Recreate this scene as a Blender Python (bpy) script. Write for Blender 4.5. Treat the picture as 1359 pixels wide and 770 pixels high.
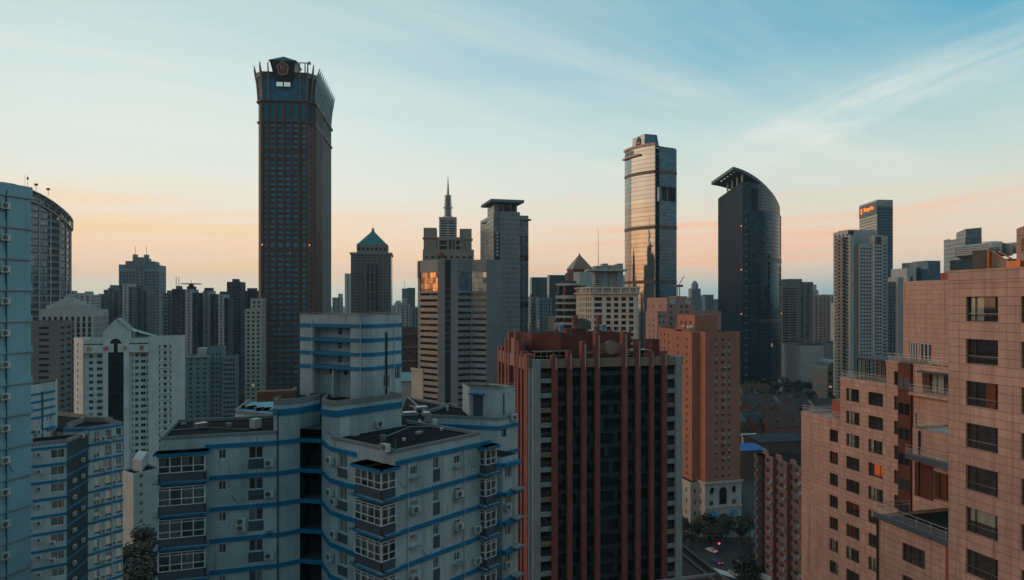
import bpy, math, random
from mathutils import Vector
random.seed(7)
R = math.radians
scene = bpy.context.scene
COL = scene.collection
for _o in list(bpy.data.objects): bpy.data.objects.remove(_o)

# ---------------------------------------------------------------- camera
F, CX, HZ, H = 906.0, 679.5, 402.0, 90.0      # focal length and horizon of a 1359 px wide picture, eye height in metres
cam_d = bpy.data.cameras.new('camera'); cam = bpy.data.objects.new('camera', cam_d); COL.objects.link(cam)
cam.location = (0, 0, H); cam.rotation_euler = (R(90), 0, 0)
cam_d.sensor_width = 36; cam_d.lens = F / 1359 * 36; cam_d.shift_y = 17 / 1359
cam_d.clip_start = 1; cam_d.clip_end = 60000
scene.camera = cam

# ---------------------------------------------------------------- sky, sun, exposure
SUN_AZ, SUN_EL = R(187), R(7)                  # azimuth counted from +X: the last sunlight comes from the left, a little behind
def lin(r, g, b):
    f = lambda c: ((c / 255 + .055) / 1.055) ** 2.4 if c > 10 else c / 255 / 12.92
    return (f(r), f(g), f(b), 1)
world = bpy.data.worlds.new('World'); scene.world = world; world.use_nodes = True
wt = world.node_tree; wt.nodes.clear()
def build_world():
    nd, lk = wt.nodes, wt.links
    def n(t, **k):
        x = nd.new(t)
        for a, v in k.items(): setattr(x, a, v)
        return x
    def val(s, x):
        if hasattr(x, 'links') or isinstance(x, bpy.types.NodeSocket): lk.new(x, s)
        else: s.default_value = x
    def m(op, a, b=0.0, c=None, clamp=False):
        x = n('ShaderNodeMath', operation=op); x.use_clamp = clamp
        val(x.inputs[0], a); val(x.inputs[1], b)
        if c is not None: val(x.inputs[2], c)
        return x.outputs[0]
    def smooth(x, a, b, lo=0., hi=1.):
        r = n('ShaderNodeMapRange', interpolation_type='SMOOTHSTEP'); val(r.inputs[0], x)
        for i, v in enumerate((a, b, lo, hi)): r.inputs[i + 1].default_value = v
        return r.outputs[0]
    def mix(f, a, b, bt='MIX'):
        x = n('ShaderNodeMix', data_type='RGBA', blend_type=bt); val(x.inputs[0], f); val(x.inputs[6], a); val(x.inputs[7], b)
        return x.outputs[2]
    def ramp(x, stops):
        r = n('ShaderNodeValToRGB'); e = r.color_ramp.elements; lk.new(x, r.inputs[0])
        while len(e) < len(stops): e.new(.5)
        for el, (d, c) in zip(e, stops): el.position = d / 90; el.color = lin(*c)
        return r.outputs[0]
    def noise(v, sc, det=4., rough=.55, dist=0.):
        x = n('ShaderNodeTexNoise'); lk.new(v, x.inputs['Vector']); x.inputs['Scale'].default_value = sc
        x.inputs['Detail'].default_value = det; x.inputs['Roughness'].default_value = rough; x.inputs['Distortion'].default_value = dist
        return x.outputs[0]
    tc = n('ShaderNodeTexCoord').outputs['Generated']
    sx = n('ShaderNodeSeparateXYZ'); lk.new(tc, sx.inputs[0]); x, y, z = sx.outputs
    hyp = m('SQRT', m('ADD', m('MULTIPLY', x, x), m('MULTIPLY', y, y)))
    el = m('DIVIDE', m('MULTIPLY', m('ARCTAN2', z, hyp), 180 / math.pi), 90.)
    hx, hy = m('DIVIDE', x, hyp), m('DIVIDE', y, hyp)
    dot = m('ADD', m('MULTIPLY', hx, math.cos(SUN_AZ)), m('MULTIPLY', hy, math.sin(SUN_AZ)))
    # cloud coordinates: the sky dome projected on a high flat layer
    cv = n('ShaderNodeCombineXYZ'); zz = m('ADD', m('MAXIMUM', z, 0.), .10)
    a = R(33)
    px_, py_ = m('DIVIDE', x, zz), m('DIVIDE', y, zz)
    val(cv.inputs[0], m('ADD', m('MULTIPLY', px_, math.cos(a) * .32), m('MULTIPLY', py_, math.sin(a) * .32)))
    val(cv.inputs[1], m('ADD', m('MULTIPLY', px_, -math.sin(a)), m('MULTIPLY', py_, math.cos(a))))
    n1 = noise(cv.outputs[0], .55, 5., .55, .6)
    n2 = noise(cv.outputs[0], 1.6, 6., .62, .9)
    lowv = n('ShaderNodeCombineXYZ'); val(lowv.inputs[0], hx); val(lowv.inputs[1], hy); val(lowv.inputs[2], m('MULTIPLY', z, 14.))
    n3 = noise(lowv.outputs[0], 1.5, 4., .5, .3)
    elw = m('MAXIMUM', m('ADD', el, m('MULTIPLY', m('SUBTRACT', n3, .5), m('MULTIPLY', smooth(el, .012, .07), .030))), 0.0)
    A = ramp(elw, [(0, (210, 214, 200)), (1.2, (232, 222, 202)), (2.6, (250, 216, 190)), (4.6, (255, 219, 184)), (6.6, (247, 228, 207)), (9.5, (235, 235, 223)),
                   (13.5, (219, 233, 229)), (20, (181, 213, 219)), (32, (140, 188, 200)), (90, (112, 156, 172))])
    B = ramp(elw, [(0, (132, 168, 174)), (1.0, (160, 186, 188)), (2.2, (206, 206, 194)), (3.6, (236, 210, 186)), (5.8, (234, 216, 194)), (7.6, (222, 221, 205)),
                   (11, (200, 217, 211)), (14.5, (163, 203, 210)), (19.5, (98, 172, 199)), (30, (84, 156, 182)), (90, (98, 146, 166))])
    Cc = ramp(elw, [(0, (250, 150, 90)), (2.5, (255, 150, 78)), (5.0, (255, 176, 108)), (9, (214, 214, 196)), (18, (168, 202, 208)), (40, (130, 168, 186)), (90, (98, 140, 160))])
    col = mix(smooth(dot, -.72, .36), B, A)
    col = mix(smooth(dot, .40, .88), col, Cc)
    # salmon streaks low over the horizon
    sv = n('ShaderNodeCombineXYZ'); val(sv.inputs[0], m('MULTIPLY', hx, 2.2)); val(sv.inputs[1], m('MULTIPLY', hy, 2.2)); val(sv.inputs[2], m('MULTIPLY', m('ADD', el, m('MULTIPLY', hx, -.03)), 62.))
    n4 = noise(sv.outputs[0], 1.0, 5., .5, .5)
    streak = m('MULTIPLY', smooth(n4, .44, .66), m('MULTIPLY', smooth(el, .014, .036), smooth(el, .115, .06)))
    col = mix(m('MULTIPLY', streak, .85), col, mix(smooth(dot, -.5, .3), lin(255, 192, 158), lin(255, 214, 160)))
    # thin veils and the bright wisp at the right
    veil = m('MULTIPLY', m('MULTIPLY', smooth(n1, .38, .62), smooth(n2, .15, .75)), m('MULTIPLY', smooth(el, .05, .12), smooth(el, .75, .30)))
    col = mix(m('MULTIPLY', veil, .56), col, lin(240, 238, 224))
    off = m('SUBTRACT', el, m('ADD', m('MULTIPLY', m('SUBTRACT', hx, .32), .20), .134))
    wv = n('ShaderNodeCombineXYZ'); val(wv.inputs[0], m('MULTIPLY', hx, 3.2)); val(wv.inputs[1], m('MULTIPLY', off, 30.)); wv.inputs[2].default_value = 3.7
    n5 = noise(wv.outputs[0], 1.0, 7., .6, .7)
    band = m('MULTIPLY', m('MULTIPLY', smooth(off, -.040, .002), smooth(off, .036, .004)), m('MULTIPLY', smooth(hx, .20, .46), smooth(hy, .2, .5)))
    col = mix(m('MULTIPLY', band, m('MULTIPLY', smooth(n5, .34, .72), .85)), col, lin(244, 243, 232))
    back = smooth(hy, -.15, -.75)                # the eastern sky behind the viewer is already dark
    col = mix(m('MULTIPLY', back, .85), col, ramp(el, [(0, (40, 58, 70)), (14, (48, 72, 86)), (34, (104, 146, 164)), (90, (118, 160, 176))]))
    sky = n('ShaderNodeTexSky', sky_type='NISHITA'); sky.sun_disc = False; sky.sun_elevation = SUN_EL; sky.sun_rotation = R(90) - SUN_AZ
    bg1 = n('ShaderNodeBackground'); lk.new(sky.outputs[0], bg1.inputs[0]); bg1.inputs[1].default_value = .05
    bg2 = n('ShaderNodeBackground'); lk.new(col, bg2.inputs[0]); bg2.inputs[1].default_value = 1.14
    mx = n('ShaderNodeMixShader'); mx.inputs[0].default_value = .9
    lk.new(bg1.outputs[0], mx.inputs[1]); lk.new(bg2.outputs[0], mx.inputs[2])
    out = n('ShaderNodeOutputWorld'); lk.new(mx.outputs[0], out.inputs[0])
build_world()
sun_d = bpy.data.lights.new('sun', 'SUN'); sun_d.energy = 1.5; sun_d.angle = R(70); sun_d.color = (1, .55, .30)
sun = bpy.data.objects.new('sun', sun_d); COL.objects.link(sun)
sun.rotation_euler = Vector((-math.cos(SUN_AZ) * math.cos(SUN_EL), -math.sin(SUN_AZ) * math.cos(SUN_EL), -math.sin(SUN_EL))).to_track_quat('-Z', 'Y').to_euler()
sun.location = (-300, -60, 300)
vs = scene.view_settings; vs.view_transform = 'Standard'; vs.look = 'None'; vs.exposure = 0.0; vs.gamma = 1; vs.use_curve_mapping = False
scene.cycles.use_denoising = True
scene.cycles.max_bounces = 8; scene.cycles.diffuse_bounces = 3; scene.cycles.transparent_max_bounces = 12
scene.cycles.volume_bounces = 1
scene.cycles.sample_clamp_indirect = 4

# ---------------------------------------------------------------- helpers
def P(px, Y): return ((px - CX) / F * Y, Y)
def Z(py, Y): return H - (py - HZ) / F * Y
def ang(d): return R(d)
def go(C, deg, s): return (C[0] + math.cos(R(deg)) * s, C[1] + math.sin(R(deg)) * s)
def along(C, deg, px):
    ux, uy = math.cos(R(deg)), math.sin(R(deg)); t = (px - CX) / F
    return (t * C[1] - C[0]) / (ux - t * uy)
def to_px(C, deg, px): return go(C, deg, along(C, deg, px))
def rect(C, th, w, d):                         # C front-left corner, counter-clockwise
    return [C, go(C, th, w), go(go(C, th, w), th + 90, d), go(C, th + 90, d)]
def rect_px(pl, pr, Y, th, d):                 # front wall between two picture columns, its left corner at depth Y
    C = P(pl, Y); return rect(C, th, along(C, th, pr), d)
def rect_corner(pl, pc, pr, Y, th):            # left wall pl..pc and front wall pc..pr, corner pc at depth Y
    C = P(pc, Y); return rect(C, th, along(C, th, pr), along(C, th + 90, pl))

class MB:
    def __init__(s): s.v = []; s.f = []; s.m = []; s.uv = []; s.sm = []; s.mats = []
    def mi(s, mat):
        if mat not in s.mats: s.mats.append(mat)
        return s.mats.index(mat)
    def face(s, pts, mat, uv=None, smooth=False):
        i = len(s.v); s.v += [tuple(p) for p in pts]; s.f.append(tuple(range(i, i + len(pts)))); s.m.append(s.mi(mat)); s.sm.append(smooth)
        if uv is None:
            a, b, c = Vector(pts[0]), Vector(pts[1]), Vector(pts[2]); nn = (b - a).cross(c - a)
            if abs(nn.z) > max(abs(nn.x), abs(nn.y)): uv = [(p[0], p[1]) for p in pts]
            else:
                h = Vector((-nn.y, nn.x, 0)); h = h.normalized() if h.length > 1e-9 else Vector((1, 0, 0))
                uv = [(p[0] * h.x + p[1] * h.y, p[2]) for p in pts]
        s.uv += list(uv)
    def prism(s, poly, z0, z1, mat, top=None, bottom=True):
        n = len(poly)
        zt = z1 if isinstance(z1, (list, tuple)) else [z1] * n
        zb = z0 if isinstance(z0, (list, tuple)) else [z0] * n
        for i in range(n):
            a, b = poly[i], poly[(i + 1) % n]; j = (i + 1) % n
            s.face([(a[0], a[1], zb[i]), (b[0], b[1], zb[j]), (b[0], b[1], zt[j]), (a[0], a[1], zt[i])], mat)
        s.face([(p[0], p[1], z) for p, z in zip(poly, zt)], top or mat)
        if bottom: s.face([(p[0], p[1], z) for p, z in reversed(list(zip(poly, zb)))], mat)
    def box(s, x0, x1, y0, y1, z0, z1, mat): s.prism([(x0, y0), (x1, y0), (x1, y1), (x0, y1)], z0, z1, mat)
    def obox(s, A, B, t0, t1, z0, z1, mat, e0=0, e1=0):   # a bar along the wall A->B from t0 to t1 outward of it
        dx, dy = B[0] - A[0], B[1] - A[1]; L = math.hypot(dx, dy); ux, uy = dx / L, dy / L; nx, ny = uy, -ux
        a = (A[0] - ux * e0, A[1] - uy * e0); b = (B[0] + ux * e1, B[1] + uy * e1)
        s.prism([(a[0] + nx * t1, a[1] + ny * t1), (b[0] + nx * t1, b[1] + ny * t1), (b[0] + nx * t0, b[1] + ny * t0), (a[0] + nx * t0, a[1] + ny * t0)], z0, z1, mat)
    def tube(s, a, b, r, mat, n=8, r2=None, cap=True):
        a, b = Vector(a), Vector(b); d = (b - a).normalized(); r2 = r if r2 is None else r2
        u = d.cross(Vector((0, 0, 1)) if abs(d.z) < .9 else Vector((1, 0, 0))).normalized(); w = d.cross(u)
        ra = [a + (u * math.cos(2 * math.pi * i / n) + w * math.sin(2 * math.pi * i / n)) * r for i in range(n)]
        rb = [b + (u * math.cos(2 * math.pi * i / n) + w * math.sin(2 * math.pi * i / n)) * r2 for i in range(n)]
        for i in range(n):
            j = (i + 1) % n; s.face([ra[i], ra[j], rb[j], rb[i]], mat, smooth=True)
        if cap: s.face(ra[::-1], mat); s.face(rb, mat)
    def mesh(s, name, off=(0, 0, 0), weld=False):
        me = bpy.data.meshes.new(name)
        me.from_pydata([(p[0] - off[0], p[1] - off[1], p[2] - off[2]) for p in s.v], [], s.f)
        for mt in s.mats: me.materials.append(mt)
        me.polygons.foreach_set('material_index', s.m); me.polygons.foreach_set('use_smooth', s.sm)
        ul = me.uv_layers.new(name='uv'); ul.data.foreach_set('uv', [c for u in s.uv for c in u])
        if weld:
            import bmesh
            bm = bmesh.new(); bm.from_mesh(me); bmesh.ops.remove_doubles(bm, verts=bm.verts, dist=.0005); bm.to_mesh(me); bm.free()
        me.update(); return me
    def build(s, name, parent=None, weld=False):
        off = parent.location if parent else (0, 0, 0)
        return link(name, s.mesh(name, off, weld), parent)

def link(name, me, parent=None, loc=(0, 0, 0), rz=0.0):
    o = bpy.data.objects.new(name, me); COL.objects.link(o); o.parent = parent; o.location = loc; o.rotation_euler = (0, 0, rz); return o
def tag(o, label=None, cat=None, group=None, kind=None):
    for k, v in (('label', label), ('category', cat), ('group', group), ('kind', kind)):
        if v: o[k] = v
    return o
def thing(name, label, cat, loc=(0, 0, 0), rz=0.0, group=None):
    o = bpy.data.objects.new(name, None); COL.objects.link(o); o.location = loc; o.rotation_euler = (0, 0, rz); o.empty_display_size = .5
    return tag(o, label, cat, group)
def copy_tree(o, parent=None, loc=None, rz=None):
    c = o.copy(); COL.objects.link(c)
    if parent is not None: c.parent = parent
    if loc is not None: c.location = loc
    if rz is not None: c.rotation_euler = (0, 0, rz)
    for ch in list(o.children): copy_tree(ch, c)
    return c

# ---------------------------------------------------------------- materials
class NT:
    def __init__(s, name):
        s.mat = bpy.data.materials.new(name); s.mat.use_nodes = True; s.t = s.mat.node_tree; s.b = s.t.nodes['Principled BSDF']
    def n(s, t, **k):
        x = s.t.nodes.new(t)
        for a, v in k.items(): setattr(x, a, v)
        return x
    def val(s, sock, x):
        if isinstance(x, bpy.types.NodeSocket): s.t.links.new(x, sock)
        else: sock.default_value = x
    def m(s, op, a, b=0.0, clamp=False):
        x = s.n('ShaderNodeMath', operation=op); x.use_clamp = clamp; s.val(x.inputs[0], a); s.val(x.inputs[1], b); return x.outputs[0]
    def mr(s, x, a, b, lo=0., hi=1.):
        r = s.n('ShaderNodeMapRange'); s.val(r.inputs[0], x)
        for i, v in enumerate((a, b, lo, hi)): r.inputs[i + 1].default_value = v
        return r.outputs[0]
    def mix(s, f, a, b, bt='MIX'):
        x = s.n('ShaderNodeMix', data_type='RGBA', blend_type=bt); s.val(x.inputs[0], f); s.val(x.inputs[6], a); s.val(x.inputs[7], b); return x.outputs[2]
    def noise(s, v, sc, det=3., rough=.55):
        x = s.n('ShaderNodeTexNoise'); s.t.links.new(v, x.inputs['Vector']); x.inputs['Scale'].default_value = sc; x.inputs['Detail'].default_value = det
        x.inputs['Roughness'].default_value = rough; return x.outputs[0]
    def obj(s): return s.n('ShaderNodeTexCoord').outputs['Object']
    def uvsep(s):
        x = s.n('ShaderNodeSeparateXYZ'); s.t.links.new(s.n('ShaderNodeTexCoord').outputs['UV'], x.inputs[0]); return x.outputs[0], x.outputs[1]
    def mapped(s, v, sc):
        x = s.n('ShaderNodeMapping'); s.t.links.new(v, x.inputs[0]); x.inputs['Scale'].default_value = sc; return x.outputs[0]
    def set(s, **k):
        for a, v in k.items(): s.val(s.b.inputs[a.replace('_', ' ')], v)
        return s.mat
def c4(c): return (c[0], c[1], c[2], 1)
def sc(c, k): return (c[0] * k, c[1] * k, c[2] * k, 1)

def plaster(name, c, var=.16, streak=.28, rough=.85, tile=None, rust=0.):
    t = NT(name); o = t.obj()
    n1 = t.noise(o, .22, 5., .6); n2 = t.noise(t.mapped(o, (1.1, 1.1, .055)), 1., 4., .65); n3 = t.noise(o, 3.1, 3.)
    col = t.mix(t.mr(n1, .3, .7), sc(c, 1 - var), sc(c, 1 + var * .7))
    col = t.mix(t.m('MULTIPLY', t.mr(n2, .50, .72), streak), col, sc((c[0] * .55, c[1] * .52, c[2] * .48), 1))
    col = t.mix(t.mr(n3, .35, .65, 0., .10), col, sc(c, .6))
    if rust:
        n4 = t.noise(t.mapped(o, (3.2, 3.2, .13)), 1., 3., .6); n5 = t.noise(o, .5, 2.)
        col = t.mix(t.m('MULTIPLY', t.m('MULTIPLY', t.mr(n4, .56, .70), t.mr(n5, .45, .65)), rust), col, (.13, .085, .055, 1))
    if tile:
        u, v = t.uvsep()
        gu = t.m('LESS_THAN', t.m('FRACT', t.m('DIVIDE', u, tile[0])), tile[2] / tile[0]); gv = t.m('LESS_THAN', t.m('FRACT', t.m('DIVIDE', v, tile[1])), tile[2] / tile[1])
        col = t.mix(t.m('MULTIPLY', t.m('MAXIMUM', gu, gv), tile[3]), col, sc(c, .35))
    return t.set(Base_Color=col, Roughness=rough, Specular_IOR_Level=.1 if rough > .9 else .3)
def flat(name, c, rough=.7, metal=0.0, var=.1):
    t = NT(name); n1 = t.noise(t.obj(), .9, 4.)
    return t.set(Base_Color=t.mix(t.mr(n1, .3, .7), sc(c, 1 - var), sc(c, 1 + var)), Roughness=rough, Metallic=metal)
def tiles(name, c, c2, mortar, w, h, ms, rough=.6, streak=.25):
    t = NT(name); u, v = t.uvsep()
    fu, fv = t.m('DIVIDE', u, w), t.m('DIVIDE', v, h)
    g = t.m('MAXIMUM', t.m('LESS_THAN', t.m('FRACT', fu), ms / w * .6), t.m('LESS_THAN', t.m('FRACT', fv), ms / h))
    wn = t.n('ShaderNodeTexWhiteNoise', noise_dimensions='2D'); cb = t.n('ShaderNodeCombineXYZ')
    t.val(cb.inputs[0], t.m('FLOOR', fu)); t.val(cb.inputs[1], t.m('FLOOR', fv)); t.t.links.new(cb.outputs[0], wn.inputs['Vector'])
    col = t.mix(wn.outputs['Value'], c4(c), c4(c2))
    o = t.obj(); n1 = t.noise(o, .16, 5., .6); n2 = t.noise(t.mapped(o, (1.3, 1.3, .05)), 1., 4., .65); n3 = t.noise(o, 5., 4., .7)
    col = t.mix(t.m('MULTIPLY', t.mr(n2, .52, .70), streak), col, sc(c, .45))
    n4 = t.noise(t.mapped(o, (4., 4., .16)), 1., 3., .6); col = t.mix(t.m('MULTIPLY', t.mr(n4, .55, .70), streak * .8), col, sc((c[0], c[1] * .85, c[2] * .8), .45)); col = t.mix(t.mr(n1, .35, .65, 0., .40), col, sc(c, .58)); col = t.mix(t.mr(n3, .4, .7, 0., .16), col, sc(c, .5))
    col = t.mix(g, col, c4(mortar))
    return t.set(Base_Color=col, Roughness=rough)
def curtain(name, c, w, h, mull=(.03, .035, .04), mw=.12, mh=.25, metal=.75, rough=.06, tilt=.012, span=0., spanc=None, lit=0.0, var=.35, litc=(1, .72, .4), sp=.5, blinds=0.):
    t = NT(name); u, v = t.uvsep(); fu, fv = t.m('DIVIDE', u, w), t.m('DIVIDE', v, h)
    g = t.m('MAXIMUM', t.m('LESS_THAN', t.m('FRACT', fu), mw / w), t.m('LESS_THAN', t.m('FRACT', fv), mh / h))
    cb = t.n('ShaderNodeCombineXYZ'); t.val(cb.inputs[0], t.m('FLOOR', fu)); t.val(cb.inputs[1], t.m('FLOOR', fv))
    wn = t.n('ShaderNodeTexWhiteNoise', noise_dimensions='2D'); t.t.links.new(cb.outputs[0], wn.inputs['Vector'])
    col = t.mix(wn.outputs['Value'], sc(c, 1 - var), sc(c, 1 + var * .5))
    n1 = t.noise(t.obj(), .03, 3.); col = t.mix(t.mr(n1, .35, .7, 0, .35), col, sc(c, .5))
    met = metal
    if blinds > 0:
        w3 = t.n('ShaderNodeTexWhiteNoise', noise_dimensions='3D'); cb3 = t.n('ShaderNodeCombineXYZ'); t.val(cb3.inputs[0], t.m('FLOOR', fu)); t.val(cb3.inputs[1], t.m('FLOOR', fv)); cb3.inputs[2].default_value = 9.1
        t.t.links.new(cb3.outputs[0], w3.inputs['Vector'])
        bl = t.m('MULTIPLY', t.m('GREATER_THAN', w3.outputs['Value'], 1 - blinds), t.m('GREATER_THAN', t.m('FRACT', fv), t.m('FRACT', t.m('MULTIPLY', w3.outputs['Value'], 57.))))
        col = t.mix(t.m('MULTIPLY', bl, .5), col, (.09, .10, .10, 1))
    if span > 0:
        sp = t.m('LESS_THAN', t.m('FRACT', fv), span / h); col = t.mix(sp, col, c4(spanc)); met = t.m('MULTIPLY', t.m('SUBTRACT', 1., sp), metal)
    col = t.mix(g, col, c4(mull)); met = t.m('MULTIPLY', t.m('SUBTRACT', 1., g), met)
    if tilt > 0:
        vm = t.n('ShaderNodeVectorMath', operation='SUBTRACT'); t.t.links.new(wn.outputs['Color'], vm.inputs[0]); vm.inputs[1].default_value = (.5, .5, .5)
        vs_ = t.n('ShaderNodeVectorMath', operation='SCALE'); t.t.links.new(vm.outputs[0], vs_.inputs[0]); vs_.inputs['Scale'].default_value = tilt * 2
        va = t.n('ShaderNodeVectorMath', operation='ADD'); t.t.links.new(t.n('ShaderNodeNewGeometry').outputs['Normal'], va.inputs[0]); t.t.links.new(vs_.outputs[0], va.inputs[1])
        nv = t.n('ShaderNodeVectorMath', operation='NORMALIZE'); t.t.links.new(va.outputs[0], nv.inputs[0]); t.t.links.new(nv.outputs[0], t.b.inputs['Normal'])
    if lit > 0:
        w2 = t.n('ShaderNodeTexWhiteNoise', noise_dimensions='3D'); cb2 = t.n('ShaderNodeCombineXYZ'); t.val(cb2.inputs[0], t.m('FLOOR', fu)); t.val(cb2.inputs[1], t.m('FLOOR', fv)); cb2.inputs[2].default_value = 5.3
        t.t.links.new(cb2.outputs[0], w2.inputs['Vector'])
        l = t.m('MULTIPLY', t.m('GREATER_THAN', w2.outputs['Value'], 1 - lit), t.m('SUBTRACT', 1., g))
        t.val(t.b.inputs['Emission Color'], c4(litc)); t.val(t.b.inputs['Emission Strength'], t.m('MULTIPLY', l, .22))
    return t.set(Base_Color=col, Roughness=t.m('ADD', t.m('MULTIPLY', g, .5), rough), Metallic=met, Specular_IOR_Level=sp)
def pane(name, dark=(.010, .014, .018), light=(.10, .115, .12), share=.22, rough=.07, sp=.5, lit=0.):
    t = NT(name); oi = t.n('ShaderNodeObjectInfo')
    wn = t.n('ShaderNodeTexWhiteNoise', noise_dimensions='4D'); fl = t.n('ShaderNodeVectorMath', operation='FLOOR')
    t.t.links.new(t.mapped(t.n('ShaderNodeNewGeometry').outputs['Position'], (.33, .33, .33)), fl.inputs[0]); t.t.links.new(fl.outputs[0], wn.inputs['Vector']); t.t.links.new(oi.outputs['Random'], wn.inputs['W'])
    v = wn.outputs['Value']
    col = t.mix(t.m('POWER', t.mr(v, 1 - share, 1.0), .6), sc(dark, .8), c4(light)); col = t.mix(t.mr(v, 0, .5, .8, 0), col, sc(dark, 1.6))
    if lit > 0:
        t.val(t.b.inputs['Emission Color'], (1, .62, .32, 1)); t.val(t.b.inputs['Emission Strength'], t.m('MULTIPLY', t.m('LESS_THAN', v, lit), .3))
    return t.set(Base_Color=col, Roughness=rough, Specular_IOR_Level=sp)
def emit(name, c, s):
    t = NT(name); return t.set(Base_Color=c4(c), Emission_Color=c4(c), Emission_Strength=s)
def clear_pane(name):
    t = NT(name); nd = t.t.nodes; out = nd['Material Output']
    tr = t.n('ShaderNodeBsdfTransparent'); tr.inputs[0].default_value = (.74, .79, .80, 1); gl = t.n('ShaderNodeBsdfGlossy'); gl.inputs['Roughness'].default_value = .03; gl.inputs[0].default_value = (.9, .95, 1, 1)
    fr = t.n('ShaderNodeFresnel'); fr.inputs[0].default_value = 1.7; mx = t.n('ShaderNodeMixShader')
    t.t.links.new(fr.outputs[0], mx.inputs[0]); t.t.links.new(tr.outputs[0], mx.inputs[1]); t.t.links.new(gl.outputs[0], mx.inputs[2]); t.t.links.new(mx.outputs[0], out.inputs[0])
    nd.remove(t.b); return t.mat

K = {}
K['white'] = plaster('white_render', (.58, .63, .63), streak=.35)
K['bluewall'] = plaster('pale_tile_render', (.46, .54, .55), var=.24, streak=.62, tile=(.30, .30, .02, .35), rust=.55)
K['blueband'] = plaster('blue_painted_band', (.003, .19, .35), var=.2, streak=.35, rough=.6)
K['slate'] = plaster('slate_panel_recess_shade', (.085, .10, .125), streak=.1)
K['roof'] = plaster('bitumen_roof', (.014, .014, .015), var=.75, streak=.1, rough=.95)
K['concrete'] = plaster('weathered_concrete', (.30, .30, .29), streak=.4)
K['greywall'] = plaster('grey_wall', (.27, .29, .29), streak=.2)
K['beige'] = plaster('beige_wall', (.40, .37, .32), streak=.3)
K['cream'] = plaster('cream_wall', (.50, .46, .38), streak=.3)
K['frame'] = flat('white_window_frame', (.62, .66, .66), .45)
K['darkframe'] = flat('dark_window_frame', (.03, .03, .032), .4)
K['metal'] = flat('grey_metal', (.32, .33, .34), .4, .8)
K['rail'] = flat('bare_metal_rail', (.62, .62, .60), .3, .7)
K['black'] = flat('black_pipe', (.012, .012, .013), .6)
K['acwhite'] = flat('air_conditioner_case', (.52, .53, .50), .5)
K['pane'] = pane('window_glass')
K['panefar'] = pane('window_glass_far', (.012, .016, .021), (.12, .13, .13), .18, rough=.15, lit=.002)
K['clear'] = clear_pane('clear_window_glass')
K['curtainw'] = flat('white_curtain', (.70, .70, .65), .9)
K['curtainb'] = flat('brown_blind', (.45, .17, .08), .8)
K['warn'] = emit('warning_lamp', (1, .20, .04), 2.2)
def thin_glass(name):
    t = NT(name); return t.set(Base_Color=(.7, .75, .75, 1), Alpha=.07, Roughness=.05)
K['thin'] = thin_glass('thin_rail_glass')
K['lamp'] = emit('warm_lamp', (1, .55, .22), 5)

# ---------------------------------------------------------------- facades and windows
_wm = {}
def win_mesh(w, h, d, fm, pm, nv=2, nt=0, fw=.07, single=True):
    key = (round(w, 2), round(h, 2), round(d, 2), fm.name, pm.name, nv, nt, fw, single)
    if key in _wm: return _wm[key]
    mb = MB(); y0, y1 = d - .08, d - .01
    def bar(x0, x1, z0, z1): mb.box(x0, x1, y0, y1, z0, z1, fm)
    bar(0, w, 0, fw); bar(0, w, h - fw, h); bar(0, fw, fw, h - fw); bar(w - fw, w, fw, h - fw)
    for fr_ in (nv if isinstance(nv, tuple) else [i / nv for i in range(1, nv)]):
        x = w * fr_; bar(x - fw * .4, x + fw * .4, fw, h - fw)
    if nt:
        z = h * nt; bar(fw, w - fw, z - fw * .4, z + fw * .4)
    g = mb
    if not single: g = MB()
    g.face([(0, d, 0), (w, d, 0), (w, d, h), (0, d, h)], pm)
    _wm[key] = (mb.mesh('window'), None if single else g.mesh('pane')); return _wm[key]
_cm = {}
def curtain_mesh(w, h, d, mat, kind):
    key = (round(w, 2), round(h, 2), round(d, 2), mat.name, kind)
    if key in _cm: return _cm[key]
    mb = MB(); y = d + .07
    spans = {0: [(.04, .26), (.80, .97)], 1: [(.52, .96)], 2: [(.03, .97)], 3: [(.05, .45)]}[kind]
    zb = h * .45 if kind == 2 else .03
    for a, b in spans:
        n = max(6, int((b - a) * w / .09)); pts = [(w * (a + (b - a) * i / n), y + .035 * math.sin(i * 1.9)) for i in range(n + 1)]
        for p, q in zip(pts, pts[1:]): mb.face([(p[0], p[1], zb), (q[0], q[1], zb), (q[0], q[1], h - .03), (p[0], p[1], h - .03)], mat)
    _cm[key] = mb.mesh('curtain'); return _cm[key]

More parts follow.
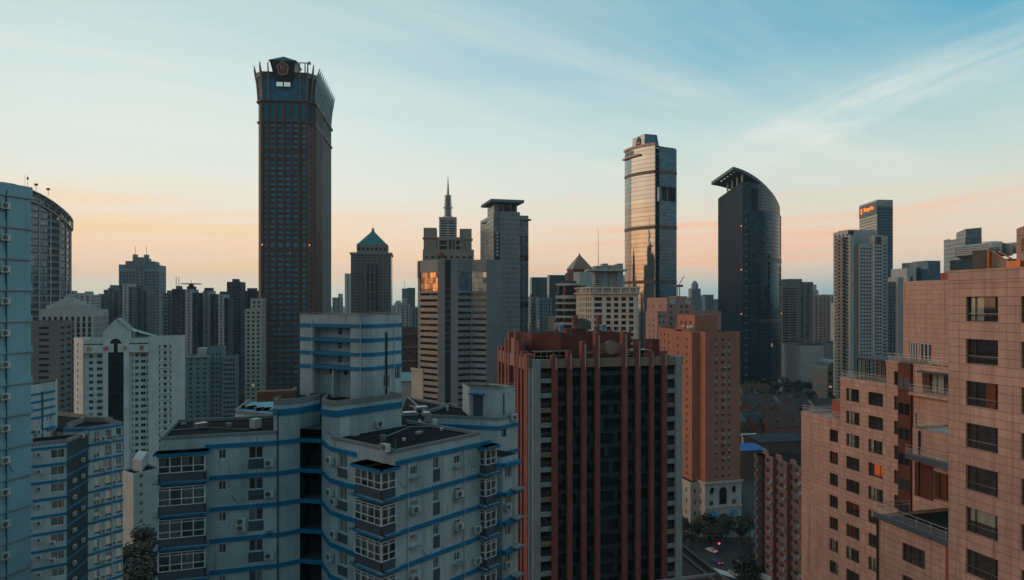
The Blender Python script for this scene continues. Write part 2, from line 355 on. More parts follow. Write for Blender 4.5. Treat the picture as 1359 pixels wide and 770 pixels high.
class Roofs(list):
    def face(s, pts, mat):
        m_ = MB(); m_.face(pts, mat); s.append(m_); return m_
class Bld:
    """One building: an empty at its base; walls, roof and windows become its parts."""
    def __init__(s, name, label, cat, base, group=None):
        s.root = thing(name, label, cat, (base[0], base[1], 0), 0, group); s.mb = MB(); s.rf = Roofs(); s.w = []; s.nwin = 0
    def face(s, A, B, z0, z1, mat, spec=None):
        """wall A->B seen from outside left to right, with recessed window openings"""
        dx, dy = B[0] - A[0], B[1] - A[1]; L = math.hypot(dx, dy); ux, uy = dx / L, dy / L; nx, ny = uy, -ux
        q = lambda x, z, d=0.0: (A[0] + ux * x - nx * d, A[1] + uy * x - ny * d, z)
        mx, my = (A[0] + B[0]) / 2, (A[1] + B[1]) / 2
        facing = (nx * -mx + ny * -my) / math.hypot(mx, my)
        if spec and facing < -.05: spec = None
        holes = spec['holes'](L, z0, z1) if spec else []
        holes = [h for h in holes if h[0] > .02 and h[1] < L - .02 and h[2] > z0 + .02 and h[3] < z1 - .02]
        d = spec.get('d', .22) if spec else 0
        fill = spec.get('fill') if spec else None
        mb = s.mb
        zs = sorted({z0, z1} | {round(h[2], 3) for h in holes} | {round(h[3], 3) for h in holes})
        for a, b in zip(zs, zs[1:]):
            if b - a < .005: continue
            mid = (a + b) / 2; cut = sorted((h[0], h[1]) for h in holes if h[2] < mid < h[3]); x = 0.0
            for h0, h1 in cut + [(L, L)]:
                if h0 - x > .005: mb.face([q(x, a), q(h0, a), q(h0, b), q(x, b)], mat, [(x, a), (h0, a), (h0, b), (x, b)])
                x = max(x, h1)
        rm = spec.get('reveal', mat) if spec else mat
        for h0, h1, a, b in holes:
            mb.face([q(h0, a), q(h1, a), q(h1, a, d), q(h0, a, d)], rm); mb.face([q(h0, b, d), q(h1, b, d), q(h1, b), q(h0, b)], rm)
            mb.face([q(h0, a, d), q(h0, b, d), q(h0, b), q(h0, a)], rm); mb.face([q(h1, a), q(h1, b), q(h1, b, d), q(h1, a, d)], rm)
            if fill: mb.face([q(h0, a, d), q(h1, a, d), q(h1, b, d), q(h0, b, d)], fill, [(h0, a), (h1, a), (h1, b), (h0, b)])
            else:
                Y = math.hypot(A[0] + ux * h0, A[1] + uy * h0); px = 680 + F * q(h0, 0)[0] / max(q(h0, 0)[1], 1); py = HZ + (H - b) / max(q(h0, 0)[1], 1) * F
                inv = 1. if (-20 < px < 1380 and -20 < py < 780) else .001
                s.w.append(((h1 - h0) * (b - a) / Y / Y * max(facing, .02) * inv, q(h0, a), math.atan2(uy, ux), h1 - h0, b - a, spec, d))
        return L
    def poly(s, pts, z0, z1, mat, specs=None, roof=None, parapet=0.0, pmat=None, pt=.3):
        specs = specs or {}
        for i in range(len(pts)):
            m_ = specs.get(('m', i), mat)
            s.face(pts[i], pts[(i + 1) % len(pts)], z0, z1, m_, specs.get(i, specs.get('all')))
        rf = s.rf.face([(p[0], p[1], z1 - (parapet if parapet else 0)) for p in pts], roof or K['roof'])
        if parapet:                                            # inner faces and the top of the upstand
            n = len(pts); ins = inset(pts, pt)
            for i in range(n):
                j = (i + 1) % n
                rf.face([(ins[j][0], ins[j][1], z1 - parapet), (ins[i][0], ins[i][1], z1 - parapet), (ins[i][0], ins[i][1], z1), (ins[j][0], ins[j][1], z1)], pmat or mat)
                rf.face([(pts[i][0], pts[i][1], z1), (pts[j][0], pts[j][1], z1), (ins[j][0], ins[j][1], z1), (ins[i][0], ins[i][1], z1)], pmat or mat)
    def done(s, limit=100, wall='wall', roof='roof'):
        if s.mb.f: s.mb.build(wall, s.root)
        for r_ in s.rf: r_.build(roof, s.root)
        s.w.sort(key=lambda e: -e[0]); rest = MB(); o0 = s.root.location
        for k, (_, p, a, w, h, spec, d) in enumerate(s.w):
            fm, pm = spec.get('fm', K['frame']), spec.get('pm', K['pane']); near = spec.get('near')
            nv, nt = spec.get('nv', 2), spec.get('nt', 0)
            if k < limit:
                me, pg = win_mesh(w, h, d, fm, K['clear'] if near else pm, nv, nt, spec.get('fw', .07), not near)
                o = link('window', me, s.root, (p[0] - o0[0], p[1] - o0[1], p[2]), a)
                if near:
                    link('pane', pg, o)
                    r = random.random()
                    if r < spec.get('cur', .7): link('curtain', curtain_mesh(w, h, d, K['curtainb'] if random.random() < spec.get('brown', .0) else K['curtainw'], random.randrange(4)), o)
            else:
                c, sn = math.cos(a), math.sin(a)
                g = lambda x, y, z: (p[0] + c * x - sn * y, p[1] + sn * x + c * y, p[2] + z)
                rest.face([g(0, d, 0), g(w, d, 0), g(w, d, h), g(0, d, h)], pm)
                f_ = .07
                for x0, x1, z0, z1 in ((0, w, 0, f_), (0, w, h - f_, h), (0, f_, f_, h - f_), (w - f_, w, f_, h - f_), (w / 2 - .03, w / 2 + .03, f_, h - f_)):
                    rest.face([g(x0, d - .04, z0), g(x1, d - .04, z0), g(x1, d - .04, z1), g(x0, d - .04, z1)], fm)
        if rest.f: rest.build('window', s.root)['kind'] = 'stuff'
        return s.root
def inset(pts, t):
    n = len(pts); out = []
    for i in range(n):
        a, b, c = Vector(pts[i - 1]), Vector(pts[i]), Vector(pts[(i + 1) % n])
        d1, d2 = (b - a).normalized(), (c - b).normalized(); n1, n2 = Vector((-d1.y, d1.x)), Vector((-d2.y, d2.x))
        k = 1 + n1.dot(n2); out.append(tuple(b + (n1 + n2) * (t / max(k, .3))))
    return out
def grid(cols, fh, h, sill, top=0.6, z_start=None, bot=0., skip=None):
    """cols: list of (centre share 0..1, width) or function of L; floors of height fh from the top of the wall down"""
    def f(L, z0, z1):
        cc = cols(L) if callable(cols) else [(s * L, w) for s, w in cols]
        out = []; z = (z1 if z_start is None else z_start) - top - fh; k = 0
        while z > z0 + bot:
            for j, (x, w) in enumerate(cc):
                if not (skip and skip(k, j)): out.append((x - w / 2, x + w / 2, z + sill, z + sill + h))
            z -= fh; k += 1
            if k > 90: break
        return out
    return f
def even(n, w, m=.5):
    def f(L): 
        s = (L - 2 * m) / n; return [(m + s * (i + .5), min(w, s * .92)) for i in range(n)]
    return f
def every(step, w, m=.6):
    def f(L):
        n = max(1, int((L - 2 * m) / step)); s = (L - 2 * m) / n; return [(m + s * (i + .5), w) for i in range(n)]
    return f
def ribbon(m=.4): return lambda L: [(L / 2, L - 2 * m)]

# ================================================================ SETTING
gm = NT('ground'); _o = gm.obj(); _n = gm.noise(_o, .02, 6., .65)
gm.set(Base_Color=gm.mix(gm.mr(_n, .35, .65), (.030, .036, .028, 1), (.060, .060, .056, 1)), Roughness=.95)
mb = MB(); mb.face([(-14000, -3000, 0), (14000, -3000, 0), (14000, 16000, 0), (-14000, 16000, 0)], gm.mat); tag(mb.build('ground'), kind='structure')
asphalt = plaster('asphalt', (.045, .045, .047), streak=.0)
paint = flat('road_paint', (.55, .55, .52), .7); kerbm = flat('kerb_stone', (.20, .20, .19), .9)

def text_mesh(s, size, depth, mat, name='lettering'):
    cu = bpy.data.curves.new('lettering', 'FONT'); cu.body = s; cu.size = size; cu.extrude = depth; cu.align_x = 'CENTER'; cu.align_y = 'CENTER'; cu.resolution_u = 3
    o = bpy.data.objects.new('lettering', cu); COL.objects.link(o)
    dg = bpy.context.evaluated_depsgraph_get(); me = bpy.data.meshes.new_from_object(o.evaluated_get(dg)); bpy.data.objects.remove(o)
    me.name = name; me.materials.clear(); me.materials.append(mat); return me
def on_wall(name, me, parent, p, z, a):        # stand a flat XY mesh up on a wall whose direction is a (radians)
    o = link(name, me, parent, (p[0] - parent.location[0], p[1] - parent.location[1], z)); o.rotation_euler = (R(90), 0, a); return o

# ================================================================ FAR AND MIDDLE BUILDINGS
def spec(cols, fh=3.0, h=1.5, sill=.9, top=1.0, d=.25, fill=None, **k):
    return dict(holes=grid(cols, fh, h, sill, top, **{q: k.pop(q) for q in ('z_start', 'bot', 'skip') if q in k}), d=d, fill=fill, **k)
PF = K['panefar']
def resid(step=3.6, w=1.7, fh=3.0, h=1.5, **k): return spec(every(step, w), fh, h, .9, fill=PF, **k)
def strip_h(step=4., w=2.6, fh=3.0, h=1.2, **k): return spec(every(step, w, .3), fh, h, .9, fill=PF, **k)
def simple(name, label, cat, pts, z1, mat, specs, group=None, parapet=1.0, roof=None):
    b = Bld(name, label, cat, pts[0], group); b.poly(pts, 0, z1, mat, specs, roof or K['roof'], parapet); return b
def top_box(b, pts, z0, z1, mat, name='rooftop_block'):
    mb = MB(); mb.prism(pts, z0, z1, mat, bottom=False); return mb.build(name, b.root)
def warn(b, p, z, r=.9):
    mb = MB()
    for i in range(6):
        for j in range(4):
            f = lambda i, j: (p[0] + r * math.cos(i * math.pi / 3) * math.sin(j * math.pi / 4), p[1] + r * math.sin(i * math.pi / 3) * math.sin(j * math.pi / 4), z + r * math.cos(j * math.pi / 4))
            mb.face([f(i, j + 1), f(i + 1, j + 1), f(i + 1, j), f(i, j)], K['warn'])
    return mb.build('warning_light', b.root)
def sub(C, th, x0, x1, y0, y1):                # sub rectangle of a plan given its front-left corner and direction
    g = lambda x, y: go(go(C, th, x), th + 90, y); return [g(x0, y0), g(x1, y0), g(x1, y1), g(x0, y1)]

m_tan = plaster('tan_concrete', (.27, .24, .21), streak=.3)
m_taupe = plaster('taupe_wall', (.22, .20, .19), streak=.2)
m_pale = plaster('pale_grey_wall', (.48, .49, .47), streak=.2)
m_bluegrey = plaster('blue_grey_wall', (.20, .25, .29), streak=.15)
m_dkblue = plaster('dark_blue_wall', (.075, .10, .13), streak=.1)
m_brown = plaster('brown_granite', (.135, .082, .068), streak=.1, rough=.5)
m_pink = plaster('pale_pink_wall', (.42, .25, .21), streak=.2)
m_orange = plaster('orange_brick_wall', (.40, .17, .115), streak=.2)
m_redb = plaster('red_granite', (.30, .085, .065), streak=.2, rough=.6)
g_blue = curtain('blue_curtain_glass', (.10, .20, .28), 2.0, 4.0, mh=.6, mw=.15, metal=.8, lit=.004)
g_dark = curtain('dark_curtain_glass', (.045, .085, .13), 1.6, 4.0, mull=(.015, .02, .028), mh=.35, mw=.12, metal=.75, lit=.003)
g_green = curtain('green_grey_curtain_glass', (.20, .26, .27), 2.4, 4.0, mull=(.10, .12, .12), mh=.5, mw=.2, metal=.7)
g_teal = curtain('teal_far_glass', (.10, .19, .24), 5, 4.0, mh=1.0, mw=.4, metal=.6)

# ---- left: curved glass tower with an arched canopy roof
def curved_glass():
    Y = 430.; C = (-328.6, 440.); Rr = 37.
    b = Bld('curved_glass_tower', 'round glass tower with white grid and a curved lattice roof, at far left', 'office tower', C)
    gm_ = flat('pale_mullion', (.42, .43, .42), .5); gl = curtain('curved_blue_glass', (.10, .17, .22), 1.5, 4.3, mull=(.10, .13, .15), metal=.6, mw=.1, mh=1.2, tilt=.015, lit=.01)
    a0, a1, n = -150, 60, 30; pt = lambda a, r=Rr: (C[0] + r * math.cos(R(a)), C[1] + r * math.sin(R(a)))
    zt = lambda p: 162.5 - .0113 * max(0., (p[0] - C[0]) * .813 + (p[1] - C[1]) * .582) ** 2
    mb = MB(); u = 0; step = (a1 - a0) / n
    for i in range(n):
        a, c = pt(a0 + i * step), pt(a0 + (i + 1) * step); L = math.dist(a, c); za, zc = zt(a) - 7, zt(c) - 7
        mb.face([(*a, 0), (*c, 0), (*c, zc), (*a, za)], gl, [(u, 0), (u + L, 0), (u + L, zc), (u, za)], True); u += L
    mb.build('glass_facade', b.root, weld=True)
    for k in range(0, 19):                     # vertical ribs
        a = -150 + k * 11.5; p = pt(a, Rr + .3); m_ = MB(); m_.tube((*p, 0), (*p, zt(p) - 7), .38, gm_, 6); m_.build('mullion', b.root)
    for k in range(0, 36):                     # floor rings
        z = 4 + k * 4.3; m_ = MB()
        for i in range(n):
            a, c = pt(a0 + i * step, Rr + .45), pt(a0 + (i + 1) * step, Rr + .45); ai, ci = pt(a0 + i * step, Rr - .2), pt(a0 + (i + 1) * step, Rr - .2)
            if z > min(zt(a), zt(c)) - 7.4: continue
            m_.prism([a, c, ci, ai], z - .2, z + .2, gm_)
        if m_.f: m_.build('floor_ring', b.root)
    ca = MB(); lo = MB()
    for i in range(n):                         # canopy: top skin, lower ring and lattice between
        a, c = pt(a0 + i * step, Rr + 1.5), pt(a0 + (i + 1) * step, Rr + 1.5); ai, ci = pt(a0 + i * step, Rr - 2), pt(a0 + (i + 1) * step, Rr - 2)
        za, zc = zt(a), zt(c)
        ca.prism([a, c, ci, ai], [za - .6, zc - .6, zc - .6, za - .6], [za, zc, zc, za], gm_)
        lo.prism([a, c, ci, ai], [za - 7.3, zc - 7.3, zc - 7.3, za - 7.3], [za - 6.6, zc - 6.6, zc - 6.6, za - 6.6], gm_)
        for q, w_ in ((a, za), (c, zc)): lo.tube((*q, w_ - 7), (*q, w_), .18, gm_, 5)
        lo.tube((*a, za - 6.8), (*c, zc - .4), .15, gm_, 5)
        for s_ in (2.2, 4.4): lo.tube((*a, za - s_), (*c, zc - s_), .14, gm_, 5)
    ca.build('canopy', b.root); lo.build('canopy_lattice', b.root)
    sc_ = MB(); u = 0
    for i in range(n):
        a, c = pt(a0 + i * step, Rr - .8), pt(a0 + (i + 1) * step, Rr - .8); L = math.dist(a, c); sc_.face([(*a, zt(a) - 7.2), (*c, zt(c) - 7.2), (*c, zt(c) - .6), (*a, zt(a) - .6)], gl, [(u, 0), (u + L, 0), (u + L, 6.6), (u, 6.6)]); u += L
    sc_.build('canopy_screen', b.root)
    rf = MB(); rf.face([(*pt(a0 + i * step, Rr - 1), zt(pt(a0 + i * step)) - 7.1) for i in range(n + 1)], K['roof']); rf.build('roof', b.root)
    for px in (48, 64):
        p = P(px, Y - 15); z = zt(p); m_ = MB(); m_.tube((*p, z - 1), (*p, z + 2.2), .15, K['metal'], 5); m_.prism([(p[0] - .8, p[1] - .5), (p[0] + .8, p[1] - .5), (p[0] + .8, p[1] + .5), (p[0] - .8, p[1] + .5)], z + 2.2, z + 3.4, K['darkframe']); m_.build('roof_lamp', b.root)
    b.done()
curved_glass()

# ---- left cluster
def stepped_block():
    C = P(53, 398); th = 12; w = along(C, th, 124)
    b = simple('office_block', 'grey office block with tall dark window strips and a stepped pyramid roof', 'office building', rect(C, th, w, 24), Z(411, 398), m_pale,
               {'all': spec(every(3.0, 1.5), 3.4, 2.9, .3, 4., fill=PF)})
    top_box(b, sub(C, th, 2, w * .78, 3, 22), Z(411, 398) - 1, Z(405, 398), m_pale)
    z = Z(405, 398)
    for k in range(7): top_box(b, sub(C, th, 3.5 + k * 1.5, w * .68 - k * 1.5, 4 + k * 1.0, 20 - k * 1.0), z + k * .95 - .1, z + k * .95 + .8, m_pale, 'stepped_roof')
    b.done()
    b = simple('brown_office_block', 'brown slab block with small window bands, in front of the grey office block', 'office building', rect_px(38, 78, 372, 12, 18), Z(426, 372), m_taupe,
               {'all': spec(every(7, 5.), 3.4, 1.3, .9, 2., fill=PF)})
    b.done()
stepped_block()
def cluster():
    m_clust = plaster('cool_grey_wall', (.16, .18, .20), streak=.2)
    rows = [  # left px, right px, top py, depth, label
        (104, 121, 391, 640, 'low pale apartment tower beside the stepped pyramid roof'),
        (123, 138, 394, 690, 'narrow brown apartment tower with a flat top, left of three stepped towers'),
        (137, 158, 382, 720, 'taupe striped apartment tower, leftmost of the stepped towers before the blue skyscraper'),
        (157, 176, 376.5, 700, 'tallest striped apartment tower with pale vertical piers, before the blue skyscraper'),
        (174, 195, 382, 715, 'taupe apartment tower at the foot of the blue skyscraper on its right'),
        (216, 228, 389, 760, 'thin dark apartment tower with orange roof edge, right of the blue skyscraper'),
        (228, 240, 383.5, 655, 'dark blue apartment tower with twin roof masts, left of the helipad tower'),
        (239, 262, 384, 645, 'apartment tower carrying a round helipad disc on its roof'),
        (262, 286, 386, 660, 'dark apartment tower with a pale window stripe, right of the helipad tower'),
        (284, 303, 391, 640, 'lower dark blue apartment tower with a pale window stripe'),
        (301, 320, 374, 690, 'dark blue tower with a plain square crown rising above its neighbours'),
        (318, 347, 386, 720, 'wide dark blue apartment slab next to the tall brown skyscraper')]
    for i, (l, r, t, Y, lab) in enumerate(rows):
        mat = [m_pale, m_clust, m_clust, m_clust, m_clust, m_clust, m_dkblue, m_dkblue, m_dkblue, m_dkblue, m_dkblue, m_dkblue][i]
        pts = rect_px(l, r, Y, 10, 22); C = pts[0]; w = math.dist(pts[0], pts[1]); z1 = Z(t, Y)
        b = Bld('apartment_tower', lab, 'apartment tower', C, 'apartment towers of the left cluster')
        pier = m_pale if i in (3, 6, 7, 8, 9) else mat
        if i in (1, 2, 3, 4, 7, 8, 9):         # pale projecting pier strip with windows, dark recessed flanks
            q = w * .30
            b.poly(sub(C, 10, 0, q, 1.2, 22), 0, z1 - 2, mat, {0: resid(3.2, 1.8)}, None, 1)
            b.poly(sub(C, 10, q, w - q, 0, 22), 0, z1, pier, {0: resid(3.0, 1.2, h=1.9)}, None, 1)
            b.poly(sub(C, 10, w - q, w, 1.2, 22), 0, z1 - 3, mat, {0: resid(3.2, 1.8), 1: resid(3.6, 1.6)}, None, 1)
        else: b.poly(pts, 0, z1, mat, {'all': resid(3.4, 1.9) if i != 10 else strip_h()}, None, 1)
        top_box(b, sub(C, 10, w * .3, w * .7, 5, 14), z1 - 1, z1 + 3.0, mat)
        if i == 7:
            c = go(go(C, 10, w * .5), 100, 8); m_ = MB(); m_.tube((*c, z1), (*c, z1 + 5), 2.2, m_taupe, 12); m_.tube((*c, z1 + 5), (*c, z1 + 5.7), 9.5, m_taupe, 24); m_.tube((*c, z1 + 5.7), (*c, z1 + 9), .25, K['metal'], 5); m_.build('helipad', b.root)
        if i == 6:
            for s_ in (.3, .6):
                c = go(go(C, 10, w * s_), 100, 5); m_ = MB(); m_.tube((*c, z1), (*c, z1 + 12), .3, K['metal'], 5); m_.build('mast', b.root)
        if i == 5:
            m_ = MB()
            for k in range(14): m_.prism(sub(C, 10, -.5, w * .6, -.5, 8), z1 - 4 - k * 4, z1 - 2.6 - k * 4, K['concrete'])
            m_.build('balcony', b.root)
        b.done()
cluster()
def blue_sky():
    Y = 900; C = P(157, Y); th = 14; w = along(C, th, 211); z = Z(351, Y)
    b = Bld('skyscraper', 'tall blue grey skyscraper with stepped top and twin rooftop masts, left skyline', 'skyscraper', C)
    b.poly(sub(C, th, 0, w * .40, 2, 38), 0, z, m_bluegrey, {'all': spec(every(3.2, 1.6), 4, 2.2, .9, 9, fill=PF)}, None, 1)
    b.poly(sub(C, th, w * .40, w * .63, 0, 36), 0, Z(341, Y), m_bluegrey, {'all': spec(every(5, 1.4), 4, 2., .9, 12, fill=PF)}, None, 1)
    b.poly(sub(C, th, w * .63, w, 2, 38), 0, z, m_bluegrey, {'all': spec(every(3.2, 1.6), 4, 2.2, .9, 9, fill=PF)}, None, 1)
    top_box(b, sub(C, th, w * .14, w * .86, 6, 32), z - 1, Z(346, Y), m_bluegrey, 'upper_step')
    for s_ in (.36, .64):
        c = go(go(C, th, w * s_), th + 90, 10); m_ = MB(); m_.tube((*c, z), (*c, Z(337, Y)), 3.2, m_bluegrey, 14); m_.tube((*c, Z(337, Y)), (*c, Z(326, Y)), .3, K['metal'], 5); m_.build('roof_drum', b.root)
    cr = MB(); cr.prism(sub(C, th, -.6, w + .6, 1.4, 3), z - 7.5, z - 6.6, m_pale); cr.build('cornice', b.root)
    b.done()
blue_sky()
def bluegrey_res():
    Y = 430; C = P(247, Y); th = 15; w = along(C, th, 313)
    b = Bld('apartment_slab', 'blue grey apartment slab with a dark recess, behind the white arched tower', 'apartment building', C)
    z = Z(472, Y)
    b.poly(sub(C, th, 0, w * .46, 0, 16), 0, z, m_bluegrey, {0: spec(every(3.3, 1.8), 3, 1.6, .8, 1.2, pm=PF)}, None, 1)
    b.poly(sub(C, th, w * .46, w * .72, 4, 18), 0, Z(462, Y), m_bluegrey, {0: spec(even(3, 1.2), 3, 1.4, .8, 3, fill=PF)}, None, 1)
    b.poly(sub(C, th, w * .72, w, 1, 16), 0, Z(474, Y), m_bluegrey, {'all': spec(even(4, 1.4), 3, 1.5, .8, 1.2, fill=PF)}, None, 1)
    top_box(b, sub(C, th, w * .20, w * .38, 4, 12), z - 1, Z(463, Y), m_pale)
    r = MB(); r.prism(sub(C, th, -.4, w * .46 + .4, -.5, .3), z - 1.1, z - .4, m_pale); r.build('cornice', b.root); b.done()
    Y = 480; C = P(325, Y); w = along(C, 10, 347)
    b = Bld('cream_apartment_tower', 'cream apartment tower half hidden by the tall brown skyscraper', 'apartment building', C)
    b.poly(sub(C, 10, 0, w, 0, 18), 0, Z(410, Y), K['cream'], {'all': spec(every(3.0, 1.6), 3, 1.6, .8, 1.4, fill=PF)}, None, 1)
    b.poly(sub(C, 10, 3.2, w, 3, 18), Z(410, Y) - 1, Z(396, Y), K['cream'], {'all': spec(every(3.0, 1.6), 3, 1.6, .8, 1.4, fill=PF)}, None, 1)
    b.done()
bluegrey_res()

# ---- white tower with an arched gable and red lettering
def white_arch():
    Y = 312; A = P(110, Y); th = 20; X = lambda px: along(A, th, px); W = X(241)
    b = Bld('white_arched_tower', 'white apartment tower with gabled crown, dark arched glass strip and red lettering', 'apartment building', A)
    mat = plaster('white_tower_render', (.62, .67, .65), streak=.35)
    zt = Z(450, Y); zband = Z(469, Y)
    x1, x2, x3 = X(137), X(171.5), X(197)
    wl = spec(lambda L: [(L * .36, 1.7), (L * .77, 2.0), (L * .93, .5)], 3.0, 1.5, .9, 0, z_start=zband - .2, pm=PF, nv=2)
    wr = spec(lambda L: [(L * .14, .55), (L * .36, 1.5), (L * .70, 2.1), (L * .92, .6)], 3.0, 1.5, .9, 0, z_start=zband - .2, pm=PF)
    P0 = P(98, Y + 9); g = lambda x, y: go(go(A, th, x), th + 90, y)
    b.poly([P0, A, g(0, 15), go(P0, th + 90, 8)], 0, zt + .2, mat, {0: spec(lambda L: [(L * .45, 1.4), (L * .8, .6)], 3.0, 1.7, .7, 1.6, pm=PF)}, None, .8)
    b.poly(sub(A, th, 0, x1, 1.5, 15), 0, zt, mat, {0: wl}, None, .8)
    b.poly(sub(A, th, x2, x3, 1.5, 15), 0, zt, mat, {0: wr}, None, .8)
    b.poly(sub(A, th, x3, W, 0, 15), 0, Z(448.6, Y), mat, {0: spec(lambda L: [(L * .335, .7), (L * .50, 1.6), (L * .66, .8)], 3.0, 1.55, .8, 3.2, pm=PF)}, None, .8)
    # central gabled body: a dark glass strip runs up into the arch
    ze, za = Z(439.5, Y), Z(423.5, Y); f0 = -.7
    s0, s1 = X(143.4), X(164.4); c = X(154); zs = Z(468.5, Y); zc = Z(457, Y); ra = 2.35
    body = MB(); q = lambda x, y, z: (*g(x, y), z)
    body.face([q(x1, f0, 0), q(s0, f0, 0), q(s0, f0, zs), q(x1, f0, zs)], mat); body.face([q(s1, f0, 0), q(x2, f0, 0), q(x2, f0, zs), q(s1, f0, zs)], mat)
    body.face([q(x1, f0, zs), q(c - .8, f0, zs), q(c - .8, f0, zc), q(x1, f0, zc)], mat); body.face([q(c + .8, f0, zs), q(x2, f0, zs), q(x2, f0, zc), q(c + .8, f0, zc)], mat)
    N = 16; arc = [(c - ra * math.cos(math.pi * i / N), zc + ra * math.sin(math.pi * i / N)) for i in range(N + 1)]
    body.face([q(x1, f0, zc), q(c - ra, f0, zc)] + [q(x, f0, z) for x, z in arc[1:N // 2 + 1]] + [q(c, f0, za), q(x1, f0, ze)], mat)
    body.face([q(c + ra, f0, zc), q(x2, f0, zc), q(x2, f0, ze), q(c, f0, za)] + [q(x, f0, z) for x, z in arc[N // 2:N]], mat)
    for xa, xb in ((x1, x1), (x2, x2)):
        pass
    body.face([q(x1, 15, 0), q(x1, f0, 0), q(x1, f0, ze), q(x1, 15, ze)], mat); body.face([q(x2, f0, 0), q(x2, 15, 0), q(x2, 15, ze), q(x2, f0, ze)], mat)
    for x in (s0, s1): body.face([q(x, f0, 0), q(x, f0 + 1.2, 0), q(x, f0 + 1.2, zs), q(x, f0, zs)], mat)
    for (xa, z_a), (xb, z_b) in zip(arc, arc[1:]): body.face([q(xa, f0, z_a), q(xb, f0, z_b), q(xb, f0 + 1, z_b), q(xa, f0 + 1, z_a)], mat)
    body.build('gabled_front', b.root)
    gl = MB(); dk = curtain('dark_strip_glass', (.018, .024, .028), 1.2, 3.0, mull=(.012, .014, .016), metal=.2, mw=.08, mh=.2, rough=.2)
    gl.face([q(s0, f0 + 1.2, 0), q(s1, f0 + 1.2, 0), q(s1, f0 + 1.2, zs), q(s0, f0 + 1.2, zs)], dk); gl.face([q(c - 2.5, f0 + .9, zs - .2), q(c + 2.5, f0 + .9, zs - .2), q(c + 2.5, f0 + .9, zc + 2.5), q(c - 2.5, f0 + .9, zc + 2.5)], dk); gl.build('glass_strip', b.root)
    ring = MB()
    for i in range(N):
        t0, t1 = math.pi * i / N, math.pi * (i + 1) / N
        for r0, r1, y in ((ra, ra + .5, f0 - .18),):
            pts = [(c - r0 * math.cos(t0), zc + r0 * math.sin(t0)), (c - r1 * math.cos(t0), zc + r1 * math.sin(t0)), (c - r1 * math.cos(t1), zc + r1 * math.sin(t1)), (c - r0 * math.cos(t1), zc + r0 * math.sin(t1))]
            ring.face([q(x, y, z) for x, z in pts], mat); ring.face([q(pts[1][0], y, pts[1][1]), q(pts[1][0], f0, pts[1][1]), q(pts[2][0], f0, pts[2][1]), q(pts[2][0], y, pts[2][1])], mat)
            ring.face([q(pts[0][0], y, pts[0][1]), q(pts[0][0], f0, pts[0][1]), q(pts[3][0], f0, pts[3][1]), q(pts[3][0], y, pts[3][1])], mat)
    ring.build('arch_moulding', b.root)
    rf = MB(); tr = plaster('ribbed_roof', (.20, .21, .20), streak=.4)
    rf.face([q(c, f0 - .3, za + .1), q(x1 - .3, f0 - .3, ze - .2), q(x1 - .3, 15, ze - .2), q(c, 15, za + .1)], tr); rf.face([q(x2 + .3, f0 - .3, ze - .2), q(c, f0 - .3, za + .1), q(c, 15, za + .1), q(x2 + .3, 15, ze - .2)], tr)
    rf.face([q(x2, 15, ze), q(c, 15, za), q(x1, 15, ze)], mat)
    for k in range(7):
        s_ = (k + .5) / 7; rf.tube(q(c, .5 + 13 * s_, za + .25), q(x2 + .3, .5 + 13 * s_, ze - .05), .12, mat, 4)
    rf.build('gable_roof', b.root)
    lean = MB()                                 # the sloping roof fins to the right of the gable
    for y in (5.5, 8., 10.5): lean.face([q(x2 + .1, y, ze - .2), q(x3 + 2.5, y, zt + .3), q(x3 + 2.5, y + .8, zt + .3), q(x2 + .1, y + .8, ze + .5)], mat); lean.face([q(x2 + .1, y + .8, ze + .5), q(x3 + 2.5, y + .8, zt + .3), q(x3 + 2.5, y + 2.4, zt + .3), q(x2 + .1, y + 2.4, ze + .3)], tr)
    lean.build('sloping_roof', b.root)
    band = MB()
    for xa, xb in ((.05, x1 - .05), (x2 + .05, x3 - .05)):
        band = MB(); band.obox(g(xa, 1.45), g(xb, 1.45), 0, 2.0, zband, Z(458.2, Y), mat); band.build('sign_band', b.root)
        band = MB(); band.obox(g(xa, 1.45), g(xb, 1.45), .4, 1.6, Z(456.6, Y), zt - .1, mat); band.build('parapet_band', b.root)
    mz = MB()
    for xa, xb in ((.1, x1 - .1), (x2 + .1, x3 - .1)):
        n = 3
        for k in range(n):
            L = (xb - xa) / n; mz.obox(g(xa + L * (k + .1), 1.45), g(xa + L * (k + .9), 1.45), -.5, .3, Z(458.0, Y), Z(456.7, Y), K['pane'])
    mz.build('parapet_slot', b.root)
    red = flat('red_lettering', (.55, .09, .05), .5)
    zc_ = Z(463.6, Y)
    for ch, px, yo in (('吉', 118.6, -.66), ('城', 141, -.85), ('大', 166.6, -.85), ('厦', 188.4, -.66)):
        on_wall('character', text_mesh(ch, 2.3, .06, red, 'character'), b.root, g(X(px), yo), zc_, R(th))
    m_ = MB(); p = g(X(181), 3); m_.tube((*p, zt - 1), (*p, zt + 3.4), .16, K['black'], 6); m_.box(p[0] - .5, p[0] + .5, p[1] - .3, p[1] + .3, zt + 1.6, zt + 2.8, K['black']); m_.build('antenna', b.root)
    for k in range(19):                        # balconies of the right wing, each its own slab
        m_ = MB(); z = Z(448.6, Y) - 3.2 - 3.0 * (k + 1) + .45; m_.obox(g(x3 + (W - x3) * .30, 0), g(x3 + (W - x3) * .70, 0), 0, .5, z, z + .35, mat); m_.build('balcony_slab', b.root)
    b.done()
white_arch()

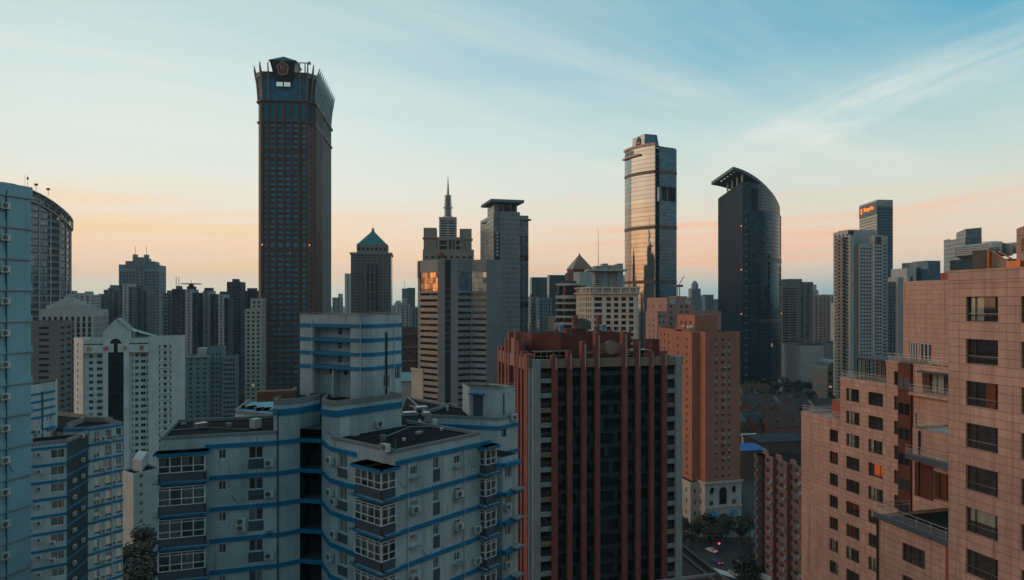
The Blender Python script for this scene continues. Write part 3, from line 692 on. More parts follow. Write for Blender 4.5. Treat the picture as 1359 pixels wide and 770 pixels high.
# ---- the tall brown tower with flared crown
def brown_tower():
    Y = 508; C = P(347.5, Y); th = 6; w = along(C, th, 408)
    zz = lambda y: Z(y, Y)
    b = Bld('brown_skyscraper', 'tallest skyscraper, brown granite with blue windows and a flared spiked crown', 'skyscraper', C)
    g = lambda x, y: go(go(C, th, x), th + 90, y); q = lambda x, y, z: (*g(x, y), z)
    ch = 4.4; D = 80.
    foot = [(0, 0), (w, 0), (w + ch, ch), (w + ch, ch + D), (w, 2 * ch + D), (0, 2 * ch + D), (-3.5, ch + D), (-3.5, ch)]
    wp = [g(*p) for p in foot]; zl, zc = zz(161), zz(132.5)
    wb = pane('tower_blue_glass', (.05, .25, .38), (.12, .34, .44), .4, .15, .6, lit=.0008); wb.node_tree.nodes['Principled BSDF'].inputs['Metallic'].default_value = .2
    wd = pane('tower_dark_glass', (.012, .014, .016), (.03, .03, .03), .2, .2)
    colsf = lambda L: [(L * .085, 1.9)] + [(L * (.235 + .166 * i), 3.9) for i in range(4)] + [(L * .925, 2.6)]
    fr = flat('brown_frame', (.07, .05, .045), .5)
    rows = lambda z0, z1, cols: [(x - ww / 2, x + ww / 2, z, z + 2.3) for z in [z1 - 4.0 * (k + 1) + .9 for k in range(int((z1 - z0) / 4.0))] for x, ww in cols]
    mech = (zz(208), zz(203)), (zz(328), zz(321))
    def holes(L, z0, z1):
        out = []; cc = colsf(L) if L > 25 else [(L * .5, 2.2)] if L < 18 else [(x, 2.2) for x, _ in every(4.2, 2.2)(L)]
        z = z1 - .4
        while z - 4.0 > 0:
            z -= 4.0
            if any(z + 3.3 > a - .5 and z + .9 < e + .5 for a, e in mech): continue
            out += [(x - ww / 2, x + ww / 2, z + .9, z + 3.2) for x, ww in cc]
        for a, e in mech: out += [(x - ww / 2, x + ww / 2, a, e) for x, ww in cc]
        return out
    dark_idx = 1
    for i in range(8):
        A, B_ = wp[i], wp[(i + 1) % 8]; L = math.dist(A, B_)
        vis = i in (0, 1, 2)
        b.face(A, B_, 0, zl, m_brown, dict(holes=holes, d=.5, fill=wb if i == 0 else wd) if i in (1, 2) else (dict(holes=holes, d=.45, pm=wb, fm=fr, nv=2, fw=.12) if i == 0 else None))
    # pilasters up the front
    for s_ in (.155, .318, .484, .65, .82, 0.005, .995):
        m_ = MB(); m_.obox(g(w * s_ - .75, 0), g(w * s_ + .75, 0), 0, .9, 0, zl - .02, m_brown); m_.build('pilaster', b.root)
    for k in range(20):
        m_ = MB(); y0 = ch + D * (k + .2) / 20; m_.obox(g(w + ch, y0), g(w + ch, y0 + (1.3 if k < 8 else .6)), 0, 1.0 if k < 8 else .35, 0, zc - .6, m_brown if k < 8 else m_pale); m_.build('side_rib', b.root)
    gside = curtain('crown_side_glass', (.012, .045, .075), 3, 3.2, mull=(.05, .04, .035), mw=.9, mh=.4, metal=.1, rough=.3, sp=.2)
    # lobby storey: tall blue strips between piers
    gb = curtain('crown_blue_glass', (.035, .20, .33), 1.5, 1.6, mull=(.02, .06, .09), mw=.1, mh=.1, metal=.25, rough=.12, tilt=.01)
    m_ = MB()
    for i in range(8):
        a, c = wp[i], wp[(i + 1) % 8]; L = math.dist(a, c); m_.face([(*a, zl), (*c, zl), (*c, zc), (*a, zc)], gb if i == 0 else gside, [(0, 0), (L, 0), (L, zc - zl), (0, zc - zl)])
    m_.build('upper_glass', b.root)
    for s_ in (.155, .318, .484, .65, .82, .01, .99):
        m_ = MB(); m_.obox(g(w * s_ - .9, 0), g(w * s_ + .9, 0), 0, 1.0, zl, zc, m_brown); m_.build('pier', b.root)
    m_ = MB()
    for zq, t1 in ((zl, 1.1), (zc - .6, 1.5)):
        for i in range(8): m_.obox(wp[i], wp[(i + 1) % 8], -.1, t1, zq - .5, zq + .6, m_brown, .4, .4)
    m_.build('cornice', b.root)
    # flared crown
    zt = zz(96.5); fl = [(0, 0), (.15, .25), (.4, .5), (.8, .75), (1.3, 1.0)]
    def ring(off):
        pts = inset(wp, -off) if off > 0 else wp
        return pts
    m_ = MB()
    for (o0, t0), (o1, t1) in zip(fl, fl[1:]):
        r0, r1 = ring(o0), ring(o1); z0, z1 = zc + (zt - zc) * t0, zc + (zt - zc) * t1
        for i in range(8):
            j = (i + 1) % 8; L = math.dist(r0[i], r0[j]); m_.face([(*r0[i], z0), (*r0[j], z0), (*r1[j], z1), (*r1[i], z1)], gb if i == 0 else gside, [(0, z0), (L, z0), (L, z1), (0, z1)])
    m_.build('crown_glass', b.root)
    pr = MB(); r1 = ring(1.3); r2 = ring(1.1)
    for i in range(8): pr.obox(r2[i], r2[(i + 1) % 8], -.6, .5, zt - 3.2, zt + .6, m_tan if i not in (0,) else m_brown)
    pr.face([(*p, zt - 1) for p in r2], K['roof']); pr.build('crown_parapet', b.root)
    def fin(x, y, ox, oy, k=1.0, fm=m_tan):              # curved blade: thin, pointed, leaning outward
        d = Vector((math.cos(R(th)) * ox - math.sin(R(th)) * oy, math.sin(R(th)) * ox + math.cos(R(th)) * oy)); s_ = Vector((-d.y, d.x)) * .40; p = Vector(g(x, y)); f = MB()
        prof = [(-.4, zc - 2, 1.0), (-.1, zc + 6, 1.2), (.3, zc + 13, 1.5), (1.0, zt - 1, 1.9), (1.9, zt + 2.2, 1.5), (3.3 * k, zz(84), .05)]
        for (o0, z0, w0), (o1, z1, w1) in zip(prof, prof[1:]):
            a0, a1, b0, b1 = p + d * o0, p + d * (o0 + w0), p + d * o1, p + d * (o1 + w1)
            for sg in (1, -1):
                qd = [(*(a0 + s_ * sg), z0), (*(a1 + s_ * sg), z0), (*(b1 + s_ * sg), z1), (*(b0 + s_ * sg), z1)]; f.face(qd if sg < 0 else qd[::-1], fm)
            f.face([(*(a1 - s_), z0), (*(a1 + s_), z0), (*(b1 + s_), z1), (*(b1 - s_), z1)], fm); f.face([(*(a0 + s_), z0), (*(a0 - s_), z0), (*(b0 - s_), z1), (*(b0 + s_), z1)], fm)
        f.build('crown_fin', b.root)
    for x in (.6, w * .155, w * .845, w - .4): fin(x, 0, 0 if 1 < x < w - 1 else (-.4 if x < 1 else .4), -1)
    fin(w + ch * .5, ch * .5, .7, -.7)
    for k in range(13): fin(w + ch, ch + D * (k + .2) / 13, 1, 0, 1.2, K['white'])
    for k in range(5): fin(-3.5, ch + D * k / 4., -1, 0)
    # penthouse with hipped roof, crest and two lit windows
    pm = flat('crown_dark_panel', (.018, .022, .028), .45)
    cx0, cx1 = along(C, th, 358.5), along(C, th, 396); cxm = (cx0 + cx1) / 2
    z0, ze, zr = zz(103), zz(82.7), zz(76.6)
    m_ = MB(); lo = [q(cx0 + 4.5, -1.8, zz(112)), q(cx1 - 4.5, -1.8, zz(112)), q(cx1 - 4.5, 12, zz(112)), q(cx0 + 4.5, 12, zz(112))]; hi = [q(cx0 + .8, -5.0, ze), q(cx1 - .8, -5.0, ze), q(cx1 - .8, 14, ze), q(cx0 + .8, 14, ze)]
    for i in range(4): m_.face([lo[i], lo[(i + 1) % 4], hi[(i + 1) % 4], hi[i]], pm)
    m_.face(lo[::-1], pm); m_.build('penthouse', b.root)
    rm = flat('teal_metal_roof', (.010, .10, .15), .5, 0); m_ = MB(); ea = [q(cx0, -6, ze), q(cx1, -6, ze), q(cx1, 15, ze), q(cx0, 15, ze)]; ap = q(cxm, -2.6, zr + .5)
    for i in range(4): m_.face([ea[i], ea[(i + 1) % 4], ap], rm)
    m_.face(ea[::-1], pm); m_.build('hipped_roof', b.root)
    m_ = MB(); gold = flat('bronze_crest', (.50, .27, .18), .5, .2); dk = flat('crest_ground', (.10, .065, .055), .6); zcen = zz(92.5)
    def shield(k, y0, y1, mat, mb_):
        pts = []
        for i in range(40):
            t = 2 * math.pi * i / 40; r = 4.3 * k * (1 + .10 * math.cos(5 * t + .4) + .05 * math.cos(3 * t)); x, z = r * math.sin(t), r * 1.12 * math.cos(t) - (.6 * k if math.cos(t) < -.9 else 0); pts.append((x * .98, z))
        yy = lambda z: -4.2 - (z + 5) * .085
        for i in range(40):
            a, c = pts[i], pts[(i + 1) % 40]
            mb_.face([q(cxm + a[0], yy(a[1]) + y0, zcen + a[1]), q(cxm + c[0], yy(c[1]) + y0, zcen + c[1]), q(cxm + c[0], yy(c[1]) + y1, zcen + c[1]), q(cxm + a[0], yy(a[1]) + y1, zcen + a[1])], mat)
        mb_.face([q(cxm + a[0], yy(a[1]) + y0, zcen + a[1]) for a in pts], mat)
    shield(1.0, -.5, .8, gold, m_); shield(.84, -.52, -.3, dk, m_); o = m_.build('crest', b.root)
    m_ = MB(); yy = -5.6
    pts = [(-1.9, 1.6), (-.6, 2.2), (1.2, 1.8), (1.9, .7), (.6, -.2), (1.4, -1.3), (2.0, -2.2), (.2, -2.6), (-1.6, -1.6), (-1.2, -.2)]
    for (a0, a1), (c0, c1) in zip(pts, pts[1:] + pts[:1]): m_.tube(q(cxm + a0 * .85, yy + .25 * -a1 * .3, zcen + a1 * .85), q(cxm + c0 * .85, yy - .075 * c1, zcen + c1 * .85), .28, gold, 6)
    m_.tube(q(cxm - 1.3, yy, zcen + .6), q(cxm + 1.0, yy, zcen - .9), .4, gold, 6); m_.build('crest_figure', b.root)
    lw = emit('lit_crown_window', (.50, .66, .60), .42)
    for s_ in (-1, 1):
        m_ = MB(); x = cxm + s_ * 2.75; m_.obox(g(x - 2.5, -2.9), g(x + 2.5, -2.9), 0, .25, zz(116), zz(109.5), pm); m_.obox(g(x - 2.3, -3.2), g(x + 2.3, -3.2), 0, .05, zz(115.6), zz(110), lw); m_.build('lit_window', b.root)
    m_ = MB(); p0 = q(cx1 - 1, 2, zz(83)); p1 = q(along(C, th, 410), 2, zz(80.5)); m_.tube(q(cx1 + 4.5, 2, zt), q(cx1 + 4.5, 2, zz(80.5)), .5, K['metal'], 6); m_.tube((p0[0], p0[1], zz(80.5)), p1, .4, K['metal'], 6); m_.box(p1[0] - .9, p1[0] + .9, p1[1] - .9, p1[1] + .9, p1[2] - .9, p1[2] + .9, K['metal']); m_.build('window_cleaning_crane', b.root)
    for x, y in ((.5, -1.4), (w + 1.5, 0)): warn(b, g(x, y), zz(325), .5)
    b.done()
brown_tower()

# ---- pyramid-roofed tower
def pyramid_tower():
    Y = 900; C = P(465.5, Y); th = 8; w = along(C, th, 507); d = 55.
    b = Bld('pyramid_roof_tower', 'office tower with ribbed facade and a teal pyramid roof', 'skyscraper', C)
    g = lambda x, y: go(go(C, th, x), th + 90, y); zz = lambda y: Z(y, Y); W = along(C, th, 519)
    gl = curtain('ribbed_dark_glass', (.06, .10, .13), 3.0, 4.2, mull=(.30, .27, .24), mw=.55, mh=.3, metal=.4, rough=.15)
    gl2 = curtain('ribbed_darker_glass', (.03, .035, .035), 5.5, 13, mull=(.22, .21, .19), mw=1.0, mh=.6, metal=.3, rough=.2)
    b.poly(sub(C, th, 0, W, 0, d), 0, zz(337), gl, {('m', 1): gl2}, None, 1)
    top_box(b, sub(C, th, -1.3, W + 1.3, -1.3, d), zz(337) - .5, zz(335), m_tan, 'cornice')
    top_box(b, sub(C, th, W * .36, W * .66, -2.5, 6), 0, zz(352), gl2, 'dark_front_bay')
    top_box(b, sub(C, th, 7, W - 5, 7, d - 9), zz(335) - .5, zz(323), m_taupe, 'attic')
    for k in range(7):
        m_ = MB(); x = 10 + (W - 18) * k / 6.; m_.obox(g(x - 1.6, 7), g(x + 1.6, 7), -.1, .15, zz(331.5), zz(328), K['pane']); m_.build('attic_window', b.root)
    m_ = MB(); e = [(*p, zz(323)) for p in sub(C, th, 8, W - 6, 8, d - 10)]; cx = sum(p[0] for p in e) / 4; cy = sum(p[1] for p in e) / 4; rm = flat('teal_pyramid_roof', (.012, .15, .18), .5, 0); h = zz(304)
    k = .07; t = [(cx + (p[0] - cx) * k, cy + (p[1] - cy) * k, h) for p in e]
    for i in range(4): m_.face([e[i], e[(i + 1) % 4], t[(i + 1) % 4], t[i]], rm)
    m_.build('pyramid_roof', b.root)
    m_ = MB(); m_.tube((cx, cy, h - .5), (cx, cy, zz(300)), 2.4, K['concrete'], 6, 1.6); m_.tube((cx, cy, zz(300)), (cx, cy, zz(290)), .35, K['metal'], 5, .05); m_.build('finial', b.root)
    b.done()
    for l, r, t, Y, mt, lab in ((457.5, 466, 363, 1150, m_pale, 'slim pale tower peeping out left of the pyramid roof tower'), (441, 452, 395, 1300, m_bluegrey, 'hazy low block between the brown skyscraper and the pyramid tower')):
        x = simple('distant_tower', lab, 'office tower', rect_px(l, r, Y, 5, 30), Z(t, Y), mt, {'all': resid(5, 2.6, 4, 2.)}); x.done()
pyramid_tower()

# ---- grey ribbon-window tower in front of a stepped tower with a spire
def grey_mid():
    Y = 418; b0 = P(581, Y); zz = lambda y: Z(y, Y); zt = zz(344.5)
    b = Bld('ribbon_window_tower', 'grey office tower with ribbon windows and an orange glowing glass bay on its left', 'office tower', b0)
    gm_ = tiles('grey_metal_panel', (.24, .26, .265), (.26, .28, .28), (.12, .13, .135), 6.3, 7.6, .16, .5, .12)
    warmp = plaster('warm_lit_spandrel', (.42, .33, .27), streak=.3)  # warm light on the left-turned bay put into its spandrel colour
    L0 = P(557.5, Y + 11); A = b0; A2 = P(590.5, Y - .5); A3 = P(598, Y - .5); A4 = P(607.5, Y - .8); M = P(626, Y + 3.5); A5 = P(645.5, Y - .5); E = P(667, Y + 4); LB = P(554.5, Y + 16)
    back = [P(667, Y + 40), P(560, Y + 44)]
    def rib(z1, top): return dict(holes=lambda L, z0, z1_: [(.25, L - .25, z, z + 1.55) for z in [top - 3.8 * (k + 1) + .9 for k in range(30)] if z > z0 + 1], d=.45, pm=K['ribbonpane'], fm=K['darkframe'], nv=8)
    K['ribbonpane'] = pane('ribbon_window_glass', (.010, .013, .016), (.07, .08, .08), .15)
    zr = zz(386)
    outline = [LB, L0, A, A2, A3, A4, M, A5, E] + back
    sp = {}
    def side(p, q_, z0, z1, mat, s=None): b.face(p, q_, z0, z1, mat, s)
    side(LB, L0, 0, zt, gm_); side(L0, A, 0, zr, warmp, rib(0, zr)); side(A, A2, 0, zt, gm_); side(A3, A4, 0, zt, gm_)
    side(A4, M, 0, zr, K['greywall'], rib(0, zr)); side(M, A5, 0, zr, K['greywall'], rib(0, zr)); side(A5, E, 0, zt, gm_)
    for i in range(8, 10): side(outline[i], outline[i + 1], 0, zt, gm_)
    side(outline[10], LB, 0, zt, gm_)
    # tall glazed top storeys, slightly set back under a deep fascia
    og = curtain('top_storey_sunset_glass', (.86, .50, .30), 2.6, 3.4, mull=(.10, .08, .07), mw=.12, mh=.18, metal=.92, rough=.22, tilt=.05)  # orange of the mirrored sunset put into the glass colour
    bg = curtain('top_storey_blue_glass', (.16, .24, .30), 3.0, 3.4, mull=(.06, .08, .09), mw=.12, mh=.18, metal=.7, rough=.08, tilt=.02, lit=.04)
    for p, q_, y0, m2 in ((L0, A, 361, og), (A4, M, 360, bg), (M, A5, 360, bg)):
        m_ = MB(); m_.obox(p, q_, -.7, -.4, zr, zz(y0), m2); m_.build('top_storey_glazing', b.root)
        m_ = MB(); m_.obox(p, q_, -.8, .02, zz(y0), zt - .01, gm_); m_.build('fascia', b.root)
    slot = MB(); slot.face([(*A2, 0), (*A3, 0), (*A3, zt), (*A2, zt)], K['black']); slot.build('recessed_slot', b.root)
    for k in range(46):
        m_ = MB(); z = zz(384) - 1.9 * k; m_.obox(A2, A3, .02, .12, z - .55, z + .35, K['pane'] if k % 2 else K['slate']); 
        if z > 60: m_.build('slot_window', b.root)
    m_ = MB()
    for k in range(9): z = zt - .8 - k * 1.15; m_.obox(A2, A3, .02, .7, z - .6, z, K['darkframe'])
    m_.build('louvre', b.root)
    m_ = MB()
    for k in range(9): z = zt - .8 - k * 1.15; m_.obox(LB, L0, .02, .5, z - .6, z, K['darkframe'])
    m_.build('louvre', b.root)
    rf = MB(); rf.face([(*p, zt - 1) for p in outline], K['roof']); rf.build('roof', b.root)
    b.done()
    # spire tower behind
    Y = 700; zz2 = lambda y: Z(y, Y); C = P(561, Y); th = 4; g = lambda x, y: go(go(C, th, x), th + 90, y); X = lambda px: along(C, th, px)
    m1 = plaster('spire_tower_stone', (.33, .29, .25), streak=.3); W = X(629)
    b = Bld('spire_tower', 'stepped stone tower with twin shoulders and a tall banded needle spire', 'skyscraper', C)
    b.poly(sub(C, th, 0, W, 0, 50), 0, zz2(331), m1, {0: spec(every(6, 3.4), 4, 2.2, .9, 6, fill=PF)}, None, 1)
    for l, r, t in ((562, 579, 302), (610, 626, 303)):
        b.poly(sub(C, th, X(l), X(r), 2, 20), zz2(331) - 1, zz2(t), m1, {}, None, 1)
        m_ = MB(); m_.prism(sub(C, th, X(l) - 1.2, X(r) + 1.2, 1, 21), zz2(t) - 11, zz2(t) - 10, m1); m_.build('shoulder_band', b.root)
    b.poly(sub(C, th, X(580), X(616), 1, 26), zz2(340), zz2(314.5), m1, {0: dict(holes=lambda L, a, c: [(L * .09, L * .36, a + 7, a + 10.5), (L * .09, L * .36, a + 12, a + 16.4), (L * .43, L * .54, a + 6, a + 17), (L * .59, L * .66, a + 6, a + 17), (L * .70, L * .96, a + 7, a + 10.5), (L * .70, L * .96, a + 12, a + 16.4)], d=1.2, fill=K['pane'])}, None, 1)
    mid = MB(); mid.prism(sub(C, th, X(584.5), X(604), 6, 22), zz2(316), zz2(290), m_brown); mid.build('lantern_core', b.root)
    m_ = MB()
    for l, r in ((583, 585), (592.5, 596), (603, 605.4)): m_.prism(sub(C, th, X(l), X(r), 3.4, 6), zz2(316), zz2(289), m1)
    m_.build('lantern_pier', b.root)
    for k in range(9):
        m_ = MB(); z = zz2(314) + (zz2(288) - zz2(314)) * k / 8; m_.prism(sub(C, th, X(583) - .4, X(605.4) + .4, 3, 23), z - (.55 if k < 8 else 1.2), z + .55, m_pale); m_.build('lantern_band', b.root)
    c = g(X(594.2), 12)
    m_ = MB(); m_.tube((*c, zz2(288)), (*c, zz2(257)), 3.0, m_brown, 12, 2.3); m_.build('spire_shaft', b.root)
    for k in range(10):
        z = zz2(286) + (zz2(257.5) - zz2(286)) * k / 9; m_ = MB(); m_.tube((*c, z - .55), (*c, z + .55), (5.2 if k in (0, 4) else 4.2) - k * .06, m_pale, 14); m_.build('spire_ring', b.root)
    m_ = MB(); m_.tube((*c, zz2(257)), (*c, zz2(229)), 1.5, K['metal'], 8, .12); m_.build('needle', b.root)
    m_ = MB(); p = g(X(585.5), -1)
    for i in range(8):
        for j in range(4):
            f = lambda i, j: (p[0] + 3.6 * math.sin(j * math.pi / 8) * math.cos(i * math.pi / 4), p[1] - 2.0 * math.cos(j * math.pi / 8), zz2(338) + 3.0 * math.sin(j * math.pi / 8) * math.sin(i * math.pi / 4))
            m_.face([f(i, j), f(i + 1, j), f(i + 1, j + 1), f(i, j + 1)], m_redb)
    m_.build('roof_dish', b.root); b.done()
grey_mid()
def flat_roof_tower():
    Y = 560; zz = lambda y: Z(y, Y); C = P(655, Y); th = 15; g = lambda x, y: go(go(C, th, x), th + 90, y)
    X = lambda px: along(C, th, px); W = X(701); D = along(C, th + 90, 637.5)
    b = Bld('flat_canopy_tower', 'grey glass tower topped by a wide overhanging flat roof slab', 'skyscraper', C)
    pan = curtain('grey_panel_glass', (.20, .24, .26), 1.6, 4.0, mull=(.27, .29, .30), mw=.45, mh=.7, metal=.3, rough=.2, lit=.002)
    blu = curtain('blue_chequer_glass', (.10, .18, .24), 2.4, 4.0, mull=(.05, .07, .09), mw=.3, mh=1.8, metal=.6, rough=.1)
    b.poly(sub(C, th, 0, X(689), 0, D), 0, zz(284), pan, {}, None, 1)
    b.poly(sub(C, th, X(663), X(689), -2.5, 6), 0, zz(281), pan, {}, None, 1)
    b.poly(sub(C, th, X(689), W, -.8, D * .9), 0, zz(285), pan, {}, None, 1)
    for l, r in ((690.5, 694), (696, 699.5)): m_ = MB(); m_.obox(g(X(l), -.8), g(X(r), -.8), .05, .3, 0, zz(312), blu); m_.build('glass_strip', b.root)
    lit = plaster('white_balcony_render', (.52, .54, .52), streak=.2)
    for l, y0 in ((650.5, D * .12), (660.5, 0)):
        m_ = MB(); m_.obox(g(X(l + .3) if l > 655 else .1, -.02), g(X(l + 4.2) if l > 655 else 2.5, -.02), .02, .5, zz(341), zz(309), blu); m_.build('glass_strip', b.root)
        for k in range(7): m_ = MB(); z = zz(340) + k * 3.0; m_.obox(g(X(658.5), 0), g(X(661), 0), 0, 1.6, z, z + 1.6, lit); m_.build('balcony', b.root) if l > 655 else None
    for y in (341.5, 404): m_ = MB(); m_.obox(g(X(689.2), -.8), g(W - .1, -.8), .35, .5, zz(y) - 2.2, zz(y) + 2.2, K['pane']); m_.build('plant_floor', b.root)
    m_ = MB(); m_.obox(g(1, 0), g(X(663) - .2, 0), .05, .2, zz(341.5) - 2.2, zz(341.5) + 2.2, K['pane']); m_.build('plant_floor', b.root)
    top_box(b, sub(C, th, X(657), X(687.5), 3, D * .55), zz(285), zz(268.5), pan, 'penthouse')
    for l, r in ((664, 667.5), (670, 678), (680.5, 684.5)): m_ = MB(); m_.obox(g(X(l), 3), g(X(r), 3), .05, .3, zz(280), zz(269), K['pane']); m_.build('penthouse_window', b.root)
    m_ = MB(); m_.prism(sub(C, th, X(655) - 3, X(694), -4, D * .68), zz(268.5), zz(265), m_bluegrey); m_.build('canopy_slab', b.root)
    m_ = MB(); m_.obox(g(X(689) + 2, -1), g(W + 2, -1), -4, 1.2, zz(291.5), zz(289.5), m_bluegrey); m_.obox(go(C, th + 90, D * .75), go(C, th, 4), 0, 1.6, zz(291), zz(289.5), m_bluegrey); m_.build('ledge', b.root)
    b.done()
    b = simple('brown_courtyard_block', 'dark brown hotel block with paired windows, left of the ribbon window tower', 'hotel', rect_px(528, 560, 500, 12, 30), Z(436, 500), m_brown, {'all': spec(every(5, 2.4), 3.6, 2.2, .8, 2.5, pm=PF)}); 
    for y in (444, 462, 480): m_ = MB(); m_.obox(b_pt(b, 0), b_pt(b, 1), 0, .8, Z(y, 500), Z(y, 500) + .8, m_taupe); m_.build('cornice', b.root)
    b.done()
    b = simple('cream_lowrise', 'cream low block with a pitched teal roof between blue block and ribbon tower', 'low building', rect_px(527, 552, 330, 12, 14), Z(506, 330), K['beige'], {}); 
    m_ = MB(); P4 = rect_px(526.5, 553, 329, 12, 15); z = Z(506, 330); r0 = ((P4[0][0] + P4[3][0]) / 2, (P4[0][1] + P4[3][1]) / 2); r1 = ((P4[1][0] + P4[2][0]) / 2, (P4[1][1] + P4[2][1]) / 2); tm = flat('teal_sheet_roof', (.16, .27, .29), .5)
    m_.face([(*P4[0], z), (*P4[1], z), (*r1, z + 3.6), (*r0, z + 3.6)], tm); m_.face([(*P4[2], z), (*P4[3], z), (*r0, z + 3.6), (*r1, z + 3.6)], tm); m_.build('pitched_roof', b.root); b.done()
    b = simple('striped_lowrise', 'beige low block with slanted window stripes, beside the ribbon window tower', 'low building', rect_corner(546, 547, 562, 300, -55), Z(488, 300) , K['beige'], {'all': spec(ribbon(.3), 2.4, .8, .7, .6, fill=PF)}); b.done()
def b_pt(b, i): return (b.root.location[0], b.root.location[1]) if i == 0 else go((b.root.location[0], b.root.location[1]), 12, 17)
flat_roof_tower()

# ---- centre right
def banded_round():
    Y = 430; zz = lambda y: Z(y, Y); cpx = 757; C = P(cpx, Y + 9); r = 9.3
    b = Bld('banded_round_tower', 'round dark tower with pale horizontal bands, left of the cream grid building', 'office tower', C)
    gl = curtain('black_band_glass', (.02, .022, .024), 2, 3.9, mull=(.02, .02, .02), metal=.3, rough=.15)
    pt = lambda a, rr: (C[0] + rr * math.cos(R(a)), C[1] + rr * math.sin(R(a)))
    m_ = MB(); n = 28
    def ringwall(mb_, rr, z0, z1, mat, cap=False):
        for i in range(n):
            a, c = pt(360 * i / n, rr), pt(360 * (i + 1) / n, rr); mb_.face([(*a, z0), (*c, z0), (*c, z1), (*a, z1)], mat, [(i, z0), (i + 1, z0), (i + 1, z1), (i, z1)], True)
        if cap: mb_.face([(*pt(360 * i / n, rr), z1) for i in range(n)], mat); mb_.face([(*pt(-360 * i / n, rr), z0) for i in range(n)], mat)
    ringwall(m_, r, 0, zz(389), gl, True); m_.build('glass_drum', b.root)
    for k in range(18):
        z = zz(392) - 4.3 * k; m_ = MB(); ringwall(m_, r + .35, z - 1.3 - (.8 if k == 0 else 0), z, m_pale, True); m_.build('floor_band', b.root)
    m_ = MB(); ringwall(m_, r - .8, zz(389), zz(379), gl, True); m_.build('top_storey', b.root)
    m_ = MB(); ringwall(m_, r + .1, zz(379), zz(376), m_pale, True); m_.build('roof_slab', b.root)
    m_ = MB(); m_.prism(rect_px(747, 765, Y + 4, 6, 8), zz(376), zz(372.5), m_dkblue); m_.build('plant_room', b.root)
    b.done()
    b = simple('grey_slab_tower', 'plain pale grey block with a few small windows, below the copper pyramid roof', 'office tower', rect_corner(761, 769, 789, 470, 20), Z(361, 470), m_pale, {3: spec(every(4, 2.2), 6, 2.0, 1, 6, fill=PF), 0: spec(lambda L: [(L * .25, 1.), (L * .36, 1.)], 7, 3, .8, 5, fill=PF)}); b.done()
    Y = 620; C = P(760, Y); zz = lambda y: Z(y, Y); pts = rect_px(760, 787.5, Y, 12, 22)
    b = Bld('copper_pyramid_tower', 'tower with a copper brown pyramid roof, rising behind the grey slab', 'office tower', C)
    b.poly(pts, 0, zz(361), m_taupe, {'all': resid(4, 2.2, 3.6, 1.8)}, None, 1)
    cm = tiles('copper_roof', (.36, .155, .095), (.42, .19, .12), (.20, .08, .05), 2.2, 1.5, .2, .5, .1)
    cx = sum(p[0] for p in pts) / 4; cy = sum(p[1] for p in pts) / 4; m_ = MB()
    for i in range(4): a, c = pts[i], pts[(i + 1) % 4]; m_.face([(*a, zz(357)), (*c, zz(357)), (cx + (c[0] - cx) * .05, cy + (c[1] - cy) * .05, zz(337)), (cx + (a[0] - cx) * .05, cy + (a[1] - cy) * .05, zz(337))], cm)
    m_.build('pyramid_roof', b.root); m_ = MB(); i_ = inset(pts, 1.); m_.prism(i_, zz(361) - .5, zz(357), m_redb); m_.build('lantern_storey', b.root)
    m_ = MB(); m_.tube((cx, cy, zz(337.5)), (cx, cy, zz(334.5)), .8, m_tan, 6, .3); m_.build('finial', b.root); b.done()
    b = simple('orange_stair_block', 'small orange lit block peeping between the copper pyramid and round tower', 'building', rect_px(755, 762, 600, 12, 12), Z(363, 600), m_orange, {}); top_box(b, rect_px(756.5, 759, 599, 12, 5), Z(364, 600), Z(359, 600), m_orange); b.done()
banded_round()
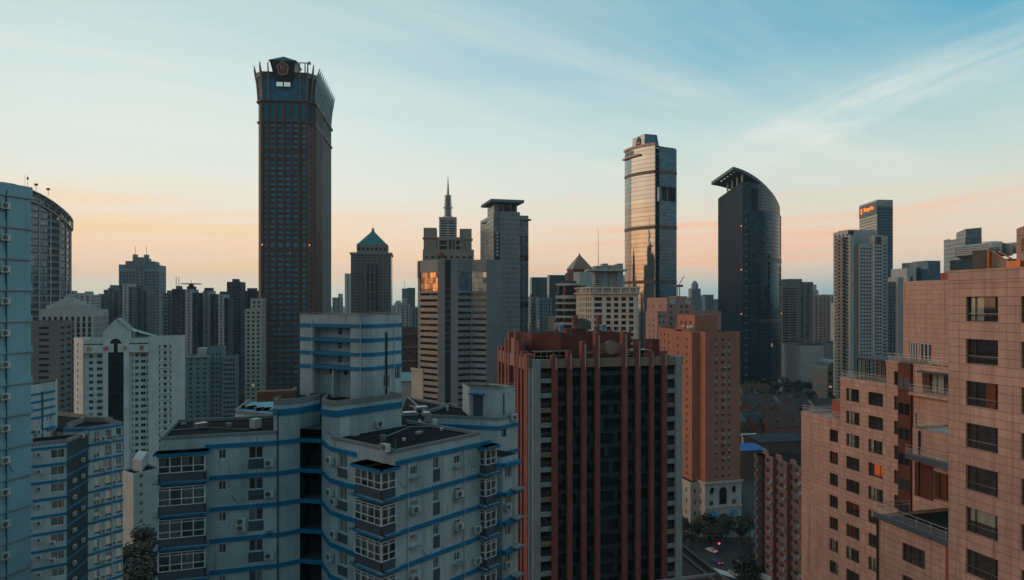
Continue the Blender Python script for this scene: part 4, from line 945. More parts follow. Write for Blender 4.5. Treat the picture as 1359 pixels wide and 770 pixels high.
def cream_grid():
    Y = 400; zz = lambda y: Z(y, Y); A = P(786, Y); E = P(844.5, Y - 4); E2 = P(847.5, Y + 1)
    b = Bld('cream_grid_building', 'cream building with a grid of square windows and a blue glass rooftop lantern', 'office building', A)
    mat = plaster('cream_grid_render', (.60, .545, .455), streak=.25)
    pts = [P(764.5, Y + 22), P(769, Y + 13), P(776, Y + 5.5), A, E, E2, P(847, Y + 26), P(766, Y + 34)]
    fr = lambda cols, h=2.2: spec(cols, 3.45, h, .65, 1.8, d=.35, pm=PF, fm=K['darkframe'])
    b.poly(pts, 0, zz(389), mat, {0: fr(even(2, 1.0, .3)), 1: fr(even(3, .95, .2)), 2: fr(even(3, .95, .2)), 3: fr(lambda L: [(L * .035 + 2.0, 3.3), (L * .20, 1.2), (L * .375, 2.6), (L * .545, 2.6), (L * .715, 2.6), (L * .885, 2.6)]), 4: fr(even(2, .7, .1))}, None, 0)
    con = curtain('rooftop_glass_band', (.34, .40, .40), 2.2, 3.0, mull=(.34, .26, .22), mw=.45, mh=.2, metal=.4, rough=.15)
    out = inset(pts, -.5)
    m_ = MB()
    for i in range(8): m_.obox(out[i], out[(i + 1) % 8], -.8, 0, zz(388.2), zz(382), con)
    m_.build('glass_balustrade', b.root)
    m_ = MB()
    for zq, t in ((zz(389.3), .9), (zz(381.8), .6)):
        for i in range(8): m_.obox(out[i], out[(i + 1) % 8], -1.2, t, zq - .35, zq + .35, mat, .3, .3)
    m_.build('cornice', b.root)
    for px in (772, 778, 783, 788, 800, 812, 824, 836, 845):
        j = 3 if px >= 786 else 2; p, q_ = (out[3], out[4]) if j == 3 else (out[2], out[3]); d = math.degrees(math.atan2(q_[1] - p[1], q_[0] - p[0])); c = to_px(p, d, px); m_ = MB(); m_.obox(go(c, d, -.4), go(c, d, .4), 0, .35, zz(389), zz(381.8), mat); m_.build('pilaster', b.root)
    bl = curtain('ribbed_blue_glass', (.20, .32, .38), 3, 1.3, mull=(.38, .44, .46), mw=.3, mh=.45, metal=.5, rough=.12)
    for l, r, t in ((800.5, 807, 349), (819.5, 827, 349)):
        m_ = MB(); m_.prism(rect_px(l, r, Y + 6, 4, 9), zz(382), zz(t), bl); m_.build('glass_lantern', b.root)
    m_ = MB(); m_.prism(rect_px(807.2, 819.3, Y + 7, 4, 8), zz(382), zz(351), K['beige']); m_.build('lantern_wall', b.root)
    m_ = MB(); m_.prism(rect_px(789.5, 800, Y + 8, 4, 9), zz(382), zz(352), bl); m_.build('glass_lantern', b.root)
    m_ = MB(); pl = rect_px(781, 833, Y + 1, 4, 15); m_.prism(pl, zz(359.5), zz(357), m_pale); m_.build('canopy_slab', b.root)
    m_ = MB(); p = P(796, Y + 3)
    for s_ in (-1, 1): m_.tube((p[0] + s_ * .6, p[1], zz(383)), (p[0] + s_ * .6, p[1], zz(360)), .14, m_redb, 5)
    for k in range(8): z = zz(382) + k * 1.2; m_.tube((p[0] - .6, p[1], z), (p[0] + .6, p[1], z + 1.2), .1, m_redb, 4)
    m_.build('ladder', b.root)
    p = P(794, Y + 8); m_ = MB(); m_.tube((*p, zz(357)), (*p, zz(300)), .22, m_redb, 6, .06); m_.build('mast', b.root); b.done()
cream_grid()
def glass_tower():
    Y = 800; zz = lambda y: Z(y, Y); C = P(875, Y); th = 30
    b = Bld('curved_glass_skyscraper', 'glass skyscraper with a curved sunset reflecting face and tapered crown bearing an emblem', 'skyscraper', C)
    W = along(C, th, 898); S0 = P(869, Y + 1.0); D = along(S0, 120, 832)
    gold = curtain('sunset_mirror_glass', (.33, .345, .35), 60, 5.2, mull=(.07, .10, .12), mw=.2, mh=.35, metal=.95, rough=.05, tilt=.006, var=.12)
    navy = curtain('navy_mirror_glass', (.055, .11, .16), 2.2, 4.0, mull=(.03, .05, .07), mw=.3, mh=.35, metal=.85, rough=.06, tilt=.01, lit=.003)
    g = lambda x, y: go(go(C, th, x), th + 90, y)
    n = 14; bulge = 7.5
    ext = []
    for i in range(n + 1):
        s_ = i / n; p = go(S0, 120, D * s_); o = bulge * math.sin(math.pi * s_ * .85) ; ext.append(go(p, 210, o))
    ext = ext[::-1]                            # left to right
    m_ = MB(); u = 0; ztop = lambda p: zz(191)
    for a, c in zip(ext, ext[1:]):
        L = math.dist(a, c); m_.face([(*a, 0), (*c, 0), (*c, zz(192)), (*a, zz(192))], gold, [(u, 0), (u + L, 0), (u + L, zz(192)), (u, zz(192))], True); u += L
    m_.build('curved_glass_facade', b.root, weld=True)
    m_ = MB(); hor = to_px(S0, 30, 874.8); m_.face([(*S0, 0), (*hor, 0), (*hor, zz(193.5)), (*S0, zz(193.5))], gold); m_.build('corner_strip', b.root)
    nz0, nz1 = zz(266), zz(247)
    w2 = MB(); p = [g(0, 0), g(W, 0), g(W, 40), g(0, 40)]
    def fq(a, c, z0, z1, mat): L = math.dist(a, c); w2.face([(*a, z0), (*c, z0), (*c, z1), (*a, z1)], mat, [(0, z0), (L, z0), (L, z1), (0, z1)])
    fq(p[0], p[1], nz1, zz(195), navy); fq(p[0], p[1], 0, nz0, navy); fq(g(0, 0), g(3, 0), nz0, nz1, navy); fq(p[1], p[2], 0, zz(195), navy); fq(p[2], p[3], 0, zz(195), navy); fq(p[3], ext[0], 0, zz(192), navy)
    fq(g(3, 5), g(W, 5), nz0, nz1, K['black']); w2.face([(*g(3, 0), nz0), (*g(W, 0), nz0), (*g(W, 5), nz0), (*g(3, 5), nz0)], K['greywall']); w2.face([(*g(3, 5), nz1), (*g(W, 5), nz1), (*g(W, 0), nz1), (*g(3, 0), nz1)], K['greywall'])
    w2.build('side_facade', b.root)
    m_ = MB(); m_.tube((*g(W - .8, .8), nz0), (*g(W - .8, .8), nz1), .8, m_bluegrey, 8); m_.tube((*g(W * .55, 2.5), nz0), (*g(W * .55, 2.5), nz1), .7, m_bluegrey, 8); m_.build('notch_column', b.root)
    bandm = flat('copper_band', (.10, .055, .045), .45, .3)
    for y in (227.5, 301, 374):
        m_ = MB(); z = zz(y)
        for a, c in list(zip(ext, ext[1:])) + [(S0, hor), (p[0], p[1])]: m_.obox(a, c, -.2, .5, z - 1.9, z + 1.9, bandm)
        m_.build('copper_band', b.root)
    warmm = flat('pale_copper_cornice', (.55, .33, .24), .5)
    m_ = MB()
    for a, c in zip(ext, ext[1:]): m_.obox(a, c, -1.5, 1.6, zz(192), zz(189), warmm)
    m_.obox(ext[-1], hor, -.8, .6, zz(193.6), zz(192.2), warmm); m_.build('cornice', b.root)
    m_ = MB()
    for a, c in list(zip(ext, ext[1:]))[:9]: m_.obox(a, c, .3, 3.2, zz(203.6), zz(201), warmm)
    m_.build('eyebrow_ledge', b.root)
    m_ = MB()
    for k in (1, 2, 4, 5): a, c = ext[k], ext[k + 1]; m_.obox(a, c, .05, .3, zz(200), zz(194), K['pane'])
    m_.build('terrace_opening', b.root)
    rf = MB(); rf.face([(*q_, zz(194)) for q_ in [p[0], p[1], p[2], p[3]] + ext], K['roof']); rf.build('roof', b.root)
    # tapered crown
    Cc = go(P(855.5, Y + 14), 120, 0); cl = along(Cc, 120, 838.5); cw = along(Cc, th, 876)
    lo = [Cc, go(Cc, th, cw), go(go(Cc, th, cw), 120, cl), go(Cc, 120, cl)]; cx = sum(q_[0] for q_ in lo) / 4; cy = sum(q_[1] for q_ in lo) / 4
    hi = [(q_[0] + (cx - q_[0]) * f, q_[1] + (cy - q_[1]) * f) for q_, f in zip(lo, (.06, .22, .22, .06))]
    z0, z1 = zz(195), [zz(173.5), zz(171.5), zz(171.5), zz(175)]
    cg = curtain('crown_panel', (.33, .37, .37), 2.2, 3.0, mull=(.24, .28, .28), metal=.7, rough=.2, mw=.2, mh=.2)
    m_ = MB()
    for i in range(4):
        j = (i + 1) % 4; m_.face([(*lo[i], z0), (*lo[j], z0), (*hi[j], z1[j]), (*hi[i], z1[i])], cg if i == 3 else navy)
    m_.face([(*hi[i], z1[i] - .5) for i in range(4)], m_redb); m_.build('crown', b.root)
    m_ = MB(); dk = flat('emblem_dark', (.03, .035, .045), .5)
    A, B_ = lo[3], lo[0]; at = lambda s_, z: tuple(A[i] + (B_[i] - A[i]) * s_ for i in (0, 1)) + (z,)
    off = go((0, 0), 210, .5); zc = zz(184)
    for sx, h0, h1 in ((.36, -3.5, 2.6), (.43, -4.6, 5.2), (.50, -6.4, 7.8), (.57, -5.8, 4.6), (.64, -3.8, 5.4)):
        a, c = at(sx - .028, 0), at(sx + .028, 0); m_.obox((a[0], a[1]), (c[0], c[1]), -.5, .5, zc + h0, zc + h1, dk)
    a, c = at(.33, 0), at(.67, 0); m_.obox((a[0], a[1]), (c[0], c[1]), -.5, .65, zc - .3, zc + .5, cg); m_.build('emblem', b.root)
    b.done()
glass_tower()
def visor_tower():
    Y = 700; zz = lambda y, Y=Y: Z(y, Y); C = P(984.3, Y); th = 15; X = lambda px: along(C, th, px); D = along(C, th + 90, 953); W = along(go(C, th + 90, 14.5), th, 1036.8)
    g = lambda x, y: go(go(C, th, x), th + 90, y)
    b = Bld('visor_roof_skyscraper', 'dark navy glass skyscraper under a sweeping curved visor roof', 'skyscraper', C)
    nav = curtain('dark_navy_glass', (.008, .034, .070), 2.4, 4.0, mull=(.007, .010, .014), mw=.2, mh=.3, metal=.05, rough=.2, tilt=.008, lit=.0012, sp=.12)
    blu = curtain('deep_blue_glass', (.035, .085, .135), 2.6, 4.0, mull=(.02, .035, .05), mw=.25, mh=.5, metal=.75, rough=.06, tilt=.01, lit=.0015)
    gry = curtain('slate_blue_glass', (.07, .10, .12), 2.0, 3.0, mull=(.03, .04, .045), mw=.2, mh=.5, metal=.7, rough=.1)
    zf, zb = zz(241), Z(264, C[1] + D)
    m_ = MB(); p0, p1 = go(C, th + 90, D), C
    def fq(a, c, z0, za, zc, mat): L = math.dist(a, c); m_.face([(*a, z0), (*c, z0), (*c, zc), (*a, za)], mat, [(0, z0), (L, z0), (L, zc), (0, za)])
    fq(p0, p1, 0, zb, zf, nav); m_.build('left_facade', b.root)
    x1, x2 = X(985.6), X(993.3)
    m_ = MB(); m_.obox(C, g(x1 + 2, 0), 0, .6, 0, zf, blu); m_.build('edge_strip', b.root)
    m_ = MB(); lv = curtain('louvred_balconies', (.06, .075, .085), 5.5, 7.6, mull=(.16, .18, .19), mw=.5, mh=1.6, metal=.4, lit=.05, rough=.2, litc=(1, .85, .65)); fq(g(x1 + 2, .8), g(x2, .8), 0, zz(275), zz(275), lv); m_.build('balcony_strip', b.root)
    n = 12; arc = []; 
    for i in range(n + 1):
        s_ = i / n; arc.append(g(x2 + (W - x2) * s_, 14.5 * s_ ** 2.2 - 5.0 * math.sin(math.pi * s_)))
    m_ = MB(); u = 0; zt = lambda i: zz(279.5) - 2.5 * (i / n) ** 2
    for i, (a, c) in enumerate(zip(arc, arc[1:])):
        L = math.dist(a, c); m_.face([(*a, 0), (*c, 0), (*c, zt(i + 1)), (*a, zt(i))], blu, [(u, 0), (u + L, 0), (u + L, zt(i + 1)), (u, zt(i))], True); u += L
    fq(arc[-1], g(W, D), 0, zt(n), zt(n), blu); m_.build('curved_glass_facade', b.root, weld=False)
    m_ = MB(); m_.face([(*q_, zz(281)) for q_ in arc] + [(*g(W, D), zz(281)), (*g(0, D), zz(281))], K['roof']); m_.build('terrace_roof', b.root)
    bandm = flat('grey_floor_band', (.05, .06, .065), .4, .4)
    for y in (345, 426): 
        m_ = MB(); 
        for a, c in zip(arc, arc[1:]): m_.obox(a, c, -.2, .35, zz(y) - 2, zz(y) + 2, bandm)
        m_.build('floor_band', b.root)
    # upper body: roof line falls away to the right along an arc
    ia = []; 
    for i in range(n + 1):
        s_ = i / n; ia.append(g(x1 + 1 + (W - 1.5 - x1) * s_, 2.5 + 13.5 * s_ ** 2.2 - 3.0 * math.sin(math.pi * s_)))
    zu = lambda i: zz(240) + (zz(269) - zz(240)) * (i / n) ** 2.4
    m_ = MB(); u = 0
    for i, (a, c) in enumerate(zip(ia, ia[1:])):
        L = math.dist(a, c); m_.face([(*a, zz(283)), (*c, zz(283)), (*c, zu(i + 1)), (*a, zu(i))], gry, [(u, zz(283)), (u + L, zz(283)), (u + L, zu(i + 1)), (u, zu(i))], True); u += L
    a, c = ia[-1], g(W - .5, D); fq(a, c, zz(283), zu(n), zu(n), gry); fq(g(W, D), p0, 0, zb - 12, zb, nav)
    for i in range(n): pass
    m_.face([(*q_, zu(i)) for i, q_ in enumerate(ia)] + [(*c, zu(n)), (*p0, zb)], K['roof']); m_.build('upper_facade', b.root)
    m_ = MB(); m_.obox(g(X(1000), 1.0), g(X(1005), 1.2), -2, 1.5, zz(281), zz(250), nav); m_.build('recess_panel', b.root)
    # visor roof: an arched plate cantilevered over the left and front
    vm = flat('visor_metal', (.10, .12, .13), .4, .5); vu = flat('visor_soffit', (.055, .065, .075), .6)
    m_ = MB(); N = 16; Wv = along(go(C, th + 90, 9), th, 1029.5); fl = X(970.5)
    top = []; 
    for i in range(N + 1):
        s_ = i / N; x = fl + (Wv - fl) * s_; top.append((x, zz(222.8) + (zz(257) - zz(222.8)) * (.35 * s_ + .65 * s_ ** 2.0), -3.0 + 13 * s_ ** 2))
    dz = Z(243, C[1] + D) - zz(222.8); dep = D * .86; th_ = 3.2
    Lq = lambda t: (*g(t[0], t[2]), t[1]); Bq = lambda t: (*g(t[0] , max(dep, t[2] + 6)), t[1] + dz * (max(dep, t[2] + 6) - t[2]) / dep * (1 - .6 * (t[0] - fl) / (Wv - fl)))
    low = lambda p, k=th_: (p[0], p[1], p[2] - k)
    for s_, e in zip(top, top[1:]):
        a, c, d, f = Lq(s_), Lq(e), Bq(e), Bq(s_)
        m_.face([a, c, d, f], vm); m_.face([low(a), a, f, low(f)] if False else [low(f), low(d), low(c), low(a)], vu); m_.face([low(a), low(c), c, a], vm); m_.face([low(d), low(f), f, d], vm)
    a, f = Lq(top[0]), Bq(top[0]); m_.face([low(f), low(a), a, f], vm); d, c = Bq(top[-1]), Lq(top[-1]); m_.face([low(c), low(d), d, c], vm); m_.build('visor_roof', b.root)
    dl = emit('soffit_downlight', (.9, .93, .9), .8)
    for k in range(5):
        t = (fl + 4.5, top[0][1], -1 + (k + .5) * dep / 6.5); z = top[0][1] + dz * (t[2] + 3) / dep - th_; m_ = MB(); m_.tube((*g(t[0], t[2]), z + .3), (*g(t[0], t[2]), z - .6), 1.1, dl, 8); m_.build('soffit_light', b.root)
    for k in range(4):
        y = 1 + k * D / 5.; z0 = zf + (zb - zf) * y / D; z1 = top[0][1] + dz * (y + 3) / dep - th_ + .4; m_ = MB(); m_.tube((*g(1.2, y), z0), (*g(1.2, y), z1), 1.0, m_pale, 8); m_.build('roof_strut', b.root)
    for p, y in ((g(-.5, 0), 300), (g(-.5, D), 301), (arc[-1], 302), (g(-.5, 0), 358), (g(-.5, 0), 417), (arc[-1], 416), (g(-.5, D), 361)): warn(b, p, Z(y, p[1]), .62)
    b.done()
visor_tower()
def pink_res():
    Y = 345; zz = lambda y: Z(y, Y); th = 15.5; C = P(885, Y); X = lambda px: along(C, th, px)
    b = Bld('pale_pink_apartment_tower', 'pale pink stepped apartment tower behind the orange apartment block', 'apartment building', C, 'pink and orange apartment towers')
    sp = spec(every(3.4, 1.4), 3.0, 1.4, .9, 2.0, pm=PF)
    b.poly(sub(C, th, 0, X(920), 0, 22), 0, zz(395), m_pink, {0: spec(lambda L: [(L * .16, 1.3), (L * .55, 1.2), (L * .75, 1.2)], 3, 1.4, .9, 3.2, pm=PF), 3: spec(even(2, 1.2, 3), 3, 1.3, .9, 3, pm=PF)}, None, 1)
    A = P(872.5, Y - 3); dA = along(A, th + 90, 857)
    b.poly([A, to_px(A, th, 887), go(to_px(A, th, 887), th + 90, dA), go(A, th + 90, dA)], 0, Z(413, Y), m_pink, {0: spec(lambda L: [(L * .25, 1.2), (L * .6, 1.2)], 3, 1.4, .9, 1.2, pm=PF), 3: spec(even(2, 1.1, 2), 3, 1.3, .9, 3, pm=PF)}, None, 1)
    b.poly(sub(C, th, X(915), X(954), -2, 14), 0, zz(413), m_pink, {0: sp}, None, 1)
    for px in (893, 913):
        m_ = MB(); p = g2(C, th, X(px), 0)
        m_.tube((p[0], p[1], zz(400.5)), (p[0] + .1, p[1] - .35, zz(400.5)), 1.6, m_pale, 16); m_.build('round_medallion', b.root)
    top_box(b, sub(C, th, X(905), X(919), 5, 14), zz(395) - 1, zz(393), m_tan); b.done()
    # orange block
    Y = 268; zz = lambda y: Z(y, Y); C = P(936, Y); X = lambda px: along(C, th, px); yl = lambda px: along(C, th + 90, px)
    b = Bld('orange_apartment_tower', 'orange brick apartment tower on a cream arched base beside the street', 'apartment building', C, 'pink and orange apartment towers')
    W = X(982); zb = zz(641)
    g = lambda x, y: go(go(C, th, x), th + 90, y)
    m_or2 = m_orange
    rows = dict(fh=3.0, h=1.5, sill=.8, top=1.4)
    wf = lambda cols, **k: spec(cols, 3.0, 1.45, .8, 1.6, pm=K['pane'], **k)
    b.poly(sub(C, th, 0, W, 0, 16), zb, zz(441), m_or2, {0: wf(lambda L: [(L * .33, 1.1), (L * .51, 1.5), (L * .70, 1.1)]), 3: wf(lambda L: [(L * .22, 1.2), (L * .60, 1.1)])}, None, .9)
    # stepped shoulder left of the corner, then the tall core and the far left wing
    b.poly([g(-3.5, 4), g(0, 4), g(0, 20), g(-3.5, 20)], zb, zz(441.5), m_or2, {3: wf(lambda L: [(L * .3, 1.2), (L * .75, 1.1)])}, None, .9)
    K1 = g(-.5, 7); b.poly([K1, go(K1, th, along(K1, th, 952)), go(go(K1, th, along(K1, th, 952)), th + 90, 14), go(K1, th + 90, 14)], zz(442), Z(418, K1[1]), m_or2, {0: spec(lambda L: [(L * .36, .9), (L * .5, .9)], 20, 1.6, 16, .5, fill=PF), 3: spec(even(3, 1.1, 1.5), 3, 1.6, .9, 2, fill=PF)}, None, .6)
    L0 = P(896.5, Y + 16); Lw = along(L0, th, 920); dark = plaster('front_wall_shade', (.040, .034, .034), streak=.1); b.poly([P(874, Y + 44), L0, go(L0, th, Lw), go(P(874, Y + 44), th, Lw)], 0, Z(437.5, Y + 16), m_or2, {0: wf(every(5.5, 1.5), fm=K['frame']), ('m', 1): dark}, None, .9)  # front wall coloured dark for the shade it stands in
    # cream base with arch
    base = plaster('cream_stone_base', (.46, .44, .39), streak=.3)
    bw = lambda cols: spec(cols, 4.4, 1.9, 1.2, 1.6, pm=K['pane'])
    b.poly(sub(C, th, -.4, W + .4, -.4, 17), 0, zb - .02, base, {0: bw(lambda L: [(L * .18, 1.7), (L * .80, 1.7)]), 3: bw(even(3, 1.2, .6))}, None, 0)
    b.poly([g(-4.4, 3.6), g(-.4, 3.6), g(-.4, 20.5), g(-4.4, 20.5)], 0, zb - .3, base, {0: bw(even(1, 1.2, .2)), 3: bw(even(3, 1.2, .6))}, None, 0)
    b.poly([g(-13, 12), g(-4.4, 12), g(-4.4, 30), g(-13, 30)], 0, zb - 2.0, base, {0: bw(even(2, 1.2, .6)), 3: bw(even(3, 1.2, .6))}, None, 0)
    m_ = MB(); m_.obox(g(-.4, -.4), g(W + .4, -.4), 0, .6, zb - .5, zb + .4, base, .5, .5); m_.obox(g(-.4, 17), g(-.4, -.4), 0, .6, zb - .5, zb + .4, base); m_.obox(g(-.4, -.4), g(W + .4, -.4), 0, .35, zb - 10.2, zb - 9.6, base, .3, .3); m_.build('cornice', b.root)
    def arch(cx, z0, z1, w, nm, mat):
        m_ = MB(); N = 10; r = w / 2; pts = [(cx - r, z0), (cx + r, z0)] + [(cx + r * math.cos(math.pi * i / N), z1 - r + r * math.sin(math.pi * i / N)) for i in range(N + 1)]
        m_.face([(*g(x, -.43), z) for x, z in pts], mat); 
        pr = [(cx + (r + .3) * math.cos(math.pi * i / N), z1 - r + (r + .3) * math.sin(math.pi * i / N)) for i in range(N + 1)]
        for i in range(N): m_.face([(*g(pts[2 + i][0], -.6), pts[2 + i][1]), (*g(pr[i][0], -.6), pr[i][1]), (*g(pr[i + 1][0], -.6), pr[i + 1][1]), (*g(pts[3 + i][0], -.6), pts[3 + i][1])][::-1], base)
        m_.build(nm, b.root)
    arch(W * .49, zb - 8.8, zb - 2.0, 3.4, 'arched_window', K['pane']); arch(W * .49, 0.5, zb - 12.4, 4.2, 'entrance_arch', K['lamp2'])
    for s_ in (.18, .80): arch(W * s_, zb - 3.6, zb - 1.8, 1.7, 'arched_window', K['pane'])
    for s_ in (.18, .80): 
        m_ = MB(); x = W * s_; m_.face([(*g(x - 1.3, -.45), zb - 11.4), (*g(x - 1.3, -2.0), zb - 12.8), (*g(x + 1.3, -2.0), zb - 12.8), (*g(x + 1.3, -.45), zb - 11.4)], K['blueband']); m_.build('awning', b.root)
    # air conditioners under windows
    for k in range(16):
        for s_ in (.33, .55, .70):
            if random.random() < .45: ac(b.root, g(W * s_ - .2 + random.uniform(-.4, .4), -.02), zz(441) - 4.0 - 3.0 * k - 1.1, R(th))
        for y in (3.2, 8.5):
            if random.random() < .5: ac(b.root, g(-.02, 16 - y), zz(441) - 4.0 - 3.0 * k - 1.0, R(th - 90))
    m_ = MB()
    for x, y, z, a in ((-2.6, 8, zz(438), .7), (-1, 9, zz(437), 1.9), (-3, 11, zz(437.5), -.5)):
        p = g(x, y); m_.tube((*p, z - 2), (p[0], p[1], z + .6), .12, K['metal'], 5); m_.tube((p[0], p[1], z + .6), (p[0] + .25 * math.cos(a), p[1] - .3, z + .8), .9, K['rail'], 10, .7)
    m_.build('satellite_dish', b.root)
    b.done()
def g2(C, th, x, y): return go(go(C, th, x), th + 90, y)
_ac = {}
def ac(root, p, z, a, near=False, s=1.0):
    """wall mounted air conditioner with its fan"""
    if not _ac:
        m_ = MB(); m_.box(-.42, .42, -.42, -.08, 0, .62, K['acwhite']); m_.box(-.36, -.30, -.40, 0, -.08, 0, K['metal']); m_.box(.30, .36, -.40, 0, -.08, 0, K['metal']); _ac['c'] = m_.mesh('air_conditioner')
        m_ = MB(); m_.tube((-.10, -.42, .31), (-.10, -.435, .31), .25, K['black'], 14); 
        for k in range(4): m_.box(-.35, .15, -.45, -.44, .12 + k * .12, .14 + k * .12, K['acwhite'])
        _ac['f'] = m_.mesh('fan_grille')
    o = link('air_conditioner', _ac['c'], root, (p[0] - root.location[0], p[1] - root.location[1], z), a); o.scale = (s, s, s)
    link('fan_grille', _ac['f'], o); return o
K['lamp2'] = pane('pale_entrance_glass', (.07, .10, .13), (.12, .15, .18), .5)
pink_res()

# ---- right side
def right_mid():
    Y = 780; b = Bld('twin_slab_apartments', 'pair of brownish apartment slabs joined by a blank wall, right of the visor tower', 'apartment building', P(1037, Y)); zz = lambda y: Z(y, Y)
    th = 15; C = P(1038, Y); X = lambda px: along(C, th, px); Dl = 26
    bal = lambda: spec(ribbon(.6), 3.0, 1.5, .9, 2, d=.9, fill=K['pane'])
    b.poly(sub(C, th, 0, X(1058), 0, Dl), 0, zz(378), m_tan, {0: spec(even(2, 9.0, .4), 3, 1.5, .8, 3, d=.9, fill=K['pane'])}, None, 1)
    b.poly(sub(C, th, X(1050), X(1066), 2, Dl), 0, zz(370), m_tan, {}, None, 1)
    b.poly(sub(C, th, X(1066), X(1079.5), 0, Dl), 0, zz(374), m_taupe, {0: spec(lambda L: [(L * .45, 4.5)], 3, 1.5, .8, 3, d=.9, fill=K['pane'])}, None, 1)
    b.poly(sub(C, th, X(1040), X(1051), 3, Dl - 4), 0, zz(370.5), m_tan, {}, None, 1); b.done()
    Y = 720; C = P(1063, Y); X = lambda px: along(C, 6, px)
    b = Bld('white_windowless_hall', 'low pale windowless hall beside the twin slabs, with two small windows at right', 'hall', C)
    b.poly(sub(C, 6, 0, X(1094), 0, 40), 0, Z(459, Y), m_pale, {}, None, 1); b.poly(sub(C, 6, X(1094), X(1130), -2, 40), 0, Z(455.5, Y), K['greywall'], {0: spec(lambda L: [(L * .72, 3), (L * .88, 3)], 40, 3.2, 34, 1, fill=PF)}, None, 1)
    for k in range(9): m_ = MB(); m_.prism(sub(C, 6, X(1066) + k * 3.4, X(1066) + k * 3.4 + 2.2, 6, 12), Z(460, Y), Z(455 if k % 3 else 451, Y), m_taupe); m_.build('roof_unit', b.root)
    b.done()
    Y = 600; C = P(1098, Y); b = Bld('arched_roof_hall', 'low hall with a blue grey barrel roof, in front of the windowless hall', 'hall', C); W = along(C, 6, 1130); m_ = MB(); bm_ = flat('blue_grey_sheet', (.10, .14, .16), .4, .3); N = 8
    for i in range(N):
        a0, a1 = math.pi * i / N, math.pi * (i + 1) / N; f = lambda a: W / 2 - W / 2 * math.cos(a); h = lambda a: Z(491, Y) + 8 * math.sin(a)
        m_.face([(*g2(C, 6, f(a0), 0), h(a0)), (*g2(C, 6, f(a1), 0), h(a1)), (*g2(C, 6, f(a1), 24), h(a1)), (*g2(C, 6, f(a0), 24), h(a0))], bm_)
    m_.face([(*g2(C, 6, W / 2 - W / 2 * math.cos(math.pi * i / N), 0), Z(491, Y) + 8 * math.sin(math.pi * i / N)) for i in range(N, -1, -1)][::-1], m_taupe); m_.build('barrel_roof', b.root); b.poly(sub(C, 6, 0, W, 0, 24), 0, Z(491, Y), m_taupe, {0: spec(every(4, 3), 6, 3, 1.5, .4, fill=PF)}); b.done()
    # big residential tower
    Y = 575; C = P(1127, Y); th = 12; X = lambda px: along(C, th, px); zz = lambda y: Z(y, Y); W = X(1177.5); Dl = along(C, th + 90, 1116.5)
    b = Bld('tall_apartment_tower', 'tall grey apartment tower with balconies and a stepped crown, before the signed glass tower', 'apartment building', C)
    bw = lambda n: spec(even(n, 1.9, .7), 3.0, 1.45, .9, 3.0, d=.7, fill=K['pane'])
    b.poly(sub(C, th, 0, X(1132), -1, 20), 0, zz(306), m_pale, {3: spec(every(4, 2.6), 3, 1.5, .8, 2, d=.7, fill=K['pane'])}, None, 1)
    wc = plaster('warm_blank_wall', (.36, .27, .23), streak=.2)
    b.poly(sub(C, th, X(1132), X(1139.5), .5, 20), 0, zz(325), wc, {}, None, 1)
    b.poly(sub(C, th, X(1139.5), X(1157), -1, 20), 0, zz(323), m_pale, {0: bw(4)}, None, 1)
    b.poly(sub(C, th, X(1157), X(1168), -3, 20), 0, zz(312), m_pale, {0: bw(3)}, None, 1)
    b.poly(sub(C, th, X(1168), W, -.5, 20), 0, zz(312.5), m_pale, {0: spec(even(3, 1.5, .5), 3, 1.45, .9, 7, d=.7, fill=K['pane'])}, None, 1)
    b.poly(sub(C, th, X(1131), X(1168), 4, 18), zz(330), zz(304), m_pale, {}, None, 1)
    b.poly(sub(C, th, -4.2, 0, 3, 5 + Dl * .6), 0, zz(314), m_tan, {0: spec(even(1, 2.6, .3), 3, 1.5, .8, 2, d=.7, fill=K['pane']), 3: spec(every(4, 2.6), 3, 1.5, .8, 2, d=.7, fill=K['pane'])}, None, 1)
    for px, y0, y1, dd in ((1128, 306.5, 311.5, -1), (1162, 314, 322, -3)): m_ = MB(); m_.obox(g2(C, th, X(px) - 2.6, dd), g2(C, th, X(px) + 2.6, dd), .02, .3, zz(y1), zz(y0), K['pane']); m_.build('crown_opening', b.root)
    b.done()
    b = simple('side_apartment_tower', 'slim apartment tower with a blank grey edge, right of the tall apartment tower', 'apartment building', rect_px(1178, 1192, 640, 12, 16), Z(374, 640), m_taupe, {0: spec(even(2, 3., .6), 3, 1.4, .9, 4, d=.6, fill=PF)})
    top_box(b, rect_px(1191.5, 1199, 639, 12, 16), 0, Z(368, 640), m_pale, 'blank_wall'); b.done()
    # glass tower with the orange sign
    Y = 1000; C = P(1164, Y); th = 8; zz = lambda y: Z(y, Y); W = along(C, th, 1185); Dl = 70.
    b = Bld('signed_glass_tower', 'navy glass tower with a glowing orange sign at its top left', 'hotel tower', C)
    nav = curtain('navy_band_glass', (.05, .10, .15), 60, 4.4, mull=(.10, .16, .20), mw=.1, mh=1.0, metal=.7, rough=.1, tilt=.004)
    gg = curtain('olive_band_glass', (.26, .28, .27), 60, 4.4, mull=(.16, .17, .16), mw=.1, mh=1.4, metal=.75, rough=.12, tilt=.006)
    LB = P(1140.5, Y + 62); zL = Z(270.3, Y + 62)
    zt = zz(265)
    m_ = MB(); L = math.dist(LB, C); m_.face([(*LB, 0), (*C, 0), (*C, zt), (*LB, zt)], gg, [(0, 0), (L, 0), (L, zt), (0, zt)]); m_.build('left_facade', b.root)
